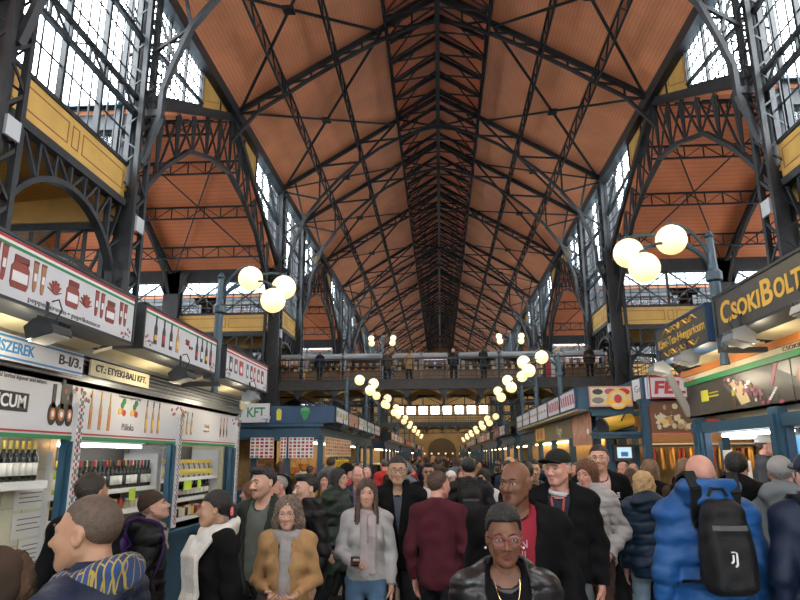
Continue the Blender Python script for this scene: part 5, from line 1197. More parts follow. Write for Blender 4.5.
def snet(fn, lo, hi, h):
    lo = np.array(lo, float); hi = np.array(hi, float); n = np.maximum(3, np.ceil((hi-lo)/h).astype(int)+1)
    ax = [lo[i]+h*np.arange(n[i]) for i in range(3)]
    G = np.stack(np.meshgrid(*ax, indexing='ij'), -1).reshape(-1, 3)
    F = fn(G).reshape(n); F[0] = F[-1] = 1; F[:, 0] = F[:, -1] = 1; F[:, :, 0] = F[:, :, -1] = 1
    cs = [(i, j, k) for i in (0, 1) for j in (0, 1) for k in (0, 1)]
    C = [F[i:n[0]-1+i, j:n[1]-1+j, k:n[2]-1+k] for i, j, k in cs]
    ins = [c < 0 for c in C]; tot = sum(i.astype(int) for i in ins); act = (tot > 0) & (tot < 8)
    idx = np.argwhere(act); vals = np.stack([c[act] for c in C], 1)
    acc = np.zeros((len(idx), 3)); cnt = np.zeros(len(idx))
    for a in range(8):
        for b_ in range(a+1, 8):
            d = np.array(cs[b_])-np.array(cs[a])
            if np.abs(d).sum() != 1: continue
            va, vb = vals[:, a], vals[:, b_]; m = (va < 0) != (vb < 0); t = va/np.where(va-vb == 0, 1, va-vb)
            acc[m] += np.array(cs[a])+d*t[m][:, None]; cnt[m] += 1
    V = lo+h*(idx+acc/np.maximum(cnt, 1)[:, None])
    vid = -np.ones(n-1, int); vid[tuple(idx.T)] = np.arange(len(idx))
    fs = []
    for axn in range(3):
        u, v = (axn+1) % 3, (axn+2) % 3
        sl0 = [slice(None)]*3; sl1 = [slice(None)]*3; sl0[axn] = slice(0, -1); sl1[axn] = slice(1, None)
        s0 = F[tuple(sl0)] < 0; s1 = F[tuple(sl1)] < 0; e = np.argwhere(s0 != s1); sg = s0[tuple(e.T)]
        ok = (e[:, u] > 0) & (e[:, v] > 0) & (e[:, u] < n[u]-1) & (e[:, v] < n[v]-1); e = e[ok]; sg = sg[ok]
        q = []
        for du, dv in ((1, 1), (0, 1), (0, 0), (1, 0)): t = e.copy(); t[:, u] -= du; t[:, v] -= dv; q.append(vid[tuple(t.T)])
        q = np.stack(q, 1); q[~sg] = q[~sg][:, ::-1]; fs.append(q)
    return V, np.concatenate(fs)
def np_mesh(name, V, F, mats, parent, mi=None, smooth=True):
    me = bpy.data.meshes.new(name); me.vertices.add(len(V)); me.vertices.foreach_set('co', np.asarray(V, np.float32).ravel())
    nf = len(F); me.loops.add(nf*4); me.polygons.add(nf); me.loops.foreach_set('vertex_index', np.asarray(F, np.int32).ravel())
    me.polygons.foreach_set('loop_start', np.arange(0, nf*4, 4, dtype=np.int32))
    try: me.polygons.foreach_set('loop_total', np.full(nf, 4, np.int32))
    except Exception: pass
    for m in (mats if isinstance(mats, (list, tuple)) else [mats]): me.materials.append(m)
    if mi is not None: me.polygons.foreach_set('material_index', np.asarray(mi, np.int32))
    me.polygons.foreach_set('use_smooth', np.full(nf, smooth)); me.update(calc_edges=True); me.validate()
    o = bpy.data.objects.new(name, me); COL.objects.link(o); o.parent = parent
    return o
def rotm(yaw, pitch=0, roll=0):
    cy, sy = math.cos(yaw), math.sin(yaw); cp, sp = math.cos(pitch), math.sin(pitch); cr, sr = math.cos(roll), math.sin(roll)
    return np.array([[cy, -sy, 0], [sy, cy, 0], [0, 0, 1]]) @ np.array([[1, 0, 0], [0, cp, -sp], [0, sp, cp]]) @ np.array([[cr, 0, sr], [0, 1, 0], [-sr, 0, cr]])
HC = P3(0, -.022, 1.632)                                  # eye-level centre of the head
def f_head(Q, fem, jaw=0.0):
    w = .92 if fem else 1.0
    d = s_ell(Q, (0, .014, .03), (.075*w, .094, .086))
    d = smin(d, s_ell(Q, (0, -.032, -.028), (.060*w, .060, .084)), .03)
    for s in (-1, 1):
        d = smin(d, s_cap(Q, (s*.050*w, .004, -.050), (s*.016*w, -.060, -.093), .022, .018+jaw), .03)
        d = smin(d, s_ell(Q, (s*.038*w, -.066, -.027), (.024, .022, .022)), .025)
        d = smin(d, s_cap(Q, (s*.012, -.088, .019), (s*.046, -.074, .017), .009 if fem else .011, .008), .015)
        d = smax(d, -s_ell(Q, (s*.031, -.099, .0), (.017, .016, .011)), .012)
        d = smin(d, np.maximum(s_ell(Q, (s*.031, -.0765, 0), (.0165, .0150, .0150)), .0034-Q[:, 2]), .003)
        d = smin(d, np.maximum(s_ell(Q, (s*.031, -.0765, 0), (.0160, .0145, .0145)), Q[:, 2]+.0058), .003)
        e = s_ell(Q, (s*.079*w, .012, -.006), (.011, .021, .032)); e = smax(e, -s_ell(Q, (s*.092*w, .006, -.004), (.009, .012, .020)), .006); d = smin(d, e, .008)
    d = smin(d, s_ell(Q, (0, -.066, -.092), (.026, .025, .022+jaw*.3)), .022)
    n = s_cap(Q, (0, -.088, .004), (0, -.1165, -.034), .0085, .0125 if not fem else .011)
    for s in (-1, 1): n = smin(n, s_ell(Q, (s*.0125, -.101, -.039), (.0095, .0115, .009)), .008)
    n = smax(n, -(Q[:, 2]+.0485), .004); d = smin(d, n, .011)
    up = np.minimum(s_cap(Q, (-.020, -.0845, -.066), (0, -.0945, -.0625), .0045, .0072), s_cap(Q, (.020, -.0845, -.066), (0, -.0945, -.0625), .0045, .0072))
    lo_ = np.minimum(s_cap(Q, (-.018, -.0845, -.0695), (0, -.0925, -.0755), .0045, .0082), s_cap(Q, (.018, -.0845, -.0695), (0, -.0925, -.0755), .0045, .0082))
    d = smin(d, up, .006); d = smin(d, lo_, .006)
    d = smax(d, -s_cap(Q, (-.02, -.0925, -.0685), (.02, -.0925, -.0685), .0018, .0018), .003)
    return d
def f_torso(P, b, sw, off=0.0):
    """b: bulk factor"""
    fem = sw < .17
    d = s_ell(P, (0, .008, 1.285), (.158*b*(.92 if fem else 1), .112*b, .205)); 
    d = smin(d, s_ell(P, (0, 0 if fem else -.006*b, 1.08), (.140*b*(.95 if fem else 1.05), .106*b, .19)), .08)
    d = smin(d, s_ell(P, (0, .012, .925), (.170*b, .122*b, .155)), .08)
    if fem:
        for s in (-1, 1): d = smin(d, s_ell(P, (s*.065, -.072, 1.275), (.06, .046, .07)), .06)
    d = smin(d, s_cap(P, (-sw, .012, 1.412), (sw, .012, 1.412), .056*b, .056*b), .05)
    for s in (-1, 1): d = smin(d, s_cap(P, (0, .022, 1.49), (s*.13, .016, 1.432), .05, .05), .04)
    return d-off
def arm_pts(pose, s, sw):
    S = (s*sw, .012, 1.408)
    if pose == 'down': return S, (s*(sw+.065), .045, 1.13), (s*(sw+.06), -.04, .885)
    if pose == 'hold': return S, (s*(sw+.075), .05, 1.14), (s*.10, -.235, 1.085)
    if pose == 'low': return S, (s*(sw+.07), .06, 1.13), (s*.11, -.22, 1.0)
    if pose == 'pocket': return S, (s*(sw+.105), .085, 1.145), (s*(sw+.01), -.085, .965)
    if pose == 'hook': return S, (s*(sw+.07), .02, 1.13), (s*(sw+.12), -.22, 1.02)
    if pose == 'up': return S, (s*(sw+.06), -.10, 1.19), (s*.06, -.22, 1.42)
    if pose == 'strap': return S, (s*(sw+.08), .01, 1.15), (s*.13, -.16, 1.30)
    if pose == 'reach': return S, (s*(sw+.05), -.12, 1.16), (s*.17, -.36, 1.17)
    return S, (s*(sw+.065), .045, 1.13), (s*(sw+.06), -.04, .885)
def f_arms(P, poses, sw, r0, r1, r2, k=.02):
    d = None
    for s, po in ((-1, poses[0]), (1, poses[1])):
        a, e, w = arm_pts(po, s, sw); q = np.minimum(s_cap(P, a, e, r0, r1), s_cap(P, e, w, r1, r2)); q = smin(s_cap(P, a, e, r0, r1), s_cap(P, e, w, r1, r2), k)
        d = q if d is None else np.minimum(d, q)
    return d
def leg_pts(s, walk):
    a = walk*s; return (s*.092, .01, .90), (s*.10, -.02-.14*a-.03*abs(a), .49), (s*.105, .03-.24*a+(.10*abs(a) if a < 0 else 0), .085+(.05 if a < -.2 else 0))
def f_legs(P, walk, r0, r1, r2):
    d = None
    for s in (-1, 1):
        h, k, a = leg_pts(s, walk); q = smin(s_cap(P, h, k, r0, r1), s_cap(P, k, a, r1, r2), .03); d = q if d is None else smin(d, q, .02)
    return d
# hands: wrist at the origin, fingers along -z, palm facing +x for the right-hand side of the body mirrored by s
def hand_mesh(curl, h=.0042):
    def f(P):
        d = s_box(P, (0, 0, -.048), (.0135, .039, .045), .013); d = smin(d, s_cap(P, (0, 0, .03), (0, 0, -.02), .024, .024), .02)
        for y, L, z in ((-.029, .068, -.088), (-.0095, .077, -.092), (.0105, .072, -.090), (.029, .056, -.084)):
            p = P3(0, y, z); a = curl*.55
            for seg, r0, r1 in ((.45, .0088, .0084), (.31, .0083, .0078), (.24, .0077, .0068)):
                q = p+P3(math.sin(a), 0, -math.cos(a))*L*seg; d = smin(d, s_cap(P, p, q, r0, r1), .0035); p = q; a += curl*.62
        p = P3(.004, -.034, -.025); q = P3(.014+.012*curl, -.058, -.055); r = P3(.024+.022*curl, -.056+.014*curl, -.086)
        d = smin(d, s_cap(P, p, q, .0125, .0105), .012); d = smin(d, s_cap(P, q, r, .0102, .0082), .004)
        return d
    return snet(f, (-.03, -.08, -.2), (.115, .055, .035), h)
HANDS = {c: hand_mesh(c) for c in (.35, .95)}
HANDS_LO = {c: hand_mesh(c, .009) for c in (.35, .95)}
def place_hand(s, pose, sw, lo=False):
    a, e, w = [np.array(q) for q in arm_pts(pose, s, sw)]
    V, F = (HANDS_LO if lo else HANDS)[.35 if pose in ('down',) else .95]; V = V.copy()
    z = -(w-e)/np.linalg.norm(w-e)                       # hand -z runs along the forearm
    palm = P3(-s, 0, 0) if pose in ('down', 'pocket') else P3(-s*.5, .2, .75)
    x = palm-z*(palm@z); x /= np.linalg.norm(x); y = np.cross(z, x)
    thumb_front = -y[1] > 0 if pose in ('down', 'pocket') else True
    R = np.stack([x, y, z], 1); V2 = V.copy()
    if (pose in ('down', 'pocket') and y[1] < 0) or (pose not in ('down', 'pocket') and s*y[0] < 0 and False): V2[:, 1] *= -1; F = F[:, ::-1]
    W = V2@R.T+w+ (-z)*.018
    return W, F
CL = {}
def cloth(name, col, rough=.85, bump=.25, bscale=180, noise=.12, spec=.25): return mat('cloth_'+name, col, rough, 0, noise=noise, nscale=9, bump=bump, bscale=bscale, spec=spec)
SKINS = {}
def skin(name, col): return mat('skin_'+name, col, .48, 0, noise=.06, nscale=30, spec=.4)
SK = {'fair': skin('fair', (.52, .30, .215)), 'pink': skin('pink', (.55, .28, .21)), 'tan': skin('tan', (.40, .22, .135)), 'olive': skin('olive', (.44, .255, .16)), 'brown': skin('brown', (.17, .075, .042)), 'dark': skin('dark', (.12, .052, .03))}
LIPS = {k: mat('lips_'+k, tuple(np.array(v)*1.0), .6, spec=.2) for k, v in {'fair': (.43, .185, .15), 'pink': (.45, .18, .15), 'tan': (.30, .135, .095), 'olive': (.34, .16, .12), 'brown': (.115, .04, .03), 'dark': (.14, .045, .035)}.items()}
HAIRM = {k: mat('hair_'+k, c, .5, noise=.35, nscale=60, bump=.5, bscale=220) for k, c in {'black': (.008, .007, .007), 'dark': (.022, .013, .009), 'brown': (.055, .028, .015), 'auburn': (.12, .045, .02), 'blond': (.42, .28, .13), 'lightbrown': (.16, .09, .045), 'grey': (.22, .20, .18), 'greybrown': (.13, .095, .07), 'stubble': (.085, .055, .038)}.items()}
EYEW = mat('eye_white', (.34, .31, .29), .35); IRIS = mat('iris_brown', (.03, .015, .008), .2)
def hair_mesh(style, Q):
    """Q: head-local points; returns the distance of the hair volume"""
    cap = s_ell(Q, (0, .016, .032), (.083, .101, .093)); x, y, z = Q[:, 0], Q[:, 1], Q[:, 2]
    zl = np.where(y < -.03, .058-(y+.03)*.1, np.where(y < .035, .058-(y+.03)*1.15, -.017-(y-.035)*.9))
    nz = .0025*np.sin(160*x+30*np.sin(60*z))*np.sin(120*y+40*z)
    if style == 'shaved': return np.maximum(s_ell(Q, (0, .0145, .0305), (.0765, .0955, .0872)), zl+.004-z)
    if style == 'short': return smax(cap+nz*1.5, zl-z, .006)
    if style == 'receding': return smax(np.maximum(cap+.003+nz, np.minimum(zl-z, 1)), -(s_ell(Q, (0, -.06, .10), (.055, .10, .06))), .01)
    if style == 'quiff': return smin(smax(cap+nz*2, zl-z, .006), s_ell(Q, (0, -.06, .093), (.06, .045, .025))+nz*2, .02)
    if style == 'afro': return smax(smin(s_ell(Q, (0, .018, .040), (.0805, .099, .092)), s_ell(Q, (0, .012, .090), (.060, .085, .052)), .03)+.005*np.sin(150*x+7*np.sin(90*z))*np.sin(160*y+1)*np.sin(150*z+6*np.sin(70*x)), zl+.010-z, .006)
    if style == 'curly':
        d = s_ell(Q, (0, .030, .022), (.108, .112, .106)); d = smin(d, s_ell(Q, (-.080, .025, -.075), (.050, .070, .080)), .03); d = smin(d, s_ell(Q, (.080, .025, -.075), (.050, .070, .080)), .03)
        d = d+.009*np.sin(75*x+8*np.sin(40*z))*np.sin(80*y+5)*np.sin(70*z+9*np.sin(35*x))+.004*np.sin(170*x)*np.sin(160*z+2)
        return smax(d, -s_ell(Q, (0, -.105, -.030), (.062, .105, .092)), .012)
    if style == 'bob':
        d = smin(cap-.012, s_ell(Q, (0, .04, -.05), (.092, .085, .09)), .03); return smax(d+nz*3, -s_ell(Q, (0, -.10, -.045), (.060, .085, .10)), .012)
    if style == 'wavy':
        d = smin(cap-.016, s_ell(Q, (0, .045, -.06), (.105, .085, .13)), .04)+.006*np.sin(70*x+20*z)*np.sin(60*z+30*y); return smax(d, -s_ell(Q, (0, -.10, -.04), (.060, .085, .10)), .012)
    if style in ('long', 'longback'):
        d = cap-.004
        d = smin(d, s_ell(Q, (0, .06, -.16), (.092, .045, .24)), .04)
        for s in (-1, 1): d = smin(d, s_cap(Q, (s*.070, .0, .02), (s*.085, -.075 if style == 'long' else .03, -.38), .026, .030), .03)
        d = d+.003*np.sin(260*x+12*np.sin(14*z))
        return smax(d, -s_ell(Q, (0, -.105, -.035), (.052, .095, .096)), .01)
    if style == 'pony':
        d = smax(cap+nz, zl-.012-z, .006); d = smin(d, s_ell(Q, (0, .115, -.005), (.032, .035, .032)), .02); return smin(d, s_cap(Q, (0, .125, -.01), (.01, .12, -.20), .030, .016), .02)
    return cap+9
def make_person(name, label, fem=False, skinc='fair', hair='short', hairc='dark', top=None, leg=None, poses=('down', 'down'), head=(0, 0, 0), walk=.5, bulk=1.0, sw=None, res=1.0, extras=(), group=None):
    """a standing figure about 1.75 m tall facing -y with its feet on z=0"""
    t = thing('person', label, 'person', (0, 0, 0), 0, group)
    sw = sw or (.160 if fem else .182)
    top = top or {}; leg = leg or {}
    R = rotm(*head); Hinv = lambda P: (P-HC)@R
    lo = res > 1.4
    # ---- body: head, neck, trunk, limbs and hands in one mesh
    hh = .0058*res
    def fh(P):
        d = f_head(Hinv(P), fem, top.get('jaw', 0)); nr = .050 if fem else .058
        return smin(d, s_cap(P, (0, .028, 1.40), HC+R@P3(0, .028, -.07), nr+.006, nr-.004), .018)
    VH, FH = snet(fh, (-.13, -.16, 1.38), (.13, .15, 1.78), hh)
    cen = (VH[FH].mean(1)-HC)@R
    lip = (np.abs(cen[:, 0]) < .021) & (cen[:, 1] < -.078) & (cen[:, 2] < -.0575) & (cen[:, 2] > -.083) & (np.abs(cen[:, 0]) < .021-.45*np.abs(cen[:, 2]+.069))
    mi = np.where(lip, 1, 0)
    bz = top.get('beard')
    if bz:
        brd = ((cen[:, 2] < -.045) & (cen[:, 1] < .0) & (cen[:, 2] > -.13) & ~lip & (cen[:, 2] < -.05-.25*(cen[:, 1]+.06))) if bz == 'full' else ((np.abs(cen[:, 0]) < .032) & (cen[:, 2] < -.048) & (cen[:, 2] > -.062) & (cen[:, 1] < -.07))
        mi = np.where(brd & ~lip, 2, mi)
    def fb(P): return smin(smin(f_torso(P, bulk*.93, sw, -.012), f_arms(P, poses, sw, .042, .035, .027), .03), f_legs(P, walk, .070, .050, .040), .02)
    VB, FB_ = snet(fb, (-.40, -.46, .03), (.40, .36, 1.56), .022)
    Vs, Fs, ms, o = [VH, VB], [FH, FB_+len(VH)], [mi, np.zeros(len(FB_), int)], len(VH)+len(VB)
    for s, po in ((-1, poses[0]), (1, poses[1])):
        W, F = place_hand(s, po, sw, lo); Vs.append(W); Fs.append(F+o); ms.append(np.zeros(len(F), int)); o += len(W)
    np_mesh('body', np.concatenate(Vs), np.concatenate(Fs), [SK[skinc], LIPS[skinc], HAIRM['stubble']], t, np.concatenate(ms))
    H = lambda x, y, z: tuple(HC+R@P3(x, y, z))
    if not top.get('noface'):
        b = MB(); 
        for s in (-1, 1):
            b.ball(H(s*.031, -.0765, 0), .0130, 12 if not lo else 8, 0)
            b.ball(H(s*.031, -.0845, -.0008), .0070, 8, 1)
        b.build('eyes', [EYEW, IRIS], t, smooth=True)
        b = MB(); hs = HAIRM[hairc if hairc not in ('blond',) else 'lightbrown']
        for s in (-1, 1): b.tube([H(s*.014, -.0985, .0205), H(s*.030, -.0965, .0265), H(s*.048, -.081, .0215)], [.0034, .0044, .0022] if not fem else [.0024, .003, .0014], 5)
        b.build('eyebrows', hs, t)
    if hair and hair != 'bald':
        V, F = snet(lambda P: hair_mesh(hair, Hinv(P)), HC+P3(-.19, -.19, -.48 if hair in ('long', 'longback', 'pony', 'wavy') else -.22), HC+P3(.19, .21, .18), (.0065 if hair != 'curly' else .006)*res)
        np_mesh('hair', V, F, HAIRM[hairc], t)
    # ---- trousers and shoes
    lm = leg.get('m'); lr = leg.get('r', .012)
    def fl(P):
        d = f_legs(P, walk, .088+lr*.6, .060+lr, .046+lr*1.1); d = smin(d, s_ell(P, (0, .012, .93), (.172*bulk, .126*bulk, .13)), .05)+fold(P, .004)
        return np.maximum(d, np.maximum(P[:, 2]-1.0, .07-P[:, 2]))
    V, F = snet(fl, (-.28, -.42, .04), (.28, .42, 1.02), .015*max(1, res*.9)); np_mesh('trousers', V, F, lm, t)
    for s in (-1, 1):
        a = leg_pts(s, walk)[2]
        def fs(P):
            d = smin(s_ell(P, (a[0]+s*.01, a[1]-.075, .045), (.046, .10, .045)), s_ell(P, (a[0], a[1]+.01, .06), (.042, .06, .06)), .03); return np.maximum(d, .002-P[:, 2])
        V, F = snet(fs, (a[0]-.08, a[1]-.2, -.01), (a[0]+.08, a[1]+.1, .14), .012*res); np_mesh('shoe', V, F, leg.get('shoe', cloth('black_shoe', (.015, .015, .015), .5)), t)
    # ---- inner layer
    if top.get('inner') is not None:
        neckz = top.get('innerneck', 1.47)
        def fi(P):
            d = f_torso(P, bulk, sw, .009)+fold(P, .0025, 1.2); return smax(np.maximum(d, np.abs(P[:, 0])-.20), -s_cap(P, (0, -.03, neckz), (0, -.02, 1.7), .070 if not fem else .066, .09), .006)
        V, F = snet(fi, (-.24, -.2, .92), (.24, .2, 1.56), .011*max(1, res)); np_mesh(top.get('innername', 'shirt'), V, F, top['inner'], t)
    # ---- outer layer
    off = top.get('off', .022); hem = top.get('hem', .86); quilt = top.get('quilt'); ph = (sum(map(ord, label)) % 100)/7.0
    ar = top.get('arm', .005)
    op = top.get('open', 0); opt = top.get('opentop', 0)
    def fo(P):
        z = P[:, 2]; o2 = off
        q = 0
        if quilt: q = .0085*(1-(np.abs(np.cos(PI*(z+.006*np.sin(21*P[:, 0]+ph))/quilt)))**14)-.004+fold(P, .003, 2.1, ph)
        tor = f_torso(P, bulk, sw)
        if top.get('flare'): tor = tor-top['flare']*np.clip((1.05-z)/.3, 0, 1.5)
        d = smin(tor-off-q, f_arms(P, poses, sw, .052+ar+off*.5, .045+ar+off*.45, .034+ar+off*.3)-(q*.8 if quilt else 0), .035)
        if hem < .80:                                      # coat skirt
            d = smin(d, s_cap(P, (0, .01, .95), (0, .0, hem-.2), .18*bulk, .2*bulk+top.get('flare', 0)), .05) if True else d
        d = d+fold(P, top.get('fold', .006), 1.0, ph)
        # sleeves end at the wrist
        for s, po in ((-1, poses[0]), (1, poses[1])):
            a, e, w = [np.array(v) for v in arm_pts(po, s, sw)]; u = (w-e)/np.linalg.norm(w-e); cutp = w+u*(.0+top.get('sleeve', 0))
            near = np.sqrt(((P-w)**2).sum(1)) < .12; d = np.where(near, np.maximum(d, (P-cutp)@u), d)
        body = np.abs(P[:, 0]) < sw+.012
        d = np.where(body & (P[:, 1] > -.2), np.maximum(d, hem-z), d)
        c = top.get('collar', 'stand')
        if c == 'stand':
            ring = np.abs(s_cap(P, (0, .026, 1.40), (0, .012, 1.60), .086, .078))-.009; ring = np.maximum(ring, np.maximum(z-1.535+.25*(P[:, 1] < -.03)*0-.10*np.clip(P[:, 1], -.1, .1)*0, 1.42-z)); d = smin(d, ring, .012)
        elif c == 'high':
            ring = np.abs(s_cap(P, (0, .026, 1.40), (0, .012, 1.62), .094, .088))-.014; ring = np.maximum(ring, np.maximum(z-1.56, 1.42-z)); d = smin(d, ring, .015)
        elif c == 'hood':
            hz = top.get('hoodz', 0); hb = s_ell(P, (0, .115, 1.485+hz), (.160, .092, .105+hz*.3)); hb = smin(hb, np.sqrt((np.sqrt(P[:, 0]**2+(P[:, 1]-.02)**2)-.118)**2+((z-1.475-hz*.8-.25*P[:, 1])*1.0)**2)-.040-hz*.2, .04); d = smin(d, hb+fold(P, .006, 1.3), .025)
        elif c == 'flat':
            ring = np.abs(s_cap(P, (0, .03, 1.40), (0, .03, 1.60), .084, .072))-.008; ring = np.maximum(ring, np.maximum(z-1.505-.4*np.clip(P[:, 1], -.2, .1), 1.42-z)); d = smin(d, ring, .012)
        nk = top.get('neckr', .066)
        d = smax(d, -s_cap(P, (0, .012, 1.43), (0, -.01, 1.75), nk, nk+.012), .006)
        if op or opt:
            ww = np.clip(op*np.clip((z-hem)/.2, .3, 1)+(opt-op)*np.clip((z-1.12)/.36, 0, 1), 0, .2); ww = np.where(z > 1.42, ww*np.clip(1-(z-1.42)*2, .5, 1), ww)
            wedge = np.maximum(np.maximum(np.abs(P[:, 0]-top.get('openx', 0))-ww, P[:, 1]-.0), -(tor+.012)); d = smax(d, -wedge, .008)
        if hem > .8: pass
        return d
    lo3 = P3(-.46, -.46, min(hem-.04, .80)); hi3 = P3(.46, .34, 1.62)
    V, F = snet(fo, lo3, hi3, .0115*res)
    J = np_mesh(top.get('name', 'jacket'), V, F, top['m'], t)
    def front(x, z, sgn=-1):                               # surface of the outer layer seen from the front (or back)
        ys = np.linspace(sgn*.34, 0, 90); v = fo(np.stack([np.full(90, x), ys, np.full(90, z)], 1)); k = np.argmax(v < 0)
        return ys[k] if v[k] < 0 else sgn*.12
    FO[t.name] = fo
    if top.get('zip'):
        b = MB(); pts = [(.0, front(0, z)-.002, z) for z in np.linspace(hem+.03, 1.42, 16)]; b.poly(pts, .014, .006, up=(0, 1, 0)); b.build('zip', top['zip'], t)
    for ex in extras: ex(dict(t=t, H=H, R=R, fo=fo, front=front, sw=sw, poses=poses, top=top, res=res, J=J, bulk=bulk))
    return t
# ---- extras worn as parts
def x_glasses(m, r=.021, thick=.0018):
    def f(c):
        b = MB(); H = c['H']
        for s in (-1, 1):
            b.tube([H(s*(.032+r*1.12*math.cos(q*PI/8)), -.108+.012*abs(r*1.1*math.cos(q*PI/8)+.0)*0, r*.86*math.sin(q*PI/8)-.002) for q in range(17)], thick, 5)
            b.tube([H(s*.055, -.106, .006), H(s*.076, -.05, .008), H(s*.083, .01, .004)], thick*.9, 5)
        b.tube([H(-.010, -.109, .002), H(0, -.111, .005), H(.010, -.109, .002)], thick, 5); b.build('glasses', m, c['t'])
    return f
def x_shades():
    def f(c):
        b = MB(); H = c['H']
        for s in (-1, 1): b.ball(H(s*.032, -.098, -.002), .021, 10, sc=(1, .35, .8))
        b.tube([H(-.08, .01, .004), H(-.055, -.1, .006), H(.055, -.1, .006), H(.08, .01, .004)], .003, 5); b.build('sunglasses', INK, c['t'], smooth=True)
    return f
def x_cap(m, brim=True, yaw=0):
    def f(c):
        R = c['R']; Hi = lambda P: (P-HC)@R
        def fc(P):
            Q = Hi(P); d = s_ell(Q, (0, .016, .045), (.091, .109, .092)); d = np.maximum(d, (.040-.18*Q[:, 1]*0)-Q[:, 2])
            if brim:
                br = np.maximum(s_ell(Q, (0, -.105, .042), (.075, .085, .05)), np.abs(Q[:, 2]-.050+.2*(Q[:, 1]+.1)+1.6*Q[:, 0]**2)-.0055); d = smin(d, br, .006)
            return d
        V, F = snet(fc, HC-P3(.2, .22, .1), HC+P3(.2, .2, .18), .0065*c['res']); np_mesh('cap', V, F, m, c['t'])
    return f
def x_beanie(m, pom=None):
    def f(c):
        R = c['R']
        def fc(P):
            Q = (P-HC)@R; d = s_ell(Q, (0, .018, .042), (.090, .108, .098))+.002*np.sin(Q[:, 0]*300); return np.maximum(d, .022-.35*Q[:, 1]*.6-Q[:, 2])
        V, F = snet(fc, HC-P3(.16, .16, .1), HC+P3(.16, .18, .18), .0075*c['res']); np_mesh('beanie', V, F, m, c['t'])
    return f
def x_hoodup(m, fur=None):
    def f(c):
        R = c['R']
        def fc(P):
            Q = (P-HC)@R; d = smin(s_ell(Q, (0, .025, .02), (.115, .125, .130)), s_ell(P-HC, (0, .04, -.13), (.13, .12, .09)), .04); d = smax(d, -s_ell(Q, (0, -.13, -.01), (.078, .12, .105)), .012)+fold(P, .004, 1.5)
            return d
        V, F = snet(fc, HC-P3(.2, .22, .28), HC+P3(.2, .24, .2), .009*c['res']); np_mesh('hood', V, F, m, c['t'])
        if fur:
            def ff(P):
                Q = (P-HC)@R; ring = np.sqrt((np.sqrt((Q[:, 0]/.85)**2+(Q[:, 2]+.01)**2)-.105)**2+(Q[:, 1]+.055)**2)-.034; return ring+.010*np.sin(150*Q[:, 0]+20*np.sin(60*Q[:, 2]))*np.sin(140*Q[:, 2]+3)*np.sin(150*Q[:, 1])
            V, F = snet(ff, HC-P3(.2, .2, .2), HC+P3(.2, .1, .2), .008*c['res']); np_mesh('fur_trim', V, F, fur, c['t'])
    return f
def x_scarf(m, ends=((-.06, 1.1, .09), (.05, 1.0, .09)), r=.045, fringe=True, R0=.088, nm='scarf'):
    def f(c):
        def fc(P):
            q = np.sqrt((np.sqrt(P[:, 0]**2+((P[:, 1]-.012)*1.0)**2)-R0)**2+((P[:, 2]-1.478-.30*(P[:, 1]))*.85)**2)-r; d = q+.006*np.sin(60*P[:, 2]+30*P[:, 0]+25*P[:, 1])
            for x, zz, w in ends:
                gp = .036 if c['top'].get('opentop') else .012; ys = [c['front'](x*(1+.25*(1.42-z)), z)-gp for z in np.linspace(1.42, zz, 7)]; zs = np.linspace(1.44, zz, 7)
                for k in range(6):
                    xa, xb = x*(1+.25*(1.42-zs[k])), x*(1+.25*(1.42-zs[k+1])); A = P3(xa, ys[k], zs[k]); B = P3(xb, ys[k+1], zs[k+1])
                    U = (P-A); dd = B-A; tt = np.clip((U@dd)/(dd@dd), 0, 1); N = U-tt[:, None]*dd
                    d = smin(d, np.sqrt((np.maximum(np.abs(N[:, 0])-w*.5+.012, 0))**2+N[:, 1]**2+(N[:, 2]*.8)**2)-.014+.003*np.sin(80*P[:, 0]), .008)
            return d
        V, F = snet(fc, (-.32, -.36, min([e[1] for e in ends]+[1.40])-.04), (.32, .2, 1.60), .0095*c['res']); s = np_mesh(nm, V, F, m, c['t'])
        if fringe:
            b = MB()
            for x, zz, w in ends:
                xx = x*(1+.25*(1.42-zz)); y = c['front'](xx, zz)-.014
                for k in range(9): b.tube([(xx-w*.45+w*.9*k/8, y, zz+.01), (xx-w*.46+w*.92*k/8, y-.004, zz-.07)], .0035, 4)
            b.build('fringe', m, s)
    return f
def x_logo(m, x, z, w=.05):
    def f(c):
        b = MB()
        for k in range(3):
            y = c['front'](x, z-.018*k)-.003; b.box(x-w/2+.008*k, x+w/2, y-.003, y+.006, z-.018*k-.005, z-.018*k+.005)
        b.build('chest_logo', m, c['t'])
    return f
def x_necklace(m):
    def f(c):
        b = MB(); pts = [(.055*math.cos(q), -.05-.075*math.sin(q), 1.475-.115*math.sin(q)) for q in np.linspace(.1, PI-.1, 12)]
        pts = [(x, min(y, -.098-.06*abs(1.45-z)*0), z) if z < 1.42 else (x, y, z) for x, y, z in pts]; b.tube(pts, .0018, 5); b.ball((0, pts[6][1]-.008, 1.345), .016, 10, sc=(1, .4, 1.1)); b.build('necklace', m, c['t'])
    return f
def x_earrings(m):
    def f(c):
        b = MB(); H = c['H']
        for s in (-1, 1): b.ball(H(s*.083, -.004, -.044), .006, 8)
        b.build('earrings', m, c['t'])
    return f
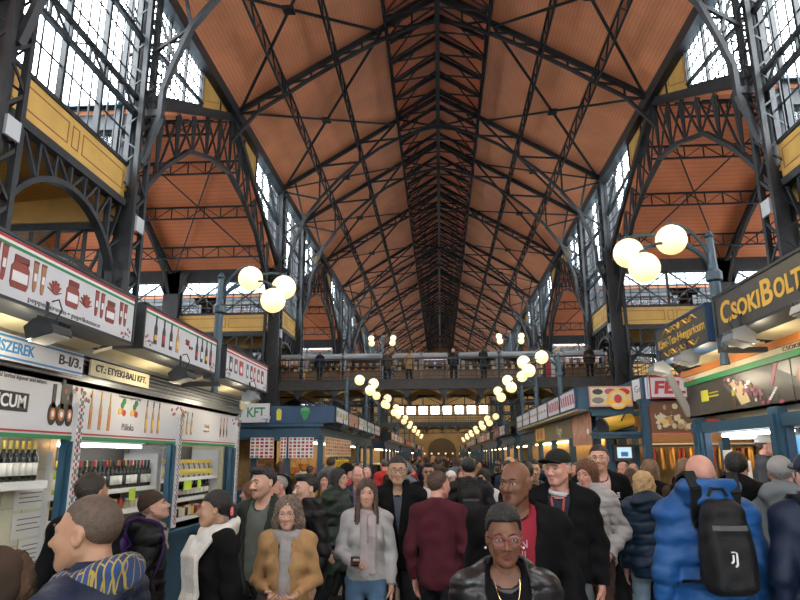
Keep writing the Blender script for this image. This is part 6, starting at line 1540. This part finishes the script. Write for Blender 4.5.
def x_lapels(m):
    def f(c):
        b = MB()
        for s in (-1, 1):
            pts = [(s*.058, 1.475), (s*.125, 1.40), (s*.105, 1.37), (s*.12, 1.36), (s*.02, 1.09)]
            vs = [(x, c['front'](x, z)-.006, z) for x, z in pts]; vs2 = [(x, y-.007, z) for x, y, z in vs]
            n = len(pts); b.add(vs+vs2, [tuple(range(n)), tuple(range(2*n-1, n-1, -1))]+[(i, (i+1) % n, n+(i+1) % n, n+i) for i in range(n)])
        b.build('lapels', m, c['t'])
        b = MB()
        for z in (1.04, .93): b.ball((.03, c['front'](.03, z)-.003, z), .012, 8, sc=(1, .4, 1))
        b.build('buttons', cloth('coat_button', (.12, .07, .03), .4), c['t'])
    return f
def x_strap(m, side=1):
    def f(c):
        b = MB(); pts = []
        for q in np.linspace(0, 1, 10): x = side*(.12-.26*q); z = 1.45-.45*q; pts.append((x, c['front'](x, z)-.006, z))
        b.poly(pts, .035, .008, up=(0, 1, 0)); b.build('bag_strap', m, c['t'])
    return f
def x_lanyard(m):
    def f(c):
        b = MB()
        for s in (-1, 1): b.poly([(s*.045, c['front'](s*.045, z) - .004, z) if False else (s*.045*(z-1.15)/.3, -.137-.01*(z < 1.3), z) for z in np.linspace(1.44, 1.17, 7)], .014, .004, up=(0, 1, 0))
        b.box(-.02, .02, -.142, -.136, 1.1, 1.17); b.build('lanyard', m, c['t'])
    return f
def x_print(s, m, z=1.22, size=.07):
    def f(c): text_mesh('lettering', s, size, m, (0.03, -.150, z), (0, -1, 0), parent=c['t'])
    return f
def x_hairtie(m):
    def f(c):
        b = MB(); H = c['H']; b.tube([H(.034*math.cos(q*PI/6), .118+.012*math.cos(q*PI/6)*0, -.018+.034*math.sin(q*PI/6)) for q in range(13)], .011, 6); b.build('hair_tie', m, c['t'])
    return f
# ---- carried things, top level
FO = {}
def strap_path(fo, s, xs, angs, gap=.008):
    """points just outside the garment, going round the shoulder in planes of constant x"""
    out = []
    for x, a in zip(xs, angs):
        a = math.radians(a); d = np.array([0, math.cos(a), math.sin(a)]); rr = np.linspace(.02, .42, 160); q = np.array([s*x, .012, 1.30])+rr[:, None]*d
        v = fo(q); k = np.argmax(v > gap) if (v > gap).any() else 100; out.append(tuple(q[k]))
    return out
def carried(t, name, cat, label, build):
    o = thing(name, label, cat, (0, 0, 0), 0); build(o); o.location = t.location; o.rotation_euler = t.rotation_euler; o.scale = t.scale; return o
def backpack(P_, label, m, sc=1.0, y0=.135, emblem=None, off=.03, z0=1.22, wide=.14):
    t, top = P_
    def build(o):
        def surf(x, z):
            ys = np.linspace(.7, .1, 240); v = f(np.stack([np.full(240, x), ys, np.full(240, z)], 1)); return ys[np.argmax(v < 0)]
        def f(P):
            q = P.copy(); taper = 1-.35*np.clip((q[:, 2]-z0)/.28, 0, 1); q[:, 0] = q[:, 0]/taper
            d = s_box(q, (0, y0+off+.075, z0), (wide, .085, .235), .07); d = smin(d, s_box(P, (0, y0+off+.14, z0-.09), (wide*.78, .045, .13), .04), .03); return d+fold(P, .004, 1.2)
        V, F = snet(f, (-.22, y0-.02, z0-.32), (.22, y0+.34, z0+.32), .011); np_mesh('main_bag', V, F, m, o)
        b = MB()
        for s in (-1, 1):
            angs = [25, 40, 55, 70, 82, 95, 110, 128, 148, 168, 190]; xs = [.085, .095, .105, .113, .12, .122, .124, .127, .13, .14, .155]
            pts = strap_path(FO[t.name], s, xs, angs); pts = [(s*.08, y0+off+.02, z0+.13)]+pts+[(s*.19, -.02, 1.06), (s*.13, y0+off+.02, z0-.18)]
            for p_, q_ in zip(pts[:-1], pts[1:]): b.beam(p_, q_, .058, .016, up=(0, (p_[1]+q_[1])/2-.012, (p_[2]+q_[2])/2-1.30))
        b.build('shoulder_strap', m, o)
        b = MB(); b.tube([(-.05, y0+off+.04, z0+.25), (-.03, y0+off+.04, z0+.29), (.03, y0+off+.04, z0+.29), (.05, y0+off+.04, z0+.25)], .009, 6); b.build('grab_handle', m, o)
        b = MB(); b.poly([(x, surf(x, z0+.10)+.004, z0+.10) for x in (-.085, -.05, 0, .05, .085)], .012, .024, up=(0, 0, 1)); b.build('zip_flap', cloth('grey_zip_tape', (.10, .10, .105), .5), o)
        if emblem: emblem(o, surf(0, z0-.05)+.006, z0-.05)
    return carried(t, 'backpack', 'backpack', label, build)
def emblem_j(o, y, z):
    b = MB(); w = .0085; g = .68
    for x0, zb, zt in ((.012, -.045, .05), (-.014, -.02, .036)):
        pts = [(x0, y, z+zt), (x0, y, z+zb+.02)]+[(x0-.018+.018*math.cos(a), y, z+zb+.02-.02*math.sin(a)) for a in (.4, .8, 1.2, 1.57)]
        b.poly([(-p[0]*g, p[1], z+(p[2]-z)*g) for p in pts], w, .006, up=(0, 1, 0))
    b.box(-.03*g, .028*g, y-.003, y+.003, z+.05*g, z+.06*g); b.build('emblem', WHP, o)
def phone(t, label, loc, tilt, m):
    def build(o):
        b = MB(); c, s = math.cos(tilt), math.sin(tilt); w, l, h = .036, .072, .004
        b.add([(loc[0]+x*w, loc[1]+y*l*c-z*h*s, loc[2]+y*l*s+z*h*c) for x in (-1, 1) for y in (-1, 1) for z in (-1, 1)], BOXF); b.build('case', m, o)
        b = MB(); b.add([(loc[0]+x*w*.9, loc[1]+y*l*.93*c-z*s, loc[2]+y*l*.93*s+z*c) for x in (-1, 1) for y in (-1, 1) for z in (.004, .005)], BOXF); b.build('screen_glass', mat('phone_glass', (.02, .02, .025), .1), o)
    return carried(t, 'phone', 'phone', label, build)

# ---------------------------------------------------------------- who stands where
BLK = cloth('black_wool', (.006, .006, .007), spec=.12); BLKP = cloth('black_puffer', (.007, .008, .0095), .5, .15, 90); NVY = cloth('navy_puffer', (.010, .018, .042), .5, .15, 90); NVY2 = cloth('navy_down', (.012, .028, .055), .42, .15, 90)
BLUEJ = cloth('bright_blue_down', (.016, .085, .26), .45, .15, 90); LGREY = cloth('light_grey_knit', (.36, .35, .34)); SILV = cloth('silver_down', (.34, .335, .33), .4, .15, 90); TANC = cloth('camel_wool', (.36, .215, .095), .9, .2, 160)
MAR = cloth('maroon_knit', (.070, .012, .020), .9, .35, 140); GRNP = cloth('dark_green_down', (.018, .030, .024), .45, .15, 90); GRNJ = cloth('dark_green_jacket', (.022, .028, .024), .7); LEA = cloth('black_leather', (.013, .013, .014), .28, .25, 60, .1, .5)
WSC = cloth('white_wool', (.62, .60, .56), .95, .6, 120); GSC = cloth('grey_scarf', (.30, .28, .27), .95, .4, 120); LSC = cloth('lilac_grey_scarf', (.33, .29, .29), .95, .3, 120)
JEAN = cloth('blue_denim', (.075, .135, .215), .9, .3, 200); LJEAN = cloth('pale_denim', (.24, .33, .42), .9, .3, 200); DTR = cloth('dark_trousers', (.010, .011, .013)); BRT = cloth('brown_trousers', (.055, .03, .025)); GTR = cloth('grey_trousers', (.13, .15, .16))
REDT = cloth('red_tee', (.26, .02, .035)); WHT = cloth('white_shirt', (.6, .6, .6)); PNK = cloth('pale_pink_shirt', (.55, .38, .38)); GGR = cloth('grey_green_knit', (.10, .115, .10)); REDJ = cloth('red_jacket', (.42, .03, .03)); BRC = cloth('brown_coat', (.05, .032, .022)); FURM = cloth('brown_fur', (.06, .035, .02), .95, .8, 60, .5); BEI = cloth('cream_hood', (.42, .35, .24)); DEN = cloth('washed_denim', (.10, .13, .17)); MUS = cloth('mustard_knit', (.36, .24, .03)); PUR = cloth('purple_nylon', (.05, .02, .12), .5)
BAGM = cloth('black_nylon', (.009, .0095, .0105), .6, .3, 120); BLKG = mat('black_frame', (.01, .01, .01), .25); REDG = mat('red_frame', (.22, .012, .02), .2); WIRE = mat('wire_frame', (.25, .2, .14), .25, .8); GLD = mat('gold_metal', (.75, .55, .25), .25, .9); PRL = mat('pearl', (.75, .72, .66), .2); ZIPM = mat('silver_zip', (.4, .4, .42), .3, .8)
def plaid():
    m, nt, b = new_mat('blue_yellow_plaid'); tc = nt.nodes.new('ShaderNodeTexCoord'); ck = nt.nodes.new('ShaderNodeTexBrick'); ck.offset = .5
    ck.inputs['Scale'].default_value = 14; ck.inputs['Color1'].default_value = (.03, .07, .20, 1); ck.inputs['Color2'].default_value = (.015, .025, .07, 1); ck.inputs['Mortar'].default_value = (.34, .25, .04, 1); ck.inputs['Mortar Size'].default_value = .03
    nt.links.new(tc.outputs['Object'], ck.inputs['Vector']); nt.links.new(ck.outputs['Color'], b.inputs['Base Color']); b.inputs['Roughness'].default_value = .9; return m
PLAID = plaid()
OCC = []
def stand_at(t, x, y, S, deg, z=0):
    t.location = (x, y, z); t.rotation_euler = (0, 0, math.radians(deg)); k = S/1.75; t.scale = (k, k, k); OCC.append((x, y)); return t
J = dict
def per(label, x, y, S, deg, **k): return stand_at(make_person('person', label, **k), x, y, S, deg)
# left side
per('man with shaved head walking left in navy puffer jacket and blue plaid scarf', -1.075, 2.03, 1.69, -92, skinc='tan', hair='shaved', hairc='stubble', top=J(m=NVY, quilt=.11, collar='stand', off=.03, hem=.8, jaw=.004), leg=J(m=DTR), walk=.6, bulk=1.05, extras=[x_scarf(PLAID, ((-.05, 1.15, .12), (.06, 1.2, .12)), .050, False, .098)])
per('person with a fur-trimmed hood and brown coat at the bottom left corner', -1.42, 2.09, 1.50, 150, fem=True, hair=None, top=J(m=BRC, hem=.6, off=.03, noface=0), leg=J(m=DTR), extras=[x_hoodup(BRC, FURM)])
per('man with dark cropped hair in a black jacket, seen from behind the shaved-head man', -2.12, 3.9, 1.71, 165, hair='short', hairc='dark', skinc='tan', top=J(m=BLK, hem=.8), leg=J(m=DTR))
t = per('person in brown beanie and cream hood bending to the drinks stall window', -2.15, 4.85, 1.55, 118, hair=None, skinc='fair', head=(-.2, -.35, 0), top=J(m=BLKP, quilt=.09, collar='hood', off=.03, hem=.8), leg=J(m=DTR), extras=[x_beanie(cloth('brown_knit', (.045, .03, .02))), x_scarf(BEI, ((.05, 1.3, .08),), .05, False, .1)])
backpack((t, {}), 'purple backpack on the person in the brown beanie', PUR, z0=1.2)
per('woman in profile with black ponytail and long white fringed scarf', -1.40, 4.12, 1.60, -52, fem=True, skinc='olive', hair='pony', hairc='black', head=(-.45, 0, 0), top=J(m=BLK, hem=.62, off=.026, open=.05, opentop=.08, inner=DEN, innername='denim_jacket'), leg=J(m=DTR), extras=[x_scarf(WSC, ((-.085, .78, .15), (.065, .80, .17)), .052, True, .094), x_hairtie(mat('pink_band', (.8, .16, .16), .5))])
per('young man with moustache in an open dark green jacket behind the curly-haired woman', -1.36, 5.05, 1.73, -22, skinc='fair', hair='quiff', hairc='black', head=(-.25, .05, 0), top=J(m=GRNJ, hem=.82, open=.075, opentop=.10, collar='flat', inner=GGR, innername='sweater', beard='tash'), leg=J(m=DTR))
per('dark-haired man turned left in a black jacket, half hidden by the curly-haired woman', -1.10, 5.45, 1.66, -55, skinc='fair', hair='quiff', hairc='black', top=J(m=BLKP, hem=.82, quilt=.1, collar='high'), leg=J(m=DTR))
t = per('woman with grey-brown curls, thin glasses and a camel coat', -1.04, 4.50, 1.54, 6, fem=True, skinc='fair', hair='curly', hairc='greybrown', head=(-.05, .08, 0), poses=('hold', 'hold'), sw=.148, bulk=.96, top=J(m=TANC, hem=.62, arm=-.004, off=.020, collar='flat', open=.0, opentop=.075, inner=cloth('charcoal_knit', (.03, .03, .035)), innername='sweater', fold=.007), leg=J(m=DTR), extras=[x_glasses(WIRE, .020, .0012), x_scarf(GSC, ((.0, 1.02, .085),), .040, False, .086), x_lapels(TANC)])
phone(t, 'dark phone in the hand of the woman in the camel coat', (-.12, -.34, 1.10), .35, BLKG)
t = per('woman with long black hair in a dark green puffer coat, facing right', -1.18, 7.5, 1.67, 62, fem=True, skinc='fair', hair='long', hairc='black', res=1.3, poses=('down', 'hold'), top=J(m=GRNP, quilt=.085, hem=.62, off=.032, collar='high'), leg=J(m=DTR), bulk=1.08)
def bottle_b(o):
    b = MB(); b.lathe([(.028, 0), (.033, .02), (.033, .13), (.012, .17), (.012, .19)], (.16, -.36, 1.10), 10); b.build('bottle_body', mat('clear_plastic', (.5, .55, .55), .1), o, smooth=True)
    b = MB(); b.lathe([(.014, .185), (.014, .205)], (.16, -.36, 1.10), 8); b.build('screw_cap', WHP, o)
carried(t, 'water_bottle', 'bottle', 'clear water bottle held by the woman in the dark green puffer coat', bottle_b)
per('woman holding a mustard sleeve to her mouth, behind the green puffer coat', -1.66, 9.3, 1.58, 15, fem=True, hair='long', hairc='dark', res=1.5, poses=('down', 'up'), top=J(m=MUS, hem=.85), leg=J(m=DTR))
per('person in a red jacket and black beanie behind the green puffer coat', -1.28, 8.9, 1.70, 120, hair='short', res=1.5, top=J(m=REDJ, hem=.82), leg=J(m=DTR), extras=[x_beanie(BLK)])
per('grey-haired older man in a blue jacket facing the camera beyond the long-haired girl', -1.08, 8.55, 1.67, 12, skinc='pink', hair='receding', hairc='grey', res=1.4, top=J(m=NVY, hem=.82, open=.04, opentop=.08, inner=cloth('mauve_shirt', (.18, .12, .2))), leg=J(m=DTR))
per('woman with reddish blond hair beside the drinks stall, turned to the left', -1.97, 6.84, 1.54, -80, fem=True, hair='wavy', hairc='auburn', res=1.4, top=J(m=BLK, hem=.8), leg=J(m=DTR))
per('bald man looking left between the two dark-haired men', -1.62, 6.6, 1.62, -60, hair='shaved', hairc='grey', skinc='pink', res=1.4, top=J(m=GTR, hem=.85), leg=J(m=DTR))
t = per('girl with long straight brown hair, light grey jacket and blue jeans', -.61, 5.42, 1.62, 6, fem=True, skinc='fair', hair='long', hairc='brown', poses=('hold', 'down'), walk=.35, sw=.152, bulk=.96, top=J(m=LGREY, hem=.93, off=.016, collar='flat', fold=.007, open=.0, opentop=.05, inner=LGREY), leg=J(m=JEAN, r=.006), extras=[x_scarf(LSC, ((-.02, .98, .075), (.045, 1.0, .075)), .032, False, .080)])
phone(t, 'small dark phone held by the girl in the light grey jacket', (-.09, -.315, 1.115), .35, BLKG)
per('tall man with black-rimmed glasses in a black jacket with a small white chest logo', -.39, 5.85, 1.80, 6, skinc='olive', hair='short', hairc='black', poses=('hook', 'down'), top=J(m=BLK, hem=.84, off=.024, open=.0, opentop=.045, collar='high', inner=cloth('slate_shirt', (.06, .07, .09)), ), leg=J(m=DTR), extras=[x_glasses(BLKG, .021, .0024), x_logo(WHP, .115, 1.335, .05)])
per('man seen from behind in a maroon sweater with short brown hair', -.03, 5.45, 1.68, 160, skinc='pink', hair='short', hairc='brown', head=(-.45, 0, 0), top=J(m=MAR, hem=.82, off=.017, collar='none', neckr=.062, name='sweater', fold=.004), leg=J(m=DTR), bulk=1.02)
per('man in dark sunglasses facing the camera, above the maroon sweater', -.17, 8.9, 1.71, 0, skinc='olive', hair='quiff', hairc='black', res=1.4, top=J(m=BLK, hem=.82, open=.03, opentop=.08, inner=WHT), leg=J(m=DTR), extras=[x_shades()])
t = per('dark-haired man seen from behind in black with a black backpack, mid aisle', .31, 7.5, 1.78, 180, hair='short', hairc='black', skinc='tan', res=1.2, top=J(m=BLKP, hem=.82, off=.026), leg=J(m=DTR))
backpack((t, {}), 'black backpack on the dark-haired man in the middle of the aisle', BAGM)
per('large bald man in an open black jacket over a red T-shirt with white letters', .42, 3.80, 1.77, -14, skinc='brown', hair='bald', hairc='black', head=(-.35, .03, 0), bulk=1.17, sw=.20, top=J(m=BLK, hem=.8, off=.026, open=.06, opentop=.085, openx=.03, collar='flat', inner=REDT, innername='t_shirt', jaw=.007), leg=J(m=DTR), extras=[x_print('AN\nNI', mat('pale_print', (.5, .34, .34), .6), 1.30, .055)])
per('woman with red glasses and cropped hair in a black leather jacket, nearest the camera', .245, 2.76, 1.59, 3, fem=True, skinc='brown', hair='afro', hairc='black', res=.85, head=(-.04, .02, 0), bulk=1.0, top=J(m=LEA, quilt=.075, hem=.82, off=.024, collar='flat', open=.06, opentop=.10, inner=BLK, innerneck=1.455, innername='black_top', fold=.005), leg=J(m=DTR), extras=[x_glasses(REDG, .0225, .0026), x_necklace(GLD), x_earrings(PRL)])
# right side
per('tall man in a black cap, black jacket and red lanyard, looking left', .86, 4.95, 1.83, -16, skinc='pink', hair='short', hairc='grey', head=(-.42, .02, 0), top=J(m=BLK, hem=.72, off=.026, open=.02, opentop=.085, collar='flat', inner=cloth('navy_pullover', (.02, .025, .045)), innername='pullover'), leg=J(m=GTR), extras=[x_cap(cloth('black_cap', (.010, .012, .011), .8)), x_lanyard(mat('red_lanyard', (.45, .06, .04), .6)), x_scarf(WHT, (), .011, False, .070, 'shirt_collar')])
per('woman with short auburn hair in a silver-grey puffer jacket and brown trousers', 1.32, 6.1, 1.75, -28, fem=True, skinc='pink', hair='bob', hairc='auburn', head=(-.2, .05, 0), poses=('pocket', 'pocket'), top=J(m=SILV, quilt=.075, hem=.86, off=.028, collar='high'), leg=J(m=BRT))
per('tall man with glasses in an open black jacket over a pale pink shirt', 1.56, 6.65, 1.90, -6, skinc='fair', hair='short', hairc='dark', head=(-.2, 0, 0), top=J(m=BLK, hem=.82, off=.022, open=.05, opentop=.085, inner=PNK), leg=J(m=DTR), extras=[x_glasses(WIRE, .020, .0014), x_logo(WHP, .13, 1.33, .035)])
per('woman with wavy blond hair seen from behind in a navy down jacket', 1.84, 6.2, 1.64, 176, fem=True, hair='wavy', hairc='blond', top=J(m=NVY2, quilt=.1, hem=.80, off=.034, collar='hood'), leg=J(m=LJEAN), bulk=1.05)
per('woman with straight light brown hair seen from behind, left of the blue jacket', 2.22, 7.2, 1.75, 185, fem=True, hair='longback', hairc='lightbrown', res=1.3, top=J(m=BLK, hem=.7), leg=J(m=DTR))
per('woman with long fair-brown hair seen from behind, beside the shoulder of the blue jacket', 2.42, 6.75, 1.76, 170, fem=True, hair='longback', hairc='lightbrown', res=1.3, top=J(m=BRC, hem=.7), leg=J(m=DTR))
t = per('bald man seen from behind in a bright blue hooded puffer jacket', 1.53, 4.02, 1.80, 178, skinc='pink', hair='bald', hairc='grey', bulk=1.08, sw=.195, top=J(m=BLUEJ, quilt=.105, hem=.82, off=.034, collar='hood', hoodz=.075, fold=.008), leg=J(m=LJEAN))
backpack((t, {}), 'black backpack with a small white emblem on the bright blue jacket', BAGM, emblem=emblem_j, off=.04, z0=1.28, wide=.135)
per('person with black hair in a black hooded coat by the right stall', 2.38, 5.5, 1.82, 150, hair='short', hairc='black', skinc='fair', top=J(m=BLK, hem=.7, off=.034, collar='hood'), leg=J(m=DTR))
t = per('vendor in a pale cap standing in the right stall, turned to the right', 3.98, 8.35, 1.90, 62, skinc='pink', hair='short', hairc='brown', res=1.2, top=J(m=cloth('dark_apron', (.05, .05, .055)), hem=.82), leg=J(m=DTR), extras=[x_cap(cloth('pale_cap', (.45, .44, .41)))])
t.location.z = .12
tag(MB().box(3.7, 4.3, 7.9, 8.85, .0, .118).build('duckboard', WOODM), 'wooden duckboard under the vendor in the right stall', 'platform')
per('person in a grey knitted beanie and grey scarf at the right stall', 2.62, 5.3, 1.77, 150, hair='short', hairc='grey', res=1.2, top=J(m=GTR, hem=.8, collar='hood', off=.03), leg=J(m=DTR), extras=[x_beanie(cloth('grey_knit', (.26, .26, .26)))])
t = per('man in a navy cap and navy jacket seen from behind at the right edge', 2.05, 3.78, 1.80, 176, hair='short', hairc='dark', skinc='fair', bulk=1.1, top=J(m=NVY, hem=.78, off=.03, collar='high'), leg=J(m=JEAN), extras=[x_cap(NVY)])
backpack((t, {}), 'dark backpack on the man in the navy cap at the right edge', BAGM, wide=.17)
per('man in a navy suit with a pale bag strap, behind the black cap', 1.02, 7.5, 1.76, 4, skinc='olive', hair='short', hairc='black', res=1.3, top=J(m=NVY, hem=.82, off=.018, open=.02, opentop=.07, collar='flat', inner=WHT), leg=J(m=DTR), extras=[x_strap(WHP, 1)])
per('black-haired man seen from behind, between the bald man and the man in the cap', .80, 6.4, 1.75, 178, hair='short', hairc='black', res=1.3, top=J(m=BLK, hem=.82), leg=J(m=DTR))
per('woman with dark hair in a white shirt, left of the large bald man', .56, 8.9, 1.62, -25, fem=True, hair='bob', hairc='black', res=1.4, skinc='olive', top=J(m=WHT, hem=.9, off=.012, collar='flat'), leg=J(m=DTR))
per('woman with a white hat in the mid-aisle crowd right of the maroon sweater', .14, 10.0, 1.57, 30, fem=True, hair='longback', hairc='grey', res=1.5, top=J(m=LGREY, hem=.8), leg=J(m=DTR), extras=[x_beanie(WSC)])
per('ruddy-faced woman facing the camera, right of the maroon sweater', .34, 10.9, 1.62, -8, fem=True, skinc='pink', hair='bob', hairc='brown', res=1.5, top=J(m=BRC, hem=.8), leg=J(m=DTR))
per('man in a grey beanie seen from behind, right of the tall man with black-rimmed glasses', -.50, 9.5, 1.69, 180, hair='short', res=1.5, top=J(m=GTR, hem=.82, collar='hood'), leg=J(m=DTR), extras=[x_beanie(GTR)])
# ---- the crowd further away: a few figures copied with other clothes
random.seed(4)
base = []
for k, (fem, hair, hc, sc, fn, kw) in enumerate(((0, 'short', 'black', 'fair', 'f', J(m=BLK, hem=.8)), (1, 'long', 'dark', 'fair', 'f', J(m=BLK, hem=.7)), (0, 'receding', 'grey', 'pink', 'f', J(m=BLK, hem=.8)), (1, 'bob', 'lightbrown', 'fair', 'f', J(m=BLK, hem=.7, quilt=.09)),
        (0, 'short', 'brown', 'tan', 'b', J(m=BLK, hem=.8, collar='hood')), (1, 'longback', 'brown', 'fair', 'b', J(m=BLK, hem=.7)), (0, 'shaved', 'stubble', 'pink', 'b', J(m=BLK, hem=.8)), (1, 'wavy', 'blond', 'fair', 'b', J(m=BLK, hem=.7)))):
    t = make_person('person', 'x', fem=bool(fem), skinc=sc, hair=hair, hairc=hc, top=kw, leg=J(m=DTR), res=2.0)
    base.append((t, fn, fem))
TOPS = [(BLK, 'black'), (BLK, 'black'), (NVY, 'navy'), (GRNP, 'dark green'), (GTR, 'grey'), (BRC, 'brown'), (REDJ, 'red'), (LGREY, 'light grey'), (TANC, 'tan'), (BLKP, 'black'), (MAR, 'maroon')]
used = [False]*8
def crowd(x, y, S, deg, z=0, where='deep in the crowd down the aisle'):
    back = abs(deg) > 90
    i = random.choice([4, 5, 6, 7, 4, 5] if back else [0, 1, 2, 3])
    t, fn, fem = base[i]
    if not used[i]: used[i] = True; c = t
    else: c = copy_tree(t)
    m, cn = random.choice(TOPS)
    for o in c.children:
        if o.name.startswith('jacket'): o.material_slots[0].link = 'OBJECT'; o.material_slots[0].material = m
    who = ('woman' if fem else 'man')+' in a %s %s, %s, %s' % (cn, 'coat' if fem else 'jacket', 'walking away' if back else 'facing this way', where)
    tag(c, who, 'person', '%s %s, %s %s' % (cn, 'women' if fem else 'men', 'from behind' if back else 'from the front', where))
    stand_at(c, x, y, S, deg, z)
tries = 0; n = 0
while n < 84 and tries < 6000:
    tries += 1
    y = 8.6+ (random.random()**1.5)*52; x = random.uniform(-2.35, 2.35)
    if any((x-a)**2+(y-b_)**2 < (.62 if y < 20 else .55)**2 for a, b_ in OCC): continue
    if y < 10.5 and abs(x) < 1.0: continue
    crowd(x, y, random.uniform(1.56, 1.80), random.choice([0, 180, 20, -20, 160, 200, 90, -90])+random.uniform(-15, 15)); n += 1
for x, y in ((-2.62, 32.2), (.72, 32.15), (-6.0, 31.85), (5.9, 31.9), (2.2, 31.85), (-1.5, 31.85), (7.4, 31.9)): crowd(x, y, random.uniform(1.6, 1.75), random.choice([170, 190, 10, -30]), 5.36, 'on the nearest footbridge')
# people standing between the left stalls and at the right deli
for x, y, S in ((-3.0, 12.2, 1.7), (-2.7, 13.5, 1.62), (-3.6, 14.6, 1.7), (2.75, 10.2, 1.7), (3.3, 11.6, 1.66), (2.6, 9.3, 1.62), (4.1, 11.4, 1.7), (2.9, 7.6, 1.64)): crowd(x, y, S, random.choice([170, 150, 60, -40]), 0, 'near the stall corners')
for k, (t, fn, fem) in enumerate(base):
    if not used[k]:
        for o in list(t.children): bpy.data.objects.remove(o)
        bpy.data.objects.remove(t)

cleanup_protos()

# ================================================================= LIGHT
cam.matrix_world = Matrix(((0.998052,0.020385,0.058969,0),(0.062120,-0.236359,-0.969678,0),(-0.005829,0.971452,-0.237165,1.8),(0,0,0,1)))
scene.view_settings.view_transform = 'Standard'; scene.view_settings.look = 'None'; scene.view_settings.gamma = 1
scene.view_settings.exposure = 1.0
wd = bpy.data.worlds.new('overcast_sky'); scene.world = wd; wd.use_nodes = True
bg = wd.node_tree.nodes['Background']; bg.inputs[0].default_value = (.93, .97, 1.0, 1); bg.inputs[1].default_value = 9.0
scene.cycles.max_bounces = 6; scene.cycles.diffuse_bounces = 4; scene.cycles.glossy_bounces = 2; scene.cycles.transmission_bounces = 3; scene.cycles.transparent_max_bounces = 8
scene.cycles.caustics_reflective = False; scene.cycles.caustics_refractive = False
scene.cycles.use_denoising = True
scene.cycles.sample_clamp_indirect = 6
